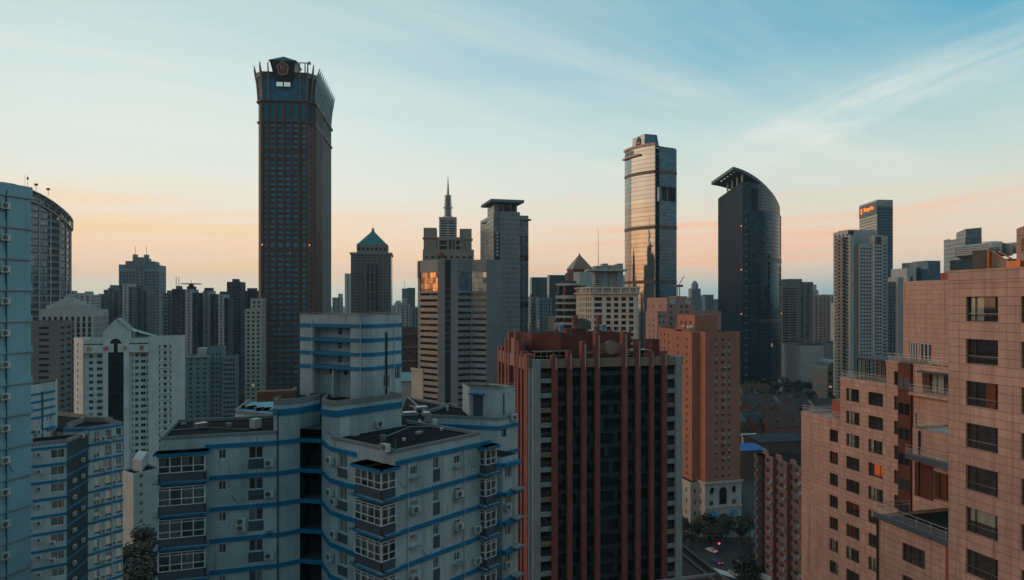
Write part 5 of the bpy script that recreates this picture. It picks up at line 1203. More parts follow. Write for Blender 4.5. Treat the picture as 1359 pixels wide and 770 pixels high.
    m_ = MB(); R1 = go(C, th, W); R2 = go(R1, th + 90, 60); m_.face([(*C, 0), (*R1, 0), (*R1, zt - 10), (*C, zt - 10)], nav, [(0, 0), (W, 0), (W, zt - 10), (0, zt - 10)]); m_.face([(*R1, 0), (*R2, 0), (*R2, zt), (*R1, zt)], nav); m_.face([(*R2, 0), (*LB, 0), (*LB, zt), (*R2, zt)], nav); m_.build('front_facade', b.root)
    cr = curtain('crown_screen_glass', (.38, .40, .38), 3, 3.2, mull=(.22, .24, .24), mw=.4, mh=.5, metal=.5, rough=.2); m_ = MB(); m_.obox(C, R1, -.4, 0, zt - 10, zt, cr); m_.build('crown_screen', b.root)
    m_ = MB(); m_.face([(*p, zt - 10) for p in (C, R1, R2, LB)], K['roof']); m_.build('roof', b.root)
    dkm = flat('sign_fascia', (.10, .11, .11), .5); m_ = MB(); m_.obox(LB, C, .05, .4, zt - 21, zt - 3, dkm); m_.build('fascia', b.root)
    og = emit('orange_sign', (1, .20, .02), 1.5); a = math.atan2(C[1] - LB[1], C[0] - LB[0]); dg = math.degrees(a); nx = lambda s_: go(go(LB, dg, s_), dg - 90, .8)
    on_wall('sign_emblem', text_mesh('S', 12, .5, og, 'sign_emblem'), b.root, nx(9.5), zt - 11.5, a)
    on_wall('sign_lettering', text_mesh('Shangri-La', 8.2, .3, og, 'sign_lettering'), b.root, nx(35), zt - 10, a)
    b.done()
    # distant right group
    for l, r, t, Y, th, mt, sp_, nm, lab in (
        (1187, 1203, 361, 1200, 8, m_dkblue, None, 'distant_tower', 'low dark blue block just right of the signed glass tower'),
        (1203.5, 1216, 356, 900, 8, m_pale, spec(lambda L: [(L * .5, 4)], 30, 16, 6, 3, fill=PF), 'distant_tower', 'small white block with one dark opening, on the right skyline'),
        (1216, 1232, 348, 1000, 8, m_pale, None, 'distant_tower', 'pale stepped block with a dark glass front between two skyline blocks'),
        (1230, 1248, 346, 1040, 8, g_blue, None, 'distant_tower', 'small blue glass block left of the wide glass skyscraper'),
        ):
        b = simple(nm, lab, 'office building', rect_px(l, r, Y, th, 30), Z(t, Y), mt, {'all': sp_} if sp_ else {})
        if l == 1216:
            m_ = MB(); p = rect_px(1216.5, 1222.5, Y - 2, th, 2); m_.prism(p, 0, Z(355, Y), g_dark); m_.build('glass_front', b.root); m_ = MB(); m_.prism(rect_px(1224, 1236, Y - 6, th, 5), 0, Z(357.5, Y), g_blue); m_.build('glass_front', b.root)
        b.done()
    Y = 620; C = P(1281, Y); th = 10; zz = lambda y: Z(y, Y); W = along(C, th, 1303); LB = P(1253, Y + 40)
    b = Bld('wide_glass_skyscraper', 'blue glass skyscraper with a stepped frame on top, above the pink tiled building', 'skyscraper', C)
    gr = curtain('grey_gridded_glass', (.20, .27, .30), 2.6, 4.0, mull=(.20, .22, .22), mw=.5, mh=.7, metal=.7, rough=.12)
    b.poly([LB, C, go(C, th, W), go(go(C, th, W), th + 90, 40)], 0, zz(315), g_blue, {('m', 0): gr}, None, 1)
    m_ = MB(); m_.prism([P(1269, Y + 22), P(1281.5, Y + 3), go(C, th, W - .2), go(go(C, th, W - .2), th + 90, 25)], zz(315) - 1, [zz(306), zz(303.5), zz(301.5), zz(303)], gr); m_.build('crown_frame', b.root)
    m_ = MB(); m_.prism([P(1252.6, Y + 43), P(1258.5, Y + 33), P(1262, Y + 36), P(1256, Y + 50)], 0, Z(318, Y + 36), g_dark); m_.build('dark_edge', b.root); b.done()
    # lotus-like wavy crown
    Y = 520; zz = lambda y: Z(y, Y); C = P(1297, Y); th = 6; W = along(C, th, 1349)
    b = Bld('wavy_crown_tower', 'tower topped by wavy folded petals, behind the pink tiled building', 'office tower', C)
    b.poly(sub(C, th, 0, W, 0, 28), 0, zz(343), g_teal, {}, None, 0)
    pm = tiles('petal_metal', (.42, .44, .43), (.45, .47, .46), (.10, .12, .13), 100, 1.6, .55, .45, .05)
    prof = [(1295.5, 325, 338), (1300, 323.5, 339), (1307, 330, 343.5), (1309.5, 329, 344), (1313, 324, 340), (1317, 321.2, 336), (1327, 321.2, 336), (1331, 326, 340), (1333, 325.5, 340), (1340, 322, 336), (1346, 321.2, 331)]
    for k, (dy, hh) in enumerate(((0, 0), (5, 0))):
        pass
    for kk, ((p0, t0, l0), (p1, t1, l1)) in enumerate(zip(prof, prof[1:])):
        m_ = MB(); f0, f1 = (-9, -1) if kk % 2 else (-1, -9); a0, a1 = g2(C, th, along(C, th, p0), f0), g2(C, th, along(C, th, p1), f1); b0, b1 = g2(C, th, along(C, th, p0), 22), g2(C, th, along(C, th, p1), 22)
        m_.prism([a0, a1, b1, b0], [zz(l0), zz(l1), zz(l1), zz(l0)], [zz(t0), zz(t1), zz(t1), zz(t0)], pm); m_.build('petal', b.root)
    m_ = MB(); p = P(1310, Y + 10); m_.tube((*p, zz(330)), (*p, zz(319.5)), .3, K['metal'], 5); m_.tube((p[0] - 4, p[1], zz(320)), (p[0] + 8, p[1], zz(319)), .3, K['metal'], 5); m_.build('mast', b.root); b.done()
right_mid()

# ---- hazy skyline far away and gaps
def skyline():
    hz_ = [plaster('far_grey_wall', (.20, .25, .29), streak=0), plaster('far_pale_wall', (.38, .39, .38), streak=0), plaster('far_blue_wall', (.11, .16, .20), streak=0), plaster('far_pink_wall', (.42, .27, .23), streak=0), g_teal]
    L = [ # l, r, top, depth, material, label
        (533.5, 541, 383, 1900, 2, 'slim blue tower with a thin mast on the far skyline, left of the ribbon tower'), (540, 551, 382, 1700, 4, 'hazy blue glass tower on the far skyline, just left of the ribbon tower'), (527, 534, 402, 1500, 1, 'small pale far tower right of the pyramid tower'),
        (531, 544, 403, 900, 1, 'pale stepped apartment block above the blue tower house roof'), (546, 556, 408, 1000, 0, 'grey block squeezed against the ribbon window tower'),
        (705.5, 728, 368, 1300, 4, 'square blue glass tower right of the flat canopy tower'), (729, 751, 365, 1150, 4, 'blue glass tower left of the banded round tower'),
        (700, 706, 395, 900, 1, 'white slab edge against the flat canopy tower'), (704, 716, 394, 760, 1, 'white and blue slab block with small red signs on its roof'), (715, 733, 395, 740, 0, 'grey slab block with ribbed front, right of the white blue slab'), (733, 742, 420, 560, 3, 'small pinkish block at the foot of the banded round tower'), (695, 735, 440, 620, 0, 'low grey block behind the red granite building'),
        (830, 838, 365, 900, 0, 'slim grey block left of the curved glass skyscraper'),
        (918, 930, 383, 1250, 0, 'grey domed tower on the skyline right of the crane'), (936, 947, 391, 1500, 2, 'hazy bluish tower left of the visor tower'), (927, 938, 398, 2100, 0, 'faint low block far off between the domed tower and bluish tower'), (944, 954, 397, 2300, 2, 'faint blue block touching the visor tower'),
        (1080, 1093, 392, 900, 3, 'pink apartment tower with pale roof, right of the twin slabs'), (1091, 1102, 391, 950, 3, 'pinkish grey apartment tower next to the pink one'), (1103, 1109, 393, 1700, 0, 'faint pale tower far off beside the pink apartment towers'), (1106.5, 1114, 391, 1900, 2, 'slim bluish tower with spire far off, left of the tall apartment tower'), (1108, 1112, 402, 1500, 1, 'short pale slab in the hazy gap left of the tall apartment tower'),
        (1079, 1086, 385, 2000, 1, 'hazy white stepped tower behind the pink apartment towers'), (92, 99, 386, 1500, 0, 'faint small tower right of the round glass tower'), (99, 112, 389, 1100, 1, 'pale low block with flat roof right of the round glass tower'), (212, 218, 394, 1400, 1, 'pale tower in the gap right of the blue skyscraper'),
        (342, 348, 388, 1500, 4, 'hazy sliver of tower against the brown skyscraper left edge'), (1042, 1082, 399, 2500, 2, 'long low hazy block on the horizon behind the twin slabs')]
    for l, r, t, Y, k, lab in L:
        pts = rect_px(l, r, Y, 10, max(14, (r - l) / F * Y * .6)); z1 = Z(t, Y)
        b = simple('distant_tower', lab, 'distant building', pts, z1, hz_[k], {0: spec(every(4.5, 2.4), 3.6, 1.8, .9, 2.5, fill=PF)} if k != 4 else {}, 'hazy towers of the far skyline', parapet=1)
        C = pts[0]; w = math.dist(pts[0], pts[1])
        if 'mast' in lab or 'spire' in lab: c = go(C, 10, w / 2); m_ = MB(); m_.tube((*c, z1), (*c, z1 + 22), .8, K['metal'], 5, .2); m_.build('mast', b.root)
        if 'domed' in lab: c = go(go(C, 10, w / 2), 100, 6); m_ = MB(); m_.tube((*c, z1 - 1), (*c, z1 + 8), w * .36, hz_[0], 12); m_.tube((*c, z1 + 8), (*c, z1 + 14), w * .36, hz_[0], 12, w * .12); m_.build('dome', b.root)
        if 'stepped' in lab: top_box(b, sub(C, 10, w * .25, w * .75, 2, 10), z1 - 1, z1 + Y * .008, hz_[k])
        if 'red signs' in lab:
            for s_ in (0., .5): m_ = MB(); m_.obox(go(C, 10, w * s_), go(C, 10, w * s_ + 4), 0, .4, z1, z1 + 3.2, m_redb); m_.build('roof_sign', b.root)
            m_ = MB(); m_.obox(go(C, 10, w * .35), go(C, 10, w), .05, .5, 0, z1 - .5, m_bluegrey); m_.build('blue_panel', b.root)
        if 'ribbed' in lab:
            for s_ in range(5): m_ = MB(); m_.obox(go(C, 10, w * (s_ + .3) / 5), go(C, 10, w * (s_ + .5) / 5), 0, .6, 0, z1 - 2, hz_[1]); m_.build('rib', b.root)
        b.done()
    rnd = random.Random(3); hm = MB()            # the sea of roofs at the horizon reads as one mass
    for i in range(900):
        Y = rnd.uniform(1800, 5200); x = rnd.uniform(-.85, .85) * Y; w = rnd.uniform(14, 40); d = rnd.uniform(14, 30); h = rnd.choice([12, 18, 22, 30, 45, 60, 60, 95 if Y > 2300 else 40, 125 if Y > 2600 else 40]) * rnd.uniform(.7, 1.15)
        hm.prism(rect((x, Y), rnd.uniform(-5, 20), w, d), 0, h, hz_[rnd.randrange(4)], K['concrete'], False)
    tag(hm.build('distant_city'), 'mass of small hazy blocks filling the horizon between the towers', 'distant city', kind='stuff')
skyline()
def crane():
    Y = 420; p = P(900.5, Y); t = thing('tower_crane', 'small tower crane with raised jib behind the pale pink apartment tower', 'crane', (*p, 0)); z = lambda y: Z(y, Y); cm = flat('crane_steel', (.30, .16, .12), .5)
    m_ = MB(); s_ = .7
    for sx in (-s_, s_):
        for sy in (-s_, s_): m_.tube((p[0] + sx, p[1] + sy, 0), (p[0] + sx, p[1] + sy, z(379)), .14, cm, 5)
    k = 60.
    while k < z(379): m_.tube((p[0] - s_, p[1] - s_, k), (p[0] + s_, p[1] - s_, k + 1.5), .09, cm, 4); m_.tube((p[0] + s_, p[1] - s_, k), (p[0] + s_, p[1] + s_, k + 1.5), .09, cm, 4); k += 1.5
    m_.build('mast', t)
    m_ = MB(); m_.box(p[0] - 2.4, p[0] + 2.6, p[1] - 1, p[1] + 1, z(381), z(378), cm); m_.build('machine_deck', t)
    m_ = MB()
    for sy in (-.5, .5): m_.tube((p[0], p[1] + sy, z(379)), (p[0] + 3.4, p[1] + sy, z(367)), .16, cm, 5)
    for k in range(7): f = k / 7; m_.tube((p[0] + 3.4 * f, p[1] - .5, z(379 - 12 * f)), (p[0] + 3.4 * (f + .14), p[1] + .5, z(379 - 12 * (f + .14))), .09, cm, 4)
    m_.build('jib', t); m_ = MB(); m_.tube((p[0] - 1.6, p[1], z(379)), (p[0] - 2.4, p[1], z(372)), .15, cm, 5); m_.tube((p[0] - 2.4, p[1], z(372)), (p[0] + 3.2, p[1], z(368)), .06, cm, 4); m_.build('back_stay', t)
crane()

# ================================================================ FOREGROUND: the pale blue-banded blocks
bw_ = K['bluewall']
K['coping'] = plaster('stained_coping', (.24, .25, .25), streak=.4)
def bands(b, lines, z0, fh, n, h=.36, t=.14):
    """one painted band per floor, following several stretches of wall"""
    for k in range(n):
        m_ = MB(); z = z0 - fh * k
        for A, B, *r in lines: m_.obox(A, B, -.02, (r[0] if r else t), z - h, z, K['blueband'], .02, .02)
        m_.build('blue_band', b.root)
def part_box(b, name, A, B, t0, t1, z0, z1, mat):
    m_ = MB(); m_.obox(A, B, t0, t1, z0, z1, mat); return m_.build(name, b.root)
def at_px(A, d, l, r): return to_px(A, d, l), to_px(A, d, r)
def bay(b, pts, zb, ztop, panes, first=False):
    """enclosed balcony: solid foot, white framed glazing on each side, a ledge below and a little roof. pts: outer plan, left to right (open polyline)"""
    foot = MB(); root = b.root; zf = zb + .78
    for A, B in zip(pts, pts[1:]): foot.obox(A, B, -.12, 0, zb, zf, K['slate'])
    bay_o = foot.build('bay_window', root)
    def child(m_, nm): 
        if m_.f: o = m_.build(nm, None); o.parent = bay_o; o.matrix_parent_inverse.identity(); o.location = tuple(-c for c in root.location)
    fr, gl, cu = MB(), MB(), MB(); fw = .07; zm = zf + .55
    for (A, B), n in zip(zip(pts, pts[1:]), panes):
        L = math.dist(A, B); d = math.degrees(math.atan2(B[1] - A[1], B[0] - A[0]))
        for z in (zf, zm, ztop - .32, ztop - fw): fr.obox(A, B, -.06, .03, z, z + fw, K['frame'])
        for i in range(n + 1):
            p = go(A, d, L * i / n); fr.obox(go(p, d, -.045), go(p, d, .045), -.07, .04, zf, ztop, K['frame'])
        gl.face([(*go(A, d - 90, -.02), zf), (*go(B, d - 90, -.02), zf), (*go(B, d - 90, -.02), ztop), (*go(A, d - 90, -.02), ztop)], K['clear'])
        for i in range(n):
            if random.random() < .62:
                a, c = L * (i + .06) / n, L * (i + (.94 if random.random() < .5 else .6)) / n; kk = 9; low = zf if random.random() < .6 else zm
                pp = [go(go(A, d, a + (c - a) * j / kk), d + 90, .30 + .04 * math.sin(j * 2.)) for j in range(kk + 1)]
                for p, q_ in zip(pp, pp[1:]): cu.face([(*p, low), (*q_, low), (*q_, ztop - .1), (*p, ztop - .1)], K['curtainw'])
    child(fr, 'window_frame'); child(gl, 'pane'); child(cu, 'curtain')
    led = MB()
    for A, B in zip(pts, pts[1:]): led.obox(A, B, -.3, .32, zb - .13, zb, K['concrete'], .0, .3); led.obox(A, B, .32, .36, zb - .16, zb + .02, K['blueband'], .0, .36)
    child(led, 'ledge')
    if first:
        rf = MB()
        for A, B in zip(pts, pts[1:]): rf.obox(A, B, -1.4, .30, ztop + .02, ztop + .12, K['roof'], .1, .2); rf.obox(A, B, .30, .36, ztop - .14, ztop + .1, K['blueband'], .1, .26)
        child(rf, 'bay_roof')
def pipe(b, p, z0, z1, r=.06, mat=None, name='pipe'):
    m_ = MB(); m_.tube((*p, z0), (*p, z1), r, mat or K['acwhite'], 6); return m_.build(name, b.root)
def nw(holes, **k): return dict(holes=holes, d=.2, near=True, pm=K['pane'], fm=K['frame'], fw=.06, **k)

def blue_main():
    TH = 18.; A1 = P(272, 62.5); B1 = to_px(A1, TH, 370); A0 = to_px(A1, TH, 213); FH = 2.9; ZB = 77.0; ZP = 77.9
    C1 = P(525, 56); DR, DL = 49.6, 139.6
    E1 = to_px(C1, DR, 637); L1 = to_px(C1, DL, 439); Q1 = P(398, 65.6); Q2 = P(427, 65.2)
    b = Bld('banded_apartment_block', 'pale apartment block with blue bands, enclosed balconies and a banded roof tower, centre foreground', 'apartment block', A1)
    floors = [ZB - FH * k for k in range(9)]   # top of the band of each floor
    def items(lst):                            # (x0, x1, top below band, height)
        return lambda L, z0, z1: [(x0, x1, z - t - h, z - t) for z in floors for x0, x1, t, h in lst]
    # left wing
    xw = lambda px: along(A1, TH, px)
    b.face(A0, B1, 0, ZP, bw_, nw(items([(xw(290) - along(A1, TH, 213), xw(300) - along(A1, TH, 213), .55, .85), (xw(330) - along(A1, TH, 213), xw(349.3) - along(A1, TH, 213), .42, 1.15)])))
    Ab, Bb = go(A0, TH + 90, 9.6), go(B1, TH + 90, 9.6)
    b.face(Ab, A0, 0, ZP, bw_); b.face(Bb, Ab, 0, ZP, bw_)
    b.rf.face([(*p, ZP - .28) for p in (A0, B1, Bb, Ab)], K['roof'])
    for p, q_ in ((A0, B1), (Ab, A0), (Bb, Ab)): part_box(b, 'parapet', p, q_, -.16, .02, ZP - .28, ZP + .04, K['coping'])
    for z in floors:
        part_box(b, 'spandrel_panel', *at_px(A1, TH, 329.6, 349.7), .0, .05, z - 2.5, z - 1.6, K['slate'])
    bo = go(A0, TH - 90, 1.25); bf = to_px(bo, TH, 272)
    for i, z in enumerate(floors): bay(b, [A0, bo, bf, go(bf, TH + 90, 1.25)], z - FH + .02, z - .42, (1, 4, 1), i == 0)
    bands(b, [(to_px(A1, TH, 273), B1), (B1, Q1), (Q1, Q2), (Q2, L1), (L1, to_px(C1, DL, 473))], ZB, FH, 9)
    pipe(b, go(to_px(A1, TH, 368.6), TH - 90, .12), 40, ZP + 2, .07, K['slate'], 'downpipe')
    for k, z in enumerate(floors):
        if k in (0, 1, 3, 5): ac(b.root, go(to_px(A1, TH, 357), TH - 90, .02), z - 2.3, R(TH))
        if k == 2:
            for dz in (.0, .62): ac(b.root, go(to_px(A1, TH, 320), TH - 90, .02), z - 2.35 + dz, R(TH))
        if k in (4, 2): part_box(b, 'plant_shelf', *at_px(A1, TH, 353, 362), .02, .55, z - 2.7, z - 2.62, K['metal'])
    # lift lobby block with the dark gallery recess
    ZL = 80.8; T1 = P(363, 65.0)
    b.face(B1, Q1, 0, ZL, bw_); b.face(T1, B1, ZP - .8, ZL, bw_)
    q1b, q2b = go(Q1, 90, 3.2), go(Q2, 90, 3.2)
    b.face(Q1, q1b, 0, ZP, K['slate']); b.face(q2b, Q2, 0, ZP, K['slate']); b.face(q1b, q2b, 0, ZP + 3, K['slate'], dict(holes=lambda L, z0, z1: [(.25, .85, z - 1.9, z - 1.0) for z in floors], d=.2, pm=K['pane'], fm=K['slate']))  # slate tone carries the shade of the recess on these walls
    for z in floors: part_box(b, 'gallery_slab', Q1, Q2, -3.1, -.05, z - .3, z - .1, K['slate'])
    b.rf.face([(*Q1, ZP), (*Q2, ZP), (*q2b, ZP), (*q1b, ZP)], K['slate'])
    W0 = P(446, 63.6); W1 = to_px(W0, 49, 533); N0 = P(427, 64.8)
    Tb = go(T1, 95, 9)
    b.face(Q1, go(Q1, 70, 4.5), ZP, ZL, bw_); r2 = go(Q1, 70, 4.5)
    b.face(r2, N0, ZP - 1, ZL, bw_)
    b.face(Q2, L1, 0, ZP, bw_)
    b.face(N0, W0, ZP - .8, ZL, bw_); b.face(W0, W1, ZP - .8, ZL, bw_); b.face(W1, go(W1, 139, 12), ZP - .8, ZL, bw_); b.face(Tb, T1, ZP - .8, ZL, bw_)
    lob = [T1, B1, Q1, r2, N0, W0, W1, go(W1, 139, 12), Tb]
    b.rf.face([(*p, ZL - .5) for p in lob], K['roof'])
    for p, q_ in ((T1, B1), (B1, Q1), (Q1, r2), (r2, N0), (N0, W0), (W0, W1), (Tb, T1)): part_box(b, 'parapet', p, q_, -.16, .02, ZL - .5, ZL + .05, K['coping'])
    m_ = MB()
    for p, q_ in ((T1, B1), (B1, Q1), (Q1, r2), (r2, N0), (N0, W0), (W0, W1)): m_.obox(p, q_, -.02, .10, ZL - 1.45, ZL - .85, K['blueband'], .02, .02)
    m_.build('blue_band', b.root)
    door = at_px(W0, 49, 450, 463); part_box(b, 'door', *door, .0, .06, ZP - .7, ZL - 1.7, K['white'])
    part_box(b, 'rooftop_hatch', go(T1, 20, -1.5), go(T1, 20, 2.2), -3.5, -2.2, ZL - .5, ZL + .5, plaster('rusty_sheet', (.22, .10, .06)))
    # right wing
    xl = lambda px: along(L1, DL - 180, px); LL = math.dist(L1, C1)
    b.face(L1, C1, 0, ZP, bw_, nw(items([(xl(449), xl(460.5), .35, 1.35)])))
    for z in floors: part_box(b, 'spandrel_panel', *at_px(L1, DL - 180, 448.6, 460.9), 0, .05, z - 2.52, z - 1.74, K['slate'])
    xr = lambda px: along(C1, DR, px)
    b.face(C1, E1, 0, ZP, bw_, nw(items([(xr(545), xr(553.5), .75, .75), (xr(575.2), xr(583), .5, .95), (xr(603), xr(611), .75, .75)])))
    for z in floors: part_box(b, 'spandrel_panel', *at_px(C1, DR, 575, 583.5), 0, .05, z - 2.54, z - 1.49, K['slate'])
    E1b = go(E1, DL, 10.3); L1b = go(L1, DR, 10)
    b.face(E1, E1b, ZP - 6, ZP, bw_)
    b.rf.face([(*p, ZP - .24) for p in (L1, C1, E1, E1b, L1b)], K['roof'])
    for p, q_ in ((L1, C1), (C1, E1), (E1, E1b)): part_box(b, 'parapet', p, q_, -.16, .02, ZP - .28, ZP + .05, K['coping'])
    K1 = go(C1, DR + 180, 1.48); K2 = to_px(K1, DL, 471)
    for i, z in enumerate(floors): bay(b, [go(K2, DR, 1.48), K2, K1, C1], z - FH + .02, z - .5, (1, 4, 2), i == 0)
    bands(b, [(C1, to_px(C1, DR, 650))], ZB, FH, 9)
    E2 = to_px(C1, DR, 651)
    eb = go(to_px(C1, DR, 637), DR - 90, .7); eb2 = go(E2, DR - 90, .7)
    b.face(E1, E2, 0, ZP - .9, bw_)
    for i, z in enumerate(floors): bay(b, [E1, eb, eb2, E2], z - FH + .02, z - .45, (1, 2, 1), i == 0)
    for k, z in enumerate(floors):
        if k in (1, 3, 4, 6): ac(b.root, go(to_px(C1, DR, 549), DR - 90, .02), z - 1.75 + (.0 if k % 2 else .2), R(DR))
        if k in (1, 2, 5): ac(b.root, go(to_px(C1, DR, 607), DR - 90, .02), z - 1.55, R(DR))
        for px in (549, 607): part_box(b, 'window_shelf', *at_px(C1, DR, px - 6, px + 6), .02, .5, z - 1.72, z - 1.66, K['concrete'])
        if k in (2, 3, 4): ac(b.root, go(to_px(C1, DR, 631), DR - 90, .02), z - 2.4, R(DR))
        if k != 2: ac(b.root, go(to_px(L1, DL - 180, 441), DL - 270, .02), z - 1.5, R(DL - 180))
        if k in (1, 2): ac(b.root, go(to_px(L1, DL - 180, 446.5), DL - 270, .02), z - 2.2, R(DL - 180))
    for px in (540.5, 615.5): pipe(b, go(to_px(C1, DR, px), DR - 90, .1), 40, ZB - .4, .05)
    ac(b.root, go(to_px(L1, DL - 180, 516), DL - 270, .05), ZP - .15, R(DL - 180))
    # loose wires on the walls
    for A, d, l, z in ((C1, DR, 622, 75.6), (L1, DL - 180, 441, 75.9), (A1, TH, 307, 72.2), (C1, DR, 529, 75.4), (C1, DR, 560, 69.)):
        m_ = MB(); p0 = go(to_px(A, d, l), d - 90, .05); pr = None
        for j in range(9):
            q_ = go(p0, d, j * .14); zz_ = z - .5 * math.sin(j / 8 * math.pi) - .05 * j
            if pr: m_.tube(pr, (*q_, zz_), .018, K['black'], 4, cap=False)
            pr = (*q_, zz_)
        m_.build('cable', b.root)
    # third wing behind, with stair head
    G0, G1 = P(568, 75.5), P(661, 73.5); ZT = 77.6
    gd = math.degrees(math.atan2(G1[1] - G0[1], G1[0] - G0[0]))
    H1 = to_px(G1, 50, 687.5)
    b.face(G0, G1, 0, ZT, bw_); b.face(G1, H1, 0, ZT, bw_, nw(items([(.6, 1.5, .5, 1.2)])))
    b.face(H1, go(H1, 140, 9), 0, ZT, bw_); hb = go(H1, 140, 9); gb = P(540, 90); b.face(hb, gb, 0, ZT, bw_)
    b.face(gb, G0, 0, ZT, bw_)
    b.rf.face([(*p, ZT - .24) for p in (G0, G1, H1, hb, gb)], K['roof'])
    for p, q_ in ((G0, G1), (G1, H1), (hb, gb), (gb, G0)): part_box(b, 'parapet', p, q_, -.16, .02, ZT - .3, ZT + .05, K['coping'])
    bands(b, [(G0, G1), (G1, H1)], ZT - .9, FH, 8)
    J0 = P(645, 69.5); J1 = P(667, 68.0); J2 = to_px(J1, 50, 687); 
    b.face(J0, J1, 0, ZT - 3.0, bw_); b.face(J1, J2, 0, ZT - 3.0, bw_, nw(items([(.4, 1.4, .5, 1.2), (2.2, 3.2, .5, 1.2)]))); b.face(J2, go(J2, 140, 5), 0, ZT - 3.0, bw_); b.rf.face([(*J0, ZT - 3.0), (*J1, ZT - 3.0), (*J2, ZT - 3.0), (*go(J2, 140, 5), ZT - 3.0)], K['roof'])
    bands(b, [(J0, J1), (J1, J2)], ZT - 3.6, FH, 7, .36, .5)
    for k, z in enumerate(floors[1:7]):
        part_box(b, 'balcony_slab', *at_px(J1, 50, 676, 687), 0, .9, z - 2.95, z - 2.8, K['concrete'])
        if k % 2: ac(b.root, go(to_px(J1, 50, 672), -40, .02), z - 1.9, R(50))
    ac(b.root, go(to_px(G1, 50, 680), -40, .02), ZT - .5, R(50))
    S0, S1 = P(623, 76.2), P(661, 75.0); ZS = 80.6; S2 = to_px(S1, 50, 684)
    b.face(S0, S1, ZT - .7, ZS, bw_); b.face(S1, S2, ZT - .7, ZS, bw_); b.face(S2, go(S2, 140, 4), ZT - .7, ZS, bw_); b.face(go(S0, 105, 4), S0, ZT - .7, ZS, bw_)
    b.rf.face([(*p, ZS - .25) for p in (S0, S1, S2, go(S2, 140, 4), go(S0, 105, 4))], K['roof'])
    for p, q_ in ((S0, S1), (S1, S2)):
        part_box(b, 'coping', p, q_, -.2, .06, ZS - .05, ZS + .05, K['concrete'])
        m_ = MB(); L = math.dist(p, q_); d = math.degrees(math.atan2(q_[1] - p[1], q_[0] - p[0]))
        for i in range(int(L / .8) + 1): m_.tube((*go(p, d, i * .8), ZS), (*go(p, d, i * .8), ZS + .35), .02, K['metal'], 4)
        m_.obox(p, q_, -.02, .02, ZS + .33, ZS + .37, K['metal']); m_.build('railing', b.root)
    part_box(b, 'door', *at_px(S0, math.degrees(math.atan2(S1[1] - S0[1], S1[0] - S0[0])), 628, 641), 0, .06, ZT - .6, ZS - .85, K['slate'])
    part_box(b, 'door_canopy', *at_px(S0, math.degrees(math.atan2(S1[1] - S0[1], S1[0] - S0[0])), 624, 643.5), 0, .7, ZS - .75, ZS - .62, K['blueband'])
    pipe(b, go(to_px(S1, 50, 668), -40, .1), ZT, ZS - .6, .06, K['black'], 'vent_pipe')
    # low parapet walls on the terraces between the wings
    b.rf.face([(*p, ZP - .34) for p in (L1b, E1b, G0, P(540, 90), P(533, 78), W1)], K['roof'])
    for l0, y0, l1, y1, zt_ in ((545, 82, 567, 78, ZT + .15), (567, 78, 598, 84, ZT + .15)): part_box(b, 'terrace_wall', P(l0, y0), P(l1, y1), 0, .16, ZT - .8, zt_, K['coping'])
    for px, Y in ((594, 80), (586, 66), (536, 61)): m_ = MB(); p = P(px, Y); m_.tube((*p, ZT - .7), (*p, ZT + .2), .10, K['acwhite'], 8); m_.tube((*p, ZT + .2), (*p, ZT + .32), .17, K['acwhite'], 8); m_.build('roof_vent', b.root)
    for px, Y, w in ((535, 75, 1.7), (552, 79, 1.5), (562, 75, .9)): m_ = MB(); p = P(px, Y); m_.prism(rect(p, 20, w, 1.3), ZT - .7, ZT + .15, K['concrete']); m_.prism(rect(go(p, 20, .1), 20, w - .2, 1.1), ZT + .15, ZT + .3, K['metal']); m_.build('roof_unit', b.root)
    m_ = MB(); p = P(548, 76); m_.prism(rect(p, 20, 1.2, .9), ZT - .6, ZT - .1, flat('orange_tarpaulin', (.55, .13, .02), .7)); m_.build('orange_cover', b.root)
    for px, Y, w, dd, h_, mt in ((505, 61, .5, .5, .5, 'metal'), (556, 64, .7, .4, .25, 'concrete'), (575, 68, .4, .4, .7, 'acwhite'), (470, 63, .6, .3, .2, 'concrete'), (262, 67, 1.1, .7, .5, 'metal'), (300, 68, .5, .5, .35, 'concrete'), (338, 67, .8, .8, .9, 'acwhite'), (240, 69, .5, .3, .2, 'concrete')):
        m_ = MB(); p = P(px, Y); m_.prism(rect(p, px % 70, w, dd), ZP - .27, ZP - .27 + h_, K[mt]); m_.build('roof_unit', b.root)
    for pts_ in (((478, 62), (520, 66), (560, 66)), ((500, 58), (512, 63), (545, 68), (590, 68)), ((228, 66), (275, 67.5), (330, 66.5))):
        m_ = MB()
        for (a0, a1), (c0, c1) in zip(pts_, pts_[1:]): m_.tube((*P(a0, a1), ZP - .22), (*P(c0, c1), ZP - .22), .035, K['black'] if pts_[0][0] % 4 else K['metal'], 5)
        m_.build('roof_cable', b.root)
    for px, Y, h_ in ((250, 70.5, 1.3), (296, 71, 1.0), (566, 66, 1.4), (602, 80, 1.2)):
        m_ = MB(); p = P(px, Y); m_.tube((*p, ZP - .27), (*p, ZP + h_), .018, K['metal'], 4)
        for k in range(4): m_.tube((p[0] - .35 + .05 * k, p[1], ZP + h_ - .12 * k), (p[0] + .35 - .05 * k, p[1], ZP + h_ - .12 * k), .01, K['metal'], 4)
        m_.build('aerial', b.root)
    m_ = MB(); p = go(C1, 100, .5); m_.tube((*p, ZP), (*p, ZP + .9), .02, K['metal'], 4); m_.build('aerial', b.root)
    # fourth wing: blue painted roof behind the left wing
    V0 = P(312, 77); V1 = P(366, 74); vb = P(330, 86), P(372, 86)
    b.face(V0, V1, 60, ZP, bw_); b.face(vb[0], V0, 60, ZP, bw_)
    b.rf.face([(*p, ZP - .35) for p in (V0, V1, vb[1], vb[0])], plaster('sky_blue_roof_paint', (.16, .34, .44), streak=.05))
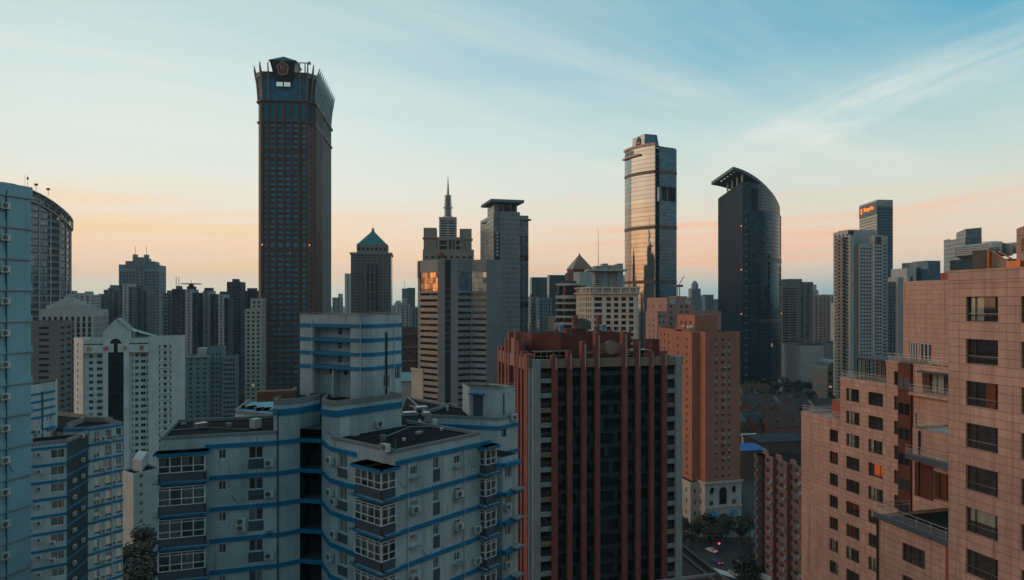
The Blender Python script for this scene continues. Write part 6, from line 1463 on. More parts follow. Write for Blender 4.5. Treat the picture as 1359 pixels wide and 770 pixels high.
    for p, q_ in ((V0, V1), (vb[0], V0)): part_box(b, 'parapet', p, q_, -.16, .02, ZP - .4, ZP + .02, K['coping'])
    bands(b, [(V0, V1)], ZB, FH, 1)
    for i in range(9): m_ = MB(); p = P(322 + i * 5, 79.5 - i * .3 + random.random()); m_.prism(rect(p, random.uniform(0, 60), random.uniform(.4, 1.1), .35), ZP - .35, ZP - .1 + random.random() * .2, K['metal'] if i % 2 else K['roof']); m_.build('roof_clutter', b.root)
    # roof tower
    T0 = P(487, 67.5); TD = -29.; Tl = to_px(T0, TD + 180, 398); Tr = to_px(T0, 61, 533); Tc0 = to_px(T0, TD + 180, 476); zt = 88.8; zb = ZL - .6
    Tc1 = go(T0, 61, .9)
    R0, R1 = to_px(T0, TD + 180, 416), to_px(T0, TD + 180, 465); rr0, rr1 = go(R0, 61, .9), go(R1, 61, .9)
    stripes = [zt - .95 - 1.42 * k for k in range(4)]; zr = stripes[0] - .1
    wt_ = bw_
    b.face(Tl, R0, zb, zt, wt_); b.face(R1, Tc0, zb, zt, wt_); b.face(Tc0, Tc1, zb, zt, wt_); b.face(R0, R1, zr, zt, wt_)
    xt = lambda px: along(rr0, TD, px)
    b.face(rr0, rr1, zb, zr, wt_, dict(holes=lambda L, z0, z1: [(L * .50, L * .62, s_ - 1.18, s_ - .42) for s_ in stripes[:3]], d=.12, near=True, fm=K['frame'], pm=K['pane'], nv=1, nt=.5, fw=.05))
    b.face(R0, rr0, zb, zr, wt_); b.face(rr1, R1, zb, zr, wt_)
    b.face(Tc1, Tr, zb - 3, zt, wt_, nw(lambda L, z0, z1: [(L * .36, L * .56, 81.3, 82.5), (L * .76, L * .95, 82.0, 83.3)]))
    tb = go(Tr, TD + 180, math.dist(T0, Tl)); b.face(Tr, tb, zb - 3, zt, wt_); b.face(tb, Tl, zb, zt, wt_)
    b.rf.face([(*p, zt - .3) for p in (Tl, Tc0, Tc1, Tr, tb)], K['roof'])
    for p, q_ in ((Tl, Tc0), (Tc0, Tc1), (Tc1, Tr)): part_box(b, 'coping', p, q_, -.2, .04, zt - .02, zt + .05, K['concrete'])
    m_ = MB()
    for p, q_ in ((Tl, Tc0), (Tc0, Tc1), (Tc1, Tr)):
        L = math.dist(p, q_); d = math.degrees(math.atan2(q_[1] - p[1], q_[0] - p[0]))
        for i in range(int(L / .9) + 1): m_.tube((*go(p, d, i * .9), zt), (*go(p, d, i * .9), zt + .22), .015, K['metal'], 4)
        m_.obox(p, q_, -.05, -.02, zt + .2, zt + .235, K['metal'])
    m_.build('railing', b.root)
    for s_ in stripes:
        m_ = MB()
        for p, q_ in ((Tl, Tc0), (Tc0, Tc1), (Tc1, Tr)): m_.obox(p, q_, -.02, .07, s_ - .36, s_, K['blueband'], .01, .01)
        m_.obox(R0, R1, -.9, .0, s_ - .10, s_ - .02, K['blueband']); m_.build('blue_band', b.root)
    for f_ in (.33, .73):
        p = go(rr0, TD, math.dist(rr0, rr1) * f_); m_ = MB(); z = stripes[3] - .72; n_ = go((0, 0), TD - 90, 1)
        for i in range(18):
            t0, t1 = 2 * math.pi * i / 18, 2 * math.pi * (i + 1) / 18
            P4_ = lambda r, t, o: (*go(go(p, TD, r * math.cos(t)), TD - 90, o), z + r * math.sin(t))
            m_.face([P4_(.28, t0, .1), P4_(.42, t0, .1), P4_(.42, t1, .1), P4_(.28, t1, .1)][::-1], K['white']); m_.face([P4_(.42, t0, .1), P4_(.42, t0, 0), P4_(.42, t1, 0), P4_(.42, t1, .1)], K['white'])
        m_.face([P4_(.28, 2 * math.pi * i / 18, .04) for i in range(18)], K['pane']); m_.build('round_vent', b.root)
    part_box(b, 'fin_wall', go(rr0, TD, math.dist(rr0, rr1) * .5), go(rr0, TD, math.dist(rr0, rr1) * .54), 0, .85, zb, stripes[3] - .3, wt_)
    pipe(b, go(to_px(T0, 61, 512), -29, .1), ZL - 3, 87.0, .09, K['black'], 'black_pipe'); pipe(b, go(to_px(T0, 61, 522.5), -29, .1), ZL - 2, 87.6, .05); pipe(b, go(to_px(T0, TD + 180, 479), TD - 90, .1), ZL, 88.2, .045); pipe(b, go(to_px(T0, TD + 180, 415), TD - 90, .1), ZL, 88.2, .045)
    for dz in (0,): ac(b.root, go(to_px(T0, 61, 517), -29, .03), 79.0, R(61)); ac(b.root, go(to_px(W0, 49, 502), -41, .02), ZP - .1, R(49))
    b.done(100)
blue_main()

def blue_left():
    # near tower cut by the left picture edge
    D = 75.2; E = P(41, 66.0); A = go(E, D + 180, 40); J = to_px(E, D + 180, 7.5); FH = 2.95
    b = Bld('pale_apartment_tower', 'pale blue tiled tower at the left picture edge, with thin floor ledges and wall units', 'apartment tower', E)
    wl = plaster('aqua_tile_render', (.27, .45, .51), var=.16, streak=.4, tile=(.30, .30, .02, .3))
    zt = Z(249.5, 66); b.face(A, E, 0, zt, wl, nw(lambda L, z0, z1: [(40 - math.dist(J, E) - 1.9, 40 - math.dist(J, E) - .8, zt - 3.9 - FH * k, zt - 2.8 - FH * k) for k in range(14)])); b.face(E, go(E, D + 90, 14), 0, zt, wl); b.face(go(E, D + 90, 14), go(A, D + 90, 14), 0, zt, wl)
    b.rf.face([(*p, zt - .5) for p in (A, E, go(E, D + 90, 14), go(A, D + 90, 14))], K['roof'])
    z = zt - 1.05
    for k in range(14):
        m_ = MB(); m_.obox(A, E, -.02, .10, z - .05, z + .55 if k else zt + .05, wl, 0, .1); m_.obox(A, E, .10, .16, z - .09, z, K['concrete'], 0, .14); m_.build('floor_ledge', b.root)
        c = to_px(E, D + 180, 3.5); ac(b.root, go(c, D - 90, .03), z - 1.35, R(D)); z -= FH
    pipe(b, go(J, D - 90, .1), 30, zt - .6, .06, K['slate'], 'downpipe')
    for px, h_, r_ in ((33, 1.25, .015), (36.8, 1.0, .02)): m_ = MB(); p = to_px(go(E, D + 90, .5), D + 180, px); m_.tube((*p, zt - .3), (*p, zt + h_), r_, K['metal'], 4); (m_.box(p[0] - .06, p[0] + .06, p[1] - .06, p[1] + .06, zt + h_ - .15, zt + h_ + .1, K['warn0']) if px > 35 else None); m_.build('aerial', b.root)
    m_ = MB(); pr = None
    for j in range(14):
        p = go(go(to_px(E, D + 180, 12), D, j * .12), D - 90, .04); z_ = 74.8 - 1.3 * math.sin(j / 13 * math.pi * .8) ; 
        if pr: m_.tube(pr, (*p, z_), .02, K['black'], 4, cap=False)
        pr = (*p, z_)
    m_.build('cable', b.root); b.done()
    # lower banded block behind it
    th, d2 = 52, 142
    Y = 112; C = P(118, 121.5); Rr = to_px(C, 58, 163); ZP = Z(572, 118); FH = 2.78
    b = Bld('banded_apartment_block', 'smaller blue banded apartment block at left, half hidden behind the pale tower', 'apartment block', C)
    fl = [ZP - .28 - FH * k for k in range(18)]
    LR = math.dist(C, Rr)
    b.face(C, Rr, 0, ZP, bw_, nw(lambda L, z0, z1: [(s0 * L, s1 * L, z - 2.05, z - .65) for z in fl for s0, s1 in ((.16, .30), (.48, .64), (.80, .96))], cur=.4))
    b.face(Rr, go(Rr, d2, 13), 0, ZP, bw_)
    # dark recess left of the corner, then the front part with the air conditioners
    M0, M1 = P(90, 117.0), P(118, 121.5)
    zf = Z(585, 112); F1 = P(88.5, 113); F0 = go(F1, 35 + 180, 11)
    b.face(P(84, 121), C, 0, ZP, bw_); b.face(F1, go(F1, 100, 8), 0, zf, plaster('shaft_wall_shade', (.055, .065, .075), streak=.5))  # shade of the deep recess put into the side wall's colour
    b.face(F0, F1, 0, zf, bw_, nw(lambda L, z0, z1: [(L * .80, L * .975, z - 2.0, z - .6) for z in [zf - .9 - FH * k for k in range(18)]], cur=.4))
    b.rf.face([(*p, zf - .6) for p in (F0, F1, go(F1, 100, 9), go(F0, 100, 9))], K['roof'])
    for p, q_ in ((F0, F1), (F1, go(F1, 100, 8))): part_box(b, 'parapet', p, q_, -.2, .02, zf - .6, zf + .05, K['coping'])
    rb = [P(44, 122), P(84, 121), C, Rr, go(Rr, d2, 13), P(60, 140)]
    b.rf.face([(*p, ZP - .7) for p in rb], K['roof'])
    for p, q_ in ((rb[1], C), (C, Rr), (Rr, rb[4]), (rb[4], rb[5])): part_box(b, 'parapet', p, q_, -.2, .02, ZP - .7, ZP + .05, K['coping'])
    for l0, y0, l1, y1 in ((88, 124, 112, 131), (112, 131, 150, 131)): part_box(b, 'terrace_wall', P(l0, y0), P(l1, y1), 0, .2, ZP - .8, ZP + .25, K['coping'])
    bands(b, [(P(84, 121), C), (C, Rr)], ZP - .28, FH, 17, .42, .12); bands(b, [(F0, F1)], zf - .9, FH, 17, .42, .12); bands(b, [(F1, go(F1, 100, 7.9))], ZP - .75 - FH, FH, 16, .36, .06)
    for k in range(16):
        for y in (2.2, 5.4):
            if random.random() < .5: ac(b.root, go(go(F1, 100, y), 10, .03), ZP - 2.6 - FH * (k + 1), R(100))
    for k in range(17):
        z = zf - .9 - FH * k; ac(b.root, go(to_px(F1, 35 + 180, 52), 35 - 90, .03), z - 1.35, R(35))
        if k in (5, 6, 8): ac(b.root, go(to_px(F1, 35 + 180, 70), 35 - 90, .03), z - 2.2, R(35))
        z = fl[k]
        for s_ in (.24, .40, .72):
            if random.random() < .45: ac(b.root, go(go(C, 58, LR * s_), -32, .03), z - 2.35, R(58))
        for s0, s1 in ((.15, .31), (.47, .65), (.79, .97)): part_box(b, 'spandrel_panel', go(C, 58, LR * s0), go(C, 58, LR * s1), 0, .05, z - 2.34, z - 2.08, K['slate'])
    ac(b.root, P(109, 118.3), ZP - 1.2, R(20)); pipe(b, P(104, 119), 30, ZP - 1, .08); pipe(b, go(to_px(C, 58, 148), -32, .1), 30, ZP - 1, .07)
    # little stair tower on its roof
    U0 = P(40, 116); U1 = P(73, 122); zu = Z(508, 120); ud = math.degrees(math.atan2(U1[1] - U0[1], U1[0] - U0[0])); L = math.dist(U0, U1)
    b.face(U0, U1, ZP - 6, zu, bw_, nw(lambda L_, z0, z1: [(L_ * .30, L_ * .38, zu - 7.2, zu - 6.0), (L_ * .68, L_ * .84, zu - 6.8, zu - 5.6)]))
    b.face(U1, go(U1, 120, 6), ZP - 6, zu, bw_); b.rf.face([(*p, zu - .3) for p in (U0, U1, go(U1, 120, 6), go(U0, 120, 6))], K['roof'])
    for k in range(5): part_box(b, 'blue_band', U0, U1, -.02, .08, zu - 1.9 - 1.35 * k - (.9 if k == 4 else 0), zu - 1.5 - 1.35 * k - (.9 if k == 4 else 0), K['blueband'])
    pipe(b, go(go(U0, ud, L * .46), ud - 90, .1), ZP - 5, zu - 1.4, .12, K['slate']); ac(b.root, go(go(U0, ud, L * .24), ud - 90, .02), zu - 8.6, R(ud), s=1.3)
    part_box(b, 'door_canopy', go(U0, ud, L * .64), go(U0, ud, L * .98), 0, .7, zu - 8.3, zu - 8.15, K['blueband']); part_box(b, 'door', go(U0, ud, L * .68), go(U0, ud, L * .84), 0, .06, zu - 11, zu - 8.5, K['white'])
    b.done(100)
K['warn0'] = flat('red_lamp_cover', (.45, .08, .05), .4)
blue_left()

# ================================================================ the red granite and dark glass office building
def red_office():
    th = 15.5; C = P(706, 165); zz = lambda y: Z(y, 165); X = lambda px: along(C, th, px); W = X(903); D = along(C, th + 90, 665)
    g = lambda x, y: go(go(C, th, x), th + 90, y)
    b = Bld('red_granite_office', 'dark glass office building with tall red granite piers and a stepped gabled roofline', 'office building', C)
    ru = plaster('red_granite', (.225, .078, .064), var=.25, streak=.25, rough=.55); tan = plaster('grey_pink_stone', (.30, .20, .165), streak=.25); cw = plaster('grey_corner_stone', (.30, .33, .31), streak=.3)
    zc0, zc1 = zz(489), zz(477.5); FHt = 3.6; inl = plaster('pale_inlay_stone', (.46, .34, .28), streak=.2)
    gl = curtain('smoked_glass', (.022, .03, .035), 1.25, FHt, mull=(.012, .015, .017), mw=.07, mh=.12, metal=.25, rough=.07, tilt=.012, span=1.0, spanc=(.030, .042, .055), lit=.0, blinds=.28)
    m_ = MB()
    for a, c in ((g(0, 0), g(W, 0)), (g(0, D), g(0, 0)), (g(W, 0), g(W, D)), (g(W, D), g(0, D))):
        L = math.dist(a, c); m_.face([(*a, 18), (*c, 18), (*c, zc1 - .1), (*a, zc1 - .1)], gl, [(0, 0), (L, 0), (L, zc1 - 18.1), (0, zc1 - 18.1)])
    m_.build('glass_facade', b.root)
    m_ = MB(); m_.face([(*p, zc1 - .6) for p in (g(0, 0), g(W, 0), g(W, D), g(0, D))], K['roof']); m_.build('roof', b.root)
    for a, c in ((g(0, 0), g(W, 0)), (g(0, D), g(0, 0)), (g(W, 0), g(W, D)), (g(W, D), g(0, D))): part_box(b, 'cornice_beam', a, c, -.5, .75, zc0, zc1, tan)
    for x0, x1 in ((0, X(716)), (X(894.5), W)): part_box(b, 'corner_column', g(x0, 0), g(x1, 0), -.6, .9, 18, zc1 + .05, cw)
    part_box(b, 'corner_column', g(0, 1.2), g(0, 0), -.6, .9, 18, zc1 + .04, cw)
    for k in range(17):
        z = zc0 - FHt * k - FHt
        if z < 19: break
        mt = tan if k % 3 == 2 else cw
        for x0, x1 in ((X(716), X(731)), (X(882.7), X(894.5))): part_box(b, 'spandrel', g(x0, 0), g(x1, 0), -.2, .55, z, z + 1.15, mt)
        part_box(b, 'spandrel', g(0, 4.6), g(0, 1.2), -.2, .55, z, z + 1.15, mt)
    piers = [(731, 738.4, 472), (751, 757.6, 466.5), (769.8, 776.4, 454), (788, 794.3, 442), (824, 830.2, 441.5), (841.7, 847.8, 452), (860, 865.5, 468.5), (876.4, 882.7, 469)]
    def pier(a, c, top, t=1.15, groove=True):
        m_ = MB(); m_.obox(a, c, -.7, t, 18, top, ru); o = m_.build('pier', b.root)
        if groove:
            d = math.degrees(math.atan2(c[1] - a[1], c[0] - a[0])); L = math.dist(a, c); m2 = MB(); m2.obox(go(a, d, L * .58), go(a, d, L * .82), t, t + .12, zc0 - .3, top - .6, inl); q_ = m2.build('pier_inlay', None); q_.parent = o; q_.location = tuple(-v for v in b.root.location)
    for l, r, t in piers: pier(g(X(l), 0), g(X(r), 0), zz(t))
    # the same rhythm on the left flank
    ly = lambda px: along(C, th + 90, px)
    for l, r, t in ((664.8, 667, 461), (669.5, 671.5, 459.), (674.2, 677, 449.5), (678.6, 681, 439.5), (687, 689.6, 439.5), (690.8, 693.4, 452), (695.8, 698.2, 466), (700.6, 705.4, 470)):
        Yl = C[1] + ly((l + r) / 2) * math.cos(R(th)); zt_ = Z(t, Yl); pier(g(0, ly(l)), g(0, ly(r)), zt_, 1.1, False)
    part_box(b, 'cornice_beam', g(0, D), g(0, 0), .74, .95, zc0 - .6, zc1 + .5, m_orange if False else tan)
    part_box(b, 'gable_panel', g(0, ly(680)), g(0, ly(688)), 0, .6, zc1, Z(448, 182), tan)
    # gable with the round medallion
    zd = zz(463); xc = X(809.2)
    part_box(b, 'gable_beam', g(X(776), 0), g(X(842), 0), 0, .5, zz(470.5), zz(468), tan); part_box(b, 'gable_beam', g(X(794), 0), g(X(824), 0), 0, .55, zz(466), zz(457.5), tan)
    m_ = MB(); p0, p1 = g(xc, -.1), g(xc, -1.0); m_.tube((*p0, zd), (*p1, zd), 1.75, tan, 24); m_.tube((*p1, zd), (*g(xc, -1.15), zd), 1.35, tan, 24); m_.build('round_medallion', b.root)
    # things on the roof
    rl = zc1 - .6; rud = plaster('dark_red_render', (.17, .05, .038), var=.3, streak=.4)
    rb = [g(X(716) + 2, 13), g(X(760), 8.5), g(X(858), 9), g(X(858), 24), g(4, 24)]
    m_ = MB(); m_.prism(rb, rl, zz(446), rud, K['roof'], False); m_.build('rooftop_block', b.root)
    m_ = MB(); m_.prism(sub(C, th, 1.5, 8, 18, 27), rl, zc1 + 2.4, rud, K['roof'], False); m_.build('rooftop_block', b.root)
    m_ = MB(); m_.prism(sub(C, th, X(880), X(890), 6, 10), rl, zz(455), rud, K['roof'], False); m_.build('rooftop_block', b.root)
    for px in (775, 809.5): m_ = MB(); c = X(px) + 2.5; m_.prism(sub(C, th, c, c + 1.3, 14, 15.3), zz(446), Z(419, 180), ru, None, False); m_.build('roof_column', b.root)
    m_ = MB(); m_.prism(sub(C, th, X(792), X(806), 16, 18), zz(446), Z(432, 181), ru, None, False); m_.build('roof_wall', b.root)
    for px in (752.5, 812.5):
        m_ = MB(); p = g(X(px) + 2, 11); z = zz(446.5) + .8; bl = flat('blue_vent_paint', (.06, .28, .42), .5); m_.tube((*p, z), (*p, z + 1.2), .75, bl, 14); m_.tube((*p, z + 1.2), (*p, z + 1.5), 1.1, bl, 14); m_.build('roof_ventilator', b.root)
    K['dish'] = plaster('tarnished_mesh', (.11, .095, .085), var=.5, streak=.6)
    for px, y, h_ in ((720, 9.5, 1.3), (733, 9.3, .9), (747, 9.2, 1.5), (766, 9.2, 1.0), (790, 9.3, 1.6), (822, 9.3, 1.2), (838, 9.4, 1.7), (850, 9.6, 1.0)):
        m_ = MB(); p = g(X(px) + 1.5, y); m_.prism(rect(p, th, .45, .45), zz(446) - .1, zz(446) + h_, ru); m_.build('roof_post', b.root)
    m_ = MB(); m_.prism(sub(C, th, X(775), X(800), 12, 18), zz(446) - .1, zz(446) + 1.1, rud, K['roof'], False); m_.build('rooftop_block', b.root)
    m_ = MB(); p = g(X(786) + 2.5, 13); z = Z(434, 178); N = 9
    for i in range(N):                         # satellite dish: a shallow bowl on a strut
        for j in range(16):
            f = lambda i, j: (p[0] + math.cos(j * math.pi / 8) * 2.7 * math.sin(i / N * 1.2), p[1] + math.sin(j * math.pi / 8) * 1.1 * math.sin(i / N * 1.2) + 1.2 * (1 - math.cos(i / N * 1.2)), z + 1.9 * math.sin(j * math.pi / 8) * math.sin(i / N * 1.2) + .6 * (1 - math.cos(i / N * 1.2)))
            m_.face([f(i, j), f(i + 1, j), f(i + 1, j + 1), f(i, j + 1)], K['dish'], smooth=True)
    m_.tube((p[0], p[1] + .3, zz(446)), (p[0], p[1] + .3, z), .2, K['metal'], 6); m_.tube((p[0], p[1], z), (p[0] - .3, p[1] - 2.2, z + .8), .06, K['metal'], 4); m_.build('satellite_dish', b.root)
    for px, y, h_ in ((718, 10, 2.4), (726, 14, 3.4), (757, 11, 2.2), (768, 12, 2.6), (820, 10, 2.), (833, 10, 2.8), (735, 12, 3.2), (761, 10, 1.8), (829, 12, 2.2)):
        m_ = MB(); p = g(X(px), y); z = zz(445); m_.tube((*p, z), (*p, z + h_), .10, K['metal'], 5); m_.prism(rect((p[0] - .15, p[1]), 20, .35, .25), z + h_ * .45, z + h_ + .2, K['acwhite']); m_.build('aerial', b.root)
    for l, r, y in ((716, 742, 4), (744, 766, 5), (842, 872, 4)):
        m_ = MB(); a, c = g(X(l), y), g(X(r), y); d = th; L = math.dist(a, c)
        for z in (rl + 1.0, rl + 2.1): m_.obox(a, c, -.06, .06, z - .06, z + .06, K['rail'])
        for i in range(int(L / 1.6) + 1): q_ = go(a, d, i * 1.6); m_.tube((*q_, rl), (*q_, rl + 2.1), .05, K['rail'], 4)
        m_.obox(a, c, -2.6, -2.4, rl, rl + 1.9, K['pane']); m_.obox(a, c, -2.8, .3, rl + 2.1, rl + 2.2, K['metal']); m_.build('roof_cooler', b.root)
    # podium
    pod = plaster('podium_red_roof', (.13, .045, .035), var=.25, streak=0, rough=.9); Pz = 19.3
    q0, q1 = P(905, 197.5), P(968.5, 171)
    far = go(q0, th + 180, 60); near = go(q1, math.degrees(math.atan2(q1[1] - q0[1], q1[0] - q0[0])), 40); base = [go(near, th + 180, 60), near, q0, far]
    m_ = MB(); m_.prism(base, 0, Pz, tan, pod, False); m_.build('podium', b.root)
    podk = plaster('podium_parapet_stone', (.15, .13, .12), streak=.5)
    for off, h_, mt in ((0, 1.0, podk), (2.6, .5, podk)):
        dd = math.degrees(math.atan2(q0[1] - near[1], q0[0] - near[0])); part_box(b, 'podium_parapet', go(near, dd + 90, off), go(q0, dd + 90, off), -.6, .1, Pz, Pz + h_, mt)
    part_box(b, 'podium_parapet', go(go(q1, dd, 6), th + 180, 19), go(q1, dd, 6), -.3, .1, Pz, Pz + .7, K['concrete'])
    b.done()
red_office()

# ================================================================ the pink tiled building at the right
def pink_tiled():
    d = -75.15; dn = d + 90                     # walls run towards the viewer to the right; dn points into the building
    T = tiles('pink_stone_tile', (.49, .290, .228), (.60, .362, .285), (.19, .095, .07), .92, .615, .040, .55, .6)
    Tn = T
    K1 = P(1258.5, 51.6); b = Bld('pink_tiled_building', 'pink stone tiled apartment building with stepped terraces, right foreground', 'apartment building', K1)
    dkf = K['darkframe']
    def nwin(holes, **k): return dict(holes=holes, d=.28, near=True, fm=dkf, pm=K['pane'], fw=.06, brown=.15, cur=.6, **k)
    x = lambda A, px: along(A, d, px)
    # near tower
    zt = 92.35; L = 22.
    end = go(K1, d, L)
    wz = [90.45 - 3.08 * k for k in range(16)]
    b.face(K1, end, 0, zt, T, nwin(lambda L_, z0, z1: [(x(K1, 1282), x(K1, 1324.5), z - 1.8, z) for z in wz] + [(x(K1, 1355.2), x(K1, 1355.2) + 1.9, z - 1.8, z) for z in wz], nv=(.24, .86), nt=.24))
    bk = go(K1, dn, 26); b.face(bk, K1, 0, zt, T); b.face(end, go(end, dn, 26), 0, zt, T)
    b.rf.face([(*p, zt - .9) for p in (K1, end, go(end, dn, 26), bk)], K['roof'])
    for p, q_ in ((K1, end), (bk, K1)): part_box(b, 'parapet', p, q_, -.3, .05, zt - .9, zt + .08, T)
    # steel guard rails low in the windows
    for z in wz[:9]:
        m_ = MB(); a, c = to_px(K1, d, 1283.5), to_px(K1, d, 1323.5); m_.obox(a, c, -.16, -.12, z - 1.25, z - 1.21, K['metal']); m_.build('window_rail', b.root)
    m_ = MB(); a_, c_ = to_px(P(1160, 88.), d, 1156), to_px(P(1160, 88.), d, 1171.5); m_.obox(a_, c_, -.5, -.46, 67.7, 69.2, emit('lit_orange_blind', (.75, .17, .04), .32)); m_.build('lit_blind', b.root)
    # roof structures
    w_ = plaster('weathered_cladding', (.30, .24, .20), streak=.4); m_ = MB(); q0 = P(1290.5, 50.2); q1 = P(1315, 50.2); q2 = P(1339, 48.5)
    m_.prism([q0, q1, P(1320, 52), P(1294, 53)], zt - .9, [93.75, 93.8, 93.8, 93.8], w_); m_.prism([q1, q2, P(1342, 50.5), P(1320, 52)], zt - .9, [93.78, 92.8, 92.8, 93.78], w_); m_.build('roof_hut', b.root)
    sunlit_edge = flat('sunlit_edge_trim', (.55, .20, .08), .35, .6)  # orange of the low sun on these edges put into the colour
    m_ = MB(); m_.tube((*q0, 93.8), (*q1, 93.85), .05, sunlit_edge, 6); m_.tube((*q1, 93.85), (*q2, 92.9), .06, sunlit_edge, 6); m_.tube((*P(1325, 50), 93.75), (*P(1345, 49), 93.1), .06, sunlit_edge, 6)
    for px, zt_ in ((1312.5, 93.8), (1326.5, 93.5), (1338, 93.)): p = P(px, 49.6); m_.prism(rect(p, 10, .25, .15), zt - .5, zt_, sunlit_edge)
    m_.build('pergola', b.root)
    H0 = P(1349, 48.); m_ = MB(); hx = go(H0, d, 8); m_.prism([H0, hx, go(hx, dn, 8), go(H0, dn, 8)], zt - .9, [95.2, 97.4, 97.4, 95.2], T); m_.build('penthouse', b.root)
    part_box(b, 'penthouse_window', go(H0, d, .38), go(H0, d, .95), 0, .04, 93.6, 94.5, K['pane']); part_box(b, 'sunlit_orange_panel', go(H0, d - 180, .5), go(H0, d, .5), .1, .3, zt - .2, 92.95, sunlit_edge)
    # far wing: three steps down to the left
    G = P(1160, 88.); Y_ = lambda px: to_px(G, d, px); zz = lambda y, px: Z(y, Y_(px)[1])
    FH = 3.06; w0 = 78.45; fl = lambda n0, n: [w0 - FH * k for k in range(n0, n)]
    deep = 16
    def step(pl, pr, z1, wins, name='railing'):
        A, B = Y_(pl), Y_(pr)
        b.face(A, B, 0, z1, T, nwin(lambda L_, z0, z1_: [(along(A, d, l), along(A, d, r), z - 1.72, z) for l, r, n0 in wins for z in fl(n0, 22)], nv=(.30, .72), nt=.22))
        b.face(go(A, dn, deep), A, 0, z1, T); b.rf.face([(*p, z1 - .5) for p in (A, B, go(B, dn, deep), go(A, dn, deep))], K['concrete'])
        for p, q_ in ((A, B), (go(A, dn, deep), A)): part_box(b, 'parapet', p, q_, -.25, .06, z1 - .5, z1 + .06, T)
        return A, B
    def railing(p, q_, z, h_=.95, n=3):
        m_ = MB(); L_ = math.dist(p, q_); dd = math.degrees(math.atan2(q_[1] - p[1], q_[0] - p[0]))
        for k in (n - 1, n): m_.obox(p, q_, -.025, .025, z + h_ * k / n - .025, z + h_ * k / n + .025, K['rail'])
        k = max(1, int(L_ / 1.5))
        for i in range(k + 1): c = go(p, dd, L_ * i / k); m_.tube((*c, z), (*c, z + h_), .022, K['rail'], 4)
        m_.build('railing', b.root)
        m2 = MB(); m2.obox(p, q_, -.012, .012, z + .06, z + h_ * .6, K['thin']); m2.build('railing_glass', b.root)
    A, B = step(1063.3, 1115, 73.85, [(1101, 1112, 2)]); railing(go(A, dn, .3), go(B, dn, .3), 73.85)
    A2, B2 = step(1115, 1176, 79.75, [(1123, 1140.6, 0), (1152.3, 1172, 0)]); railing(go(A2, dn, .3), go(B2, dn, .3), 79.75)
    A3, B3 = step(1176, 1195, 82.7, [(1186.5, 1194.3, -1)]); railing(go(A3, dn, .4), go(Y_(1262), dn, .4), 82.7)
    # dark brick stair house on the lowest terrace, glazed room on the middle one
    p = go(Y_(1113.5), dn, 3); m_ = MB(); m_.prism(rect(p, dn, 4, 5), 73.5, 75.9, m_redb, None, False); m_.build('terrace_hut', b.root); railing(go(Y_(1099), dn, 2.9), go(Y_(1115), dn, 2.9), 75.2, .9)
    S0, S1 = go(Y_(1128), dn, 1.2), go(Y_(1176), dn, 1.2); dd = d
    LS = math.dist(S0, S1); m_ = MB(); m_.obox(S0, S1, -4.5, .25, 82.5, 82.7, K['slate'], .2, 0); rm = m_.build('sunroom', b.root)
    def kid(m_, nm): o = m_.build(nm, None); o.parent = rm; o.location = tuple(-v for v in b.root.location)
    m_ = MB(); n = 9
    for i in range(n + 1): c = go(S0, d, LS * i / n); m_.obox(go(c, d, -.05), go(c, d, .05), -.08, .04, 79.7, 82.5, dkf)
    for z in (79.75, 82.35): m_.obox(S0, S1, -.08, .04, z, z + .12, dkf)
    m_.obox(go(S0, dn, 4), S0, -.08, .04, 82.35, 82.5, dkf); kid(m_, 'window_frame')
    m_ = MB(); m_.face([(*S0, 79.7), (*S1, 79.7), (*S1, 82.4), (*S0, 82.4)], K['clear']); kid(m_, 'pane')
    m_ = MB()
    for f0, f1 in ((.03, .10), (.15, .22), (.60, .67), (.72, .80), (.86, .93)):
        kk = 8; a = [go(go(S0, d, LS * (f0 + (f1 - f0) * j / kk)), dn, .25 + .05 * math.sin(j * 2)) for j in range(kk + 1)]
        for u, v in zip(a, a[1:]): m_.face([(*u, 79.75), (*v, 79.75), (*v, 82.4), (*u, 82.4)], K['curtainw'])
    kid(m_, 'curtain'); m_ = MB(); m_.obox(go(S0, dn, 3.5), go(S1, dn, 3.5), 0, .1, 79.7, 82.45, m_redb); kid(m_, 'back_wall')
    # brown bay column
    Cb, Ce = Y_(1194.6), Y_(1211.5); bm_ = plaster('brown_cladding', (.115, .035, .025), streak=.2, rough=.5)
    part_box(b, 'bay_column', Cb, Ce, -.6, .35, 40, 82.65, bm_)
    for k in range(12):
        z = 82.0 - FH * k - 1.15; m_ = MB(); L_ = math.dist(Cb, Ce)
        for i in range(2): m_.obox(go(Cb, d, L_ * (.08 + .46 * i)), go(Cb, d, L_ * (.46 + .46 * i)), .35, .38, z - 1.35, z, K['pane'])
        m_.build('bay_glazing', b.root)
    # recess with balconies right of the bay column
    M0, M1 = Y_(1211.5), Y_(1275)
    b.face(M0, M1, 0, 82.7, T, dict(holes=lambda L_, z0, z1: [(along(M0, d, 1224), along(M0, d, 1262), 79.35 - FH * k, 81.75 - FH * k) for k in (0,)], d=1.2, near=True, fm=dkf, pm=K['pane'], nv=4, fw=.08, cur=1))
    part_box(b, 'lintel_canopy', *at_px(M0, d, 1222, 1262), 0, .6, 81.8, 82.0, K['slate'])
    railing(go(to_px(M0, d, 1212), dn + 180, .5), go(to_px(M0, d, 1265), dn + 180, .5), 79.3); part_box(b, 'balcony_slab', *at_px(M0, d, 1212, 1266), 0, .7, 79.0, 79.3, T)
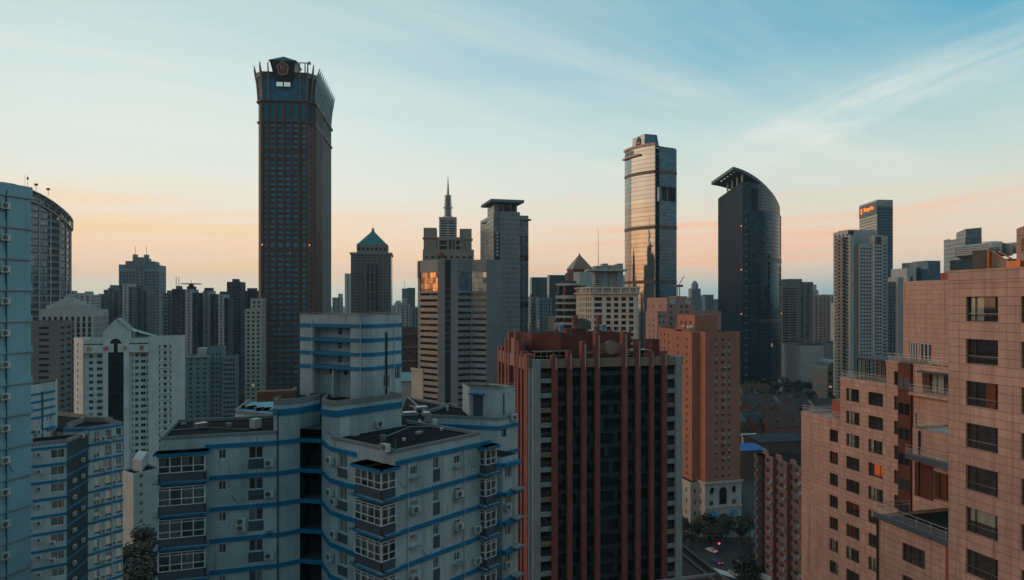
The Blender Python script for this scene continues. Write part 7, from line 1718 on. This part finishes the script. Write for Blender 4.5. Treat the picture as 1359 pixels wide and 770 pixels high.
    # tall blank wall set back behind the upper terrace, with two glazed doors
    W0 = P(1198.5, 91.); We = go(W0, d, 34); b.face(W0, We, 80, 92.85, T, dict(holes=lambda L_, z0, z1: [(along(W0, d, 1207), along(W0, d, 1217), 82.4, 84.9), (along(W0, d, 1220), along(W0, d, 1236), 82.4, 84.8)], d=.2, near=True, fm=K['frame'], pm=K['pane'], nv=3, fw=.12, cur=0)); b.face(go(W0, dn, 14), W0, 80, 92.85, T)
    b.rf.face([(*W0, 92.8), (*We, 92.8), (*go(We, dn, 14), 92.8), (*go(W0, dn, 14), 92.8)], K['roof']); b.rf.face([(*Y_(1195), 82.2), (*Y_(1275), 82.2), (*go(Y_(1275), dn, 5), 82.2), (*go(Y_(1195), dn, 5), 82.2)], K['concrete'])
    part_box(b, 'rooftop_box', P(1248, 92.), P(1258, 90.), -3, 0, 92.8, 94., m_redb)
    for px in (1208, 1228, 1244, 1252): m_ = MB(); p = go(Y_(px), dn, 1.3); m_.tube((*p, 82.2), (*p, 82.7), .25, m_redb, 8, .3); m_.build('planter', b.root)
    # nearer balcony block and the low front block with its long terrace
    N0 = P(1211, 75.); N1 = to_px(N0, d, 1275); zN = 76.4
    b.face(N0, N1, 0, zN, T, dict(holes=lambda L_, z0, z1: [(along(N0, d, 1258), along(N0, d, 1258) + .9, 72.6, 74.6), (along(N0, d, 1214), along(N0, d, 1238), 69.2, 72.2), (along(N0, d, 1239), along(N0, d, 1270), 69.2, 72.2)], d=.8, near=True, fm=bm_frame, pm=K['pane'], nv=3, fw=.10, brown=1.0)); b.face(go(N0, dn, 8), N0, 0, zN, T)
    b.rf.face([(*p, zN - .3) for p in (N0, N1, go(N1, dn, 8), go(N0, dn, 8))], K['concrete']); railing(go(N0, dn, .2), go(N1, dn, .2), zN, 1.0)
    part_box(b, 'balcony_slab', N0, N1, 0, 1.0, 73.0, 73.5, K['slate']); railing(go(N0, dn + 180, .9), go(N1, dn + 180, .9), 73.5, 1.0)
    part_box(b, 'sliding_panel', *at_px(N0, d, 1214.5, 1238.5), -.3, .1, 69.0, 72.6, bm_)
    O0 = P(1163.3, 67.9); O1 = to_px(O0, d, 1275); zO = 68.95
    ow = [67.3 - 3.06 * k for k in range(12)]
    b.face(O0, O1, 0, zO, T, nwin(lambda L_, z0, z1: [(along(O0, d, 1197.3), along(O0, d, 1227.5), z - 1.75, z) for z in ow], nv=(.3, .7), nt=.22)); b.face(go(O0, dn, 12), O0, 0, zO, T)
    b.rf.face([(*p, zO - .35) for p in (O0, O1, go(O1, dn, 12), go(O0, dn, 12))], K['roof'])
    part_box(b, 'parapet', O0, O1, -.3, .15, zO - .35, zO + .1, K['slate']); railing(go(O0, dn, .1), go(O1, dn, .1), zO + .1, 1.0); railing(go(O0, dn, .1), go(O0, dn, 4), zO + .1, 1.0)
    part_box(b, 'corner_strip', *at_px(O0, d, 1256, 1262), 0, .1, 40, zO - .4, m_redb)
    pipe(b, go(to_px(O0, d, 1165.5), dn + 180, .1), 40, zO - .2, .09, K['black'], 'downpipe'); pipe(b, go(to_px(N0, d, 1221), dn + 180, .12), 69.2, zN - .3, .1, K['black'], 'downpipe')
    for px, z in ((1213, 79.4), (1213, 76.5), (1213, 73.6)):   # small twisted potted shrubs on the balcony corners
        m_ = MB(); p = go(to_px(M0 if z > 77 else N0, d, px), dn, .3); pm = flat('potted_shrub', (.12, .10, .06), .9)
        for k in range(7): m_.tube((p[0] + .05 * math.sin(k * 2.1), p[1], z + k * .2), (p[0] + .05 * math.sin(k * 2.1 + 2.1), p[1], z + k * .2 + .2), .09, pm, 5)
        m_.build('planter', b.root)
    b.done(100)
bm_frame = flat('brown_window_frame', (.06, .03, .022), .5)
pink_tiled()

# ================================================================ brick mid-rise, houses, trees, street
def brick_midrise():
    d = -75.15; dn = d + 90; A = P(1012, 216); zt = Z(597, 216); B = to_px(A, d, 1068); L = math.dist(A, B); left = to_px(A, dn + 180, 1003)
    b = Bld('brick_apartment_block', 'pinkish brick apartment block with a wavy parapet and white windows, below the red roofed houses', 'apartment building', A)
    bk = plaster('pink_brick_render', (.32, .175, .145), var=.25, streak=.35); n = 3; bayL = L / n
    FH = 3.0
    for i in range(n):                          # each bay: recessed balcony stack, projecting window stack
        s = bayL * i; a, m1, e = go(A, d, s), go(A, d, s + bayL * .42), go(A, d, s + bayL)
        b.face(a, m1, 0, zt - 1.2, bk, dict(holes=lambda L_, z0, z1: [(.35, L_ - .35, z1 - FH * (k + 1) + 1.1, z1 - FH * (k + 1) + 2.7) for k in range(14)], d=1.1, pm=K['pane'], fm=K['frame'], nv=2))
        m1o, eo = go(m1, dn + 180, 1.0), go(e, dn + 180, 1.0)
        b.face(m1, m1o, 0, zt - 1.2, bk)
        b.face(m1o, eo, 0, zt - 1.2, bk, dict(holes=lambda L_, z0, z1: [(L_ * .12, L_ * .55, z1 - FH * (k + 1) + 1.0, z1 - FH * (k + 1) + 2.5) for k in range(14)], d=.2, pm=K['pane'], fm=K['frame'], nv=2)); b.face(eo, e, 0, zt - 1.2, bk)
        m_ = MB(); N = 14                       # wavy parapet
        for j in range(N):
            f0, f1 = j / N, (j + 1) / N; h0, h1 = [(1.2 if f < .1 else 1.2 * (.5 + .5 * math.cos(min(1, (f - .1) / .7) * math.pi)) + .25) for f in (f0, f1)]
            p, q_ = go(go(a, d, bayL * f0), dn + 180, 1.0 if f0 > .42 else 0), go(go(a, d, bayL * f1), dn + 180, 1.0 if f0 > .42 else 0); dd = (p, q_, go(q_, dn, .4), go(p, dn, .4)); m_.prism(list(dd), zt - 1.2, [zt - 1.2 + h0, zt - 1.2 + h1, zt - 1.2 + h1, zt - 1.2 + h0], bk)
        m_.build('wavy_parapet', b.root)
        for k in range(13):
            if random.random() < .6: ac(b.root, go(go(m1o, d, bayL * .40), dn + 180, .02), zt - 1.2 - FH * (k + 1) + .7, R(d), s=1.2)
            if random.random() < .4: ac(b.root, go(go(m1o, d, bayL * .50), dn + 180, .02), zt - 1.2 - FH * (k + 1) + 1.4, R(d), s=1.2)
    b.face(left, A, 0, zt - .6, bk, dict(holes=lambda L_, z0, z1: [(.2, L_ - .2, z1 - FH * (k + 1) + 1.0, z1 - FH * (k + 1) + 2.6) for k in range(14)], d=.9, pm=K['pane'], fm=K['frame'], nv=1)); 
    for k in range(14): part_box(b, 'balcony', left, A, 0, .9, zt - .6 - FH * (k + 1), zt - .6 - FH * (k + 1) + .95, bk)
    b.rf.face([(*p, zt - 1.3) for p in (left, A, B, go(B, dn, 14), go(left, d, -2))], K['roof']); m_ = MB(); m_.prism([go(left, d, .3), go(A, dn, .5), go(B, dn, .5), go(B, dn, 13), go(left, dn, 13)], 0, zt - 1.35, K['concrete'], K['roof'], False); m_.build('rear_wing', b.root)
    part_box(b, 'shop_canopy', go(left, d, -1), go(A, d, 6), 0, 1.5, 4.2, 5.6, K['white']); b.done(100)
brick_midrise()

leafm = []
for nm, c in (('dark_leaves', (.016, .022, .015)), ('olive_leaves', (.024, .028, .016)), ('deep_green_leaves', (.013, .021, .017))):
    t = NT(nm); n1 = t.noise(t.obj(), .8, 3.); oi = t.n('ShaderNodeObjectInfo'); col = t.mix(t.mr(n1, .35, .65), sc(c, .6), sc(c, 1.9)); col = t.mix(t.m('MULTIPLY', oi.outputs['Random'], .45), col, (.05, .05, .02, 1)); leafm.append(t.set(Base_Color=col, Roughness=.7))
bark = flat('bark', (.06, .045, .035), .9)
_tm = []
def tree_mesh(seed):
    rnd = random.Random(seed); cr = MB(); tr = MB(); hgt = 9.5
    tr.tube((0, 0, 0), (.15, .1, 3.6), .28, bark, 7, .2); lobes = []
    for i in range(9):
        a = rnd.uniform(0, 6.28); r = rnd.uniform(.4, 2.7); z = rnd.uniform(4.2, 8.2); c = (r * math.cos(a), r * math.sin(a), z); lobes.append((c, rnd.uniform(1.1, 2.0))); tr.tube((.15, .1, 3.3), c, .11, bark, 5, .03)
    for c, r in lobes:
        for k in range(70):
            v = Vector((rnd.gauss(0, 1), rnd.gauss(0, 1), rnd.gauss(0, .8))).normalized() * r * rnd.uniform(.55, 1.08); p = Vector(c) + v; s = rnd.uniform(.22, .5)
            n = (v.normalized() + Vector((rnd.uniform(-.7, .7), rnd.uniform(-.7, .7), rnd.uniform(-.2, .9)))).normalized(); u = n.cross(Vector((0, 0, 1)) if abs(n.z) < .9 else Vector((1, 0, 0))).normalized(); w = n.cross(u); a = rnd.uniform(0, 3); uu = u * math.cos(a) + w * math.sin(a); ww = -u * math.sin(a) + w * math.cos(a)
            cr.face([p - uu * s, p - ww * s * .6, p + uu * s, p + ww * s * .6], leafm[seed % 3])
    return tr.mesh('trunk'), cr.mesh('crown')
for s_ in range(4): _tm.append(tree_mesh(s_ + 1))
def tree(x, y, s, label, group):
    t = thing('tree', label, 'tree', (x, y, 0), random.uniform(0, 6.28), group); a, c = random.choice(_tm); t.scale = (s * random.uniform(.9, 1.2), s * random.uniform(.9, 1.2), s)
    link('trunk', a, t); link('crown', c, t); return t

# old town houses with red tiled roofs between the towers at the right
rt = tiles('red_roof_tile', (.105, .034, .026), (.14, .050, .036), (.04, .018, .015), .5, .35, .06, .8, .2)
gr = tiles('grey_roof_tile', (.05, .045, .045), (.07, .06, .058), (.02, .02, .02), .5, .35, .06, .8, .2)
hwall = [plaster('house_brick', (.24, .10, .075), streak=.3), plaster('house_cream', (.42, .40, .34), streak=.3), plaster('house_bluegrey', (.26, .33, .36), streak=.2)]
def house(px, Y, w, dpt, h, rh, th, roofm, wallm, label, dormers=0, chim=1):
    C = P(px, Y); t = Bld('gabled_house', label, 'house', C, 'red and grey roofed old houses'); g = lambda x, y: go(go(C, th, x), th + 90, y)
    P4 = rect(C, th, w, dpt)
    for i in range(4): t.face(P4[i], P4[(i + 1) % 4], 0, h, wallm, spec(every(3.2, 1.2), 3.0, 1.5, .9, .3, d=.2, pm=K['pane'], fm=K['frame']) if i in (0, 3) else None)
    for x in (0, w): t.mb.face([(*g(x, 0), h), (*g(x, dpt), h), (*g(x, dpt / 2), h + rh)], wallm)
    m_ = MB(); e = .5
    A0, A1, B0, B1, R0, R1 = g(-e, -e), g(w + e, -e), g(-e, dpt + e), g(w + e, dpt + e), g(-e, dpt / 2), g(w + e, dpt / 2); he = h - rh * e / (dpt / 2)
    m_.face([(*A0, he), (*A1, he), (*R1, h + rh + .05), (*R0, h + rh + .05)], roofm, [(0, 0), (w, 0), (w, dpt * .6), (0, dpt * .6)]); m_.face([(*B1, he), (*B0, he), (*R0, h + rh + .05), (*R1, h + rh + .05)], roofm)
    ro = m_.build('gabled_roof', t.root)
    for k in range(chim):
        c = g(w * (.25 + .5 * k), dpt * .62); m_ = MB(); m_.prism(rect(c, th, .9, .9), h + rh * .5, h + rh + 1.3, hwall[0]); m_.prism(rect(go(c, th, -.1), th, 1.1, 1.1), h + rh + 1.3, h + rh + 1.5, K['concrete']); o = m_.build('chimney', None); o.parent = ro; o.location = tuple(-v for v in t.root.location)
    for k in range(dormers):
        x = w * (k + .5) / dormers; m_ = MB(); y0 = dpt * .16; z0 = h + rh * .32; m_.prism([g(x - .9, y0), g(x + .9, y0), g(x + .9, dpt * .42), g(x - .9, dpt * .42)], z0, z0 + 1.5, wallm); m_.face([(*g(x - 1.1, y0 - .2), z0 + 1.5), (*g(x, y0 - .2), z0 + 2.2), (*g(x, dpt * .45), z0 + 2.2), (*g(x - 1.1, dpt * .45), z0 + 1.5)], roofm); m_.face([(*g(x, y0 - .2), z0 + 2.2), (*g(x + 1.1, y0 - .2), z0 + 1.5), (*g(x + 1.1, dpt * .45), z0 + 1.5), (*g(x, dpt * .45), z0 + 2.2)], roofm)
        m_.face([(*g(x - .5, y0 - .02), z0 + .4), (*g(x + .5, y0 - .02), z0 + .4), (*g(x + .5, y0 - .02), z0 + 1.4), (*g(x - .5, y0 - .02), z0 + 1.4)], K['pane']); o = m_.build('dormer', None); o.parent = ro; o.location = tuple(-v for v in t.root.location)
    t.done(40)
HS = [ (985, 640, 30, 12, 8, 5, 12, rt, hwall[1], 'long red roofed house farthest back, beside the orange tower', 0, 3), (986, 612, 12, 8, 6, 2.5, 12, gr, hwall[2], 'small pale blue roofed shed in front of the farthest red roofed house', 0, 0),
      (1038, 680, 9, 9, 9, 6, 12, gr, hwall[1], 'white gabled house with a bluish roof among the dark trees', 1, 0), (1055, 690, 45, 8, 5, 2.5, 8, gr, hwall[1], 'long low grey roofed hall right of the white gabled house', 0, 0), (1094, 700, 20, 12, 9, 7, 30, rt, hwall[1], 'steep gabled house with bright bargeboards at the foot of the windowless hall', 2, 1), (1108, 690, 16, 12, 9, 7, 40, rt, hwall[1], 'second steep gabled house, right of the one with bright bargeboards', 1, 1),
      (1080, 560, 26, 10, 7, 3.5, 14, gr, hwall[1], 'white walled house with a flat grey roof under the pink building terrace', 0, 1),
      (986, 548, 15, 11, 9, 5, 14, gr, hwall[2], 'blue grey house at the foot of the orange tower', 1, 1), (1000, 520, 22, 12, 9, 5.5, 40, gr, hwall[0], 'grey roofed brick house turned towards the left, in the middle of the old houses', 0, 2), (1018, 505, 20, 12, 9, 5.5, 40, rt, hwall[0], 'dark red roofed house with pale ridge ends, above the red terrace', 0, 2), (1040, 500, 22, 12, 9, 5.5, 40, rt, hwall[0], 'dark red roofed house nearest the pink building', 0, 2),
      (987, 500, 20, 9, 7, 3.2, 12, gr, hwall[2], 'low blue grey house with white trim left of the old terrace', 2, 0), (984, 450, 12, 14, 8, 6.5, 60, rt, hwall[0], 'brick house with a steep pale edged gable, lower left of the old houses', 0, 0), (1004, 452, 18, 12, 9, 5.5, 14, gr, hwall[0], 'dark roofed terrace house behind the brick block, left half', 2, 1), (1022, 446, 24, 12, 9, 6, 12, rt, hwall[0], 'red roofed terrace house with white window surrounds above the brick block', 2, 1), (1050, 452, 16, 12, 9, 6, 12, rt, hwall[0], 'red roofed terrace end house against the pink building', 1, 1),
      (990, 575, 18, 11, 8, 5, 35, gr, hwall[1], 'cream walled grey roofed house behind the blue grey house', 1, 2), (1012, 565, 20, 11, 8, 5, 35, rt, hwall[0], 'red roofed house in the second row, left of the flat grey roof', 1, 2), (1036, 570, 22, 11, 8, 5, 35, rt, hwall[2], 'red roofed house with pale blue walls in the second row', 2, 1), (1056, 535, 20, 12, 9, 5, 35, gr, hwall[0], 'grey roofed brick house in the second row at the pink building edge', 1, 1), (1010, 482, 15, 9, 8, 4.5, 14, rt, hwall[1], 'small red roofed house with cream walls between the two terrace rows', 2, 1), (1036, 476, 18, 9, 8, 4.5, 14, gr, hwall[2], 'small grey roofed house with blue grey walls between the two terrace rows', 2, 1)]
for a in HS: house(*a)
def shed(px, Y, w, dpt, h, th, m, wallm, label):
    C = P(px, Y); t = thing('low_building', label, 'low building', (*C, 0)); m_ = MB(); m_.prism(rect(C, th, w, dpt), 0, h, wallm, wallm, False); m_.build('wall', t); m_ = MB(); m_.prism(rect(go(go(C, th, -.4), th - 90, .4), th, w + .8, dpt + .8), h, [h + .3, h + .3, h + 1.2, h + 1.2], m); m_.build('roof', t)
shed(984, 345, 14, 12, 15.0, 12, flat('bright_blue_sheet', (.01, .13, .40), .6), m_brown, 'building with a bright blue sheet roof left of the brick apartment block')
shed(994, 392, 9, 8, 12, 12, K['white'], K['white'], 'small white roofed rooftop building beside the bright blue roof'); shed(1010, 380, 30, 18, 12, 12, flat('dark_navy_sheet', (.015, .022, .035), .8), m_brown, 'dark blue flat roofed building behind the brick apartment block')
# left side low buildings
def white_lowrise():
    C = P(177, 232); th = 62; b = Bld('white_lowrise', 'low white apartment block with dark window bands, beside the left trees', 'low building', C); w = along(C, th, 214)
    wm = plaster('white_lowrise_wall', (.44, .47, .47), streak=.35); z = Z(629, 232)
    b.poly([P(160, 238), C, go(C, th, w), go(P(160, 238), th, w)], 0, z, wm, {1: dict(holes=lambda L, z0, z1: [(x0, x1, z1 - 3.1 * (k + 1) + .9, z1 - 3.1 * (k + 1) + 2.3) for k in range(6) for x0, x1 in ((2.2, 3.4), (6, 13.5), (15.5, 17.5))], d=.3, pm=PF, fm=K['frame'], nv=4)}, None, .8)
    top_box(b, [P(176, 240), P(188, 238), P(196, 252), P(184, 254)], z - .8, z + 3.2, wm); b.done()
white_lowrise()
for px, Y, w, dp, h, th, m, wm, lab in ((246, 520, 34, 20, 14, 12, K['roof'], m_taupe, 'low taupe roofed block behind the blue grey slab'), (75, 430, 30, 22, 16, 12, K['roof'], m_taupe, 'brown pedimented low hall left of the white arched tower'), (312, 560, 24, 16, 12, 12, K['roof'], m_dkblue, 'dark low block at the foot of the brown skyscraper'), (560, 700, 40, 25, 20, 8, K['roof'], m_taupe, 'low brown block behind the ribbon window tower'), (500, 640, 60, 30, 30, 8, K['roof'], m_tan, 'broad tan block behind the banded roof tower'), (640, 640, 50, 25, 28, 8, K['roof'], m_taupe, 'broad taupe block between ribbon tower and red granite building'), (1140, 380, 40, 22, 14, 12, K['roof'], m_taupe, 'low taupe block hidden behind the pink terraces'), (165, 190, 13, 10, 8, 30, K['roof'], K['greywall'], 'small grey house deep in the gap between the blue banded blocks')): shed(px, Y, w, dp, h, th, m, wm, lab)

# street
def street():
    a = R(105.5)
    m_ = MB(); c0, c1 = P(1000, 150), P(930, 420)
    m_.prism([P(935, 190), P(1030, 165), P(985, 330), P(925, 330)], -.3, .004, asphalt); tag(m_.build('road'), kind='structure')
    m_ = MB(); m_.prism([P(895, 262), P(1000, 262), P(1000, 272), P(895, 272)], 0, .13, kerbm); tag(m_.build('pavement'), kind='structure')
    m_ = MB()
    for i in range(9):
        p = P(946 + i * 2.6, 232 - i * .5); m_.face([(p[0], p[1], .012), (p[0] + .45, p[1], .012), (p[0] + .9, p[1] - 5, .012), (p[0] + .45, p[1] - 5, .012)][::-1], paint)
    for i in range(10):
        p = P(958 + i * 2, 222 - i * 4.5); m_.face([(p[0], p[1], .012), (p[0] + .15, p[1], .012), (p[0] + .75, p[1] - 2.4, .012), (p[0] + .6, p[1] - 2.4, .012)][::-1], paint)
    tag(m_.build('road_markings'), kind='structure')
street()
carp = [flat('white_car_paint', (.55, .55, .55), .3), flat('black_car_paint', (.015, .015, .017), .25), flat('silver_car_paint', (.32, .33, .34), .3, .4), flat('blue_car_paint', (.03, .07, .16), .3)]
tl = emit('tail_lamp', (1, .02, .01), 3.0); hl = emit('head_lamp', (1, .9, .7), 1.0); rubber = flat('tyre_rubber', (.012, .012, .012), .9)
def car(x, y, rz, pm, label):
    t = thing('parked_car', label, 'car', (x, y, .004), rz, 'cars on the dark street')
    prof = [(-2.2, .32), (-2.2, .75), (-1.9, .88), (-1.45, .92), (-.95, 1.42), (.45, 1.44), (1.15, .95), (2.0, .82), (2.2, .62), (2.2, .32)]
    m_ = MB(); w = .88
    for s in (1, -1): pts = [(x_, s * (w - (.16 if z > 1.2 else 0)), z) for x_, z in prof]; m_.face(pts if s < 0 else pts[::-1], pm)
    for (x0, z0), (x1, z1) in zip(prof, prof[1:] + prof[:1]):
        a, c = w - (.16 if z0 > 1.2 else 0), w - (.16 if z1 > 1.2 else 0); m_.face([(x0, -a, z0), (x0, a, z0), (x1, c, z1), (x1, -c, z1)], pm)
    link('body', m_.mesh('body'), t)
    m_ = MB()
    for s in (1, -1): q = [(-1.25, s * .87, .95), (.85, s * .87, .95), (.40, s * .74, 1.38), (-.90, s * .74, 1.38)]; m_.face(q if s < 0 else q[::-1], K['pane'])
    m_.face([(1.1, .74, .99), (1.1, -.74, .99), (.5, -.66, 1.41), (.5, .66, 1.41)][::-1], K['pane']); m_.face([(-1.4, -.74, .97), (-1.4, .74, .97), (-1.0, .66, 1.39), (-1.0, -.66, 1.39)][::-1], K['pane'])
    gme = m_.mesh('windows'); link('windows', gme, t)
    for sx in (-1.35, 1.35):
        for s in (-1, 1): m_ = MB(); m_.tube((sx, s * .72, .32), (sx, s * .9, .32), .32, rubber, 12); m_.tube((sx, s * .9, .32), (sx, s * .91, .32), .18, K['metal'], 10); link('wheel', m_.mesh('wheel'), t)
    for s in (-1, 1):
        m_ = MB(); m_.box(-2.23, -2.19, s * .65 - .15, s * .65 + .15, .62, .78, tl); link('tail_light', m_.mesh('tail_light'), t); m_ = MB(); m_.box(2.17, 2.22, s * .65 - .15, s * .65 + .15, .55, .68, flat_hl); link('headlight', m_.mesh('headlight'), t)
flat_hl = flat('headlamp_glass', (.5, .5, .48), .2)
for i, (px, Y, rz, k, lab) in enumerate(((951, 236, 2.0, 3, 'blue car waiting at the crossing below the orange tower'), (944, 247, 2.1, 0, 'white car in front of the cream arched base'), (984, 205, 1.9, 1, 'black car on the dark street beside the podium edge'), (975, 226, -1.2, 2, 'silver car driving towards the viewer on the dark street'))): car(*P(px, Y), rz, carp[k], lab)
def street_furniture():
    p = P(946, 240); t = thing('traffic_light', 'traffic light showing red at the crossing below the orange tower', 'traffic light', (*p, 0)); m_ = MB(); m_.tube((0, 0, 0), (0, 0, 5.2), .09, K['slate'], 8); m_.tube((0, 0, 5.1), (2.2, 0, 5.3), .06, K['slate'], 6); link('pole', m_.mesh('pole'), t); m_ = MB(); m_.box(1.9, 2.4, -.25, 0, 4.6, 5.8, K['black']); link('signal_box', m_.mesh('signal_box'), t); m_ = MB(); m_.tube((2.15, -.25, 5.5), (2.15, -.32, 5.5), .26, emit('red_signal', (1, .03, .02), 9), 12); link('red_lamp', m_.mesh('red_lamp'), t)
    for px, Y, lab in ((968, 195, 'street lamp standing near the lower picture edge on the dark street'), (938, 262, 'street lamp before the cream arched base'), (984, 214, 'street lamp at the middle of the dark street')):
        p = P(px, Y); t = thing('street_lamp', lab, 'street lamp', (*p, 0), random.uniform(0, 3), 'street lamps of the dark street'); m_ = MB(); m_.tube((0, 0, 0), (0, 0, 8.2), .11, K['metal'], 8, .06); m_.tube((0, 0, 8.1), (1.6, 0, 8.6), .05, K['metal'], 6); link('pole', m_.mesh('pole'), t); m_ = MB(); m_.prism([(1.4, -.15), (2.2, -.1), (2.2, .1), (1.4, .15)], 8.5, 8.68, K['acwhite']); link('lamp_head', m_.mesh('lamp_head'), t)
    p = P(1055, 688); t = thing('lit_lantern', 'small warm glowing lantern among the dark trees by the visor tower', 'lamp', (*p, 0)); m_ = MB(); m_.tube((0, 0, 0), (0, 0, 7), .2, K['metal'], 6); link('pole', m_.mesh('pole'), t); m_ = MB(); m_.tube((0, 0, 7), (0, 0, 10), .7, K['lamp'], 8, .5); link('lamp', m_.mesh('lamp'), t)
street_furniture()
# trees, each its own thing
def trees():
    rnd = random.Random(11)
    for i in range(26): Y = rnd.uniform(655, 700); x = P(rnd.uniform(985, 1125), Y)[0]; tree(x, Y, rnd.uniform(1.1, 1.55), 'dark tree in the grove at the foot of the visor tower and hall', 'trees of the grove below the visor tower')
    for i in range(20): Y = rnd.uniform(590, 640); x = P(rnd.uniform(984, 1110), Y)[0]; tree(x, Y, rnd.uniform(1.0, 1.4), 'dark tree in the belt between the far and near old houses', 'trees between the old houses')
    for i in range(18): Y = rnd.uniform(470, 545); x = P(rnd.uniform(984, 1066), Y)[0]; tree(x, Y, rnd.uniform(.7, 1.0), 'small dark tree squeezed between the red roofed terraces', 'trees squeezed between the terraces')
    for i in range(22): Y = rnd.uniform(243, 268); px = rnd.uniform(905, 1000); tree(P(px, Y)[0], Y, rnd.uniform(.75, 1.05), 'street tree in front of the cream arched base and orange tower', 'street trees below the orange tower')
    for i in range(10): Y = rnd.uniform(176, 240); px = 985 + rnd.uniform(-3, 14); tree(P(px, Y)[0], Y, rnd.uniform(.8, 1.1), 'street tree along the foot of the brick apartment block', 'street trees by the brick block')
    for i in range(22): Y = rnd.uniform(168, 225); px = rnd.uniform(150, 222); tree(P(px, Y)[0], Y, rnd.uniform(1.2, 2.0), 'dark bushy tree in the gap between the two blue banded blocks', 'trees between the blue banded blocks')
    for i in range(20): Y = rnd.uniform(395, 425); px = rnd.uniform(240, 330); tree(P(px, Y)[0], Y, rnd.uniform(1.2, 1.7), 'dark tree at the foot of the blue grey apartment slab', 'trees below the blue grey slab')
    for i in range(16): Y = rnd.uniform(480, 560); px = rnd.uniform(300, 350); tree(P(px, Y)[0], Y, rnd.uniform(1.2, 1.8), 'dark tree between cream tower and brown skyscraper foot', 'trees by the brown skyscraper')
    for i in range(12): Y = rnd.uniform(420, 470); px = rnd.uniform(60, 100); tree(P(px, Y)[0], Y, rnd.uniform(1.1, 1.6), 'dark tree left of the white arched tower', 'trees left of the white arched tower')
trees()

# ---------------------------------------------------------------- evening haze: one box of thin air round the whole city
def haze():
    m_ = MB(); mt = bpy.data.materials.new('thin_evening_air'); mt.use_nodes = True; t = mt.node_tree; t.nodes.clear(); o = t.nodes.new('ShaderNodeOutputMaterial'); v = t.nodes.new('ShaderNodeVolumePrincipled'); v.inputs['Color'].default_value = (.68, .88, .92, 1); v.inputs['Density'].default_value = HAZE; v.inputs['Anisotropy'].default_value = .2; t.links.new(v.outputs[0], o.inputs['Volume'])
    m_.prism([(-5200, -700), (5200, -700), (5200, 5600), (-5200, 5600)], -1.5, 330, mt); tag(m_.build('haze'), kind='stuff')
HAZE = .000062
haze()
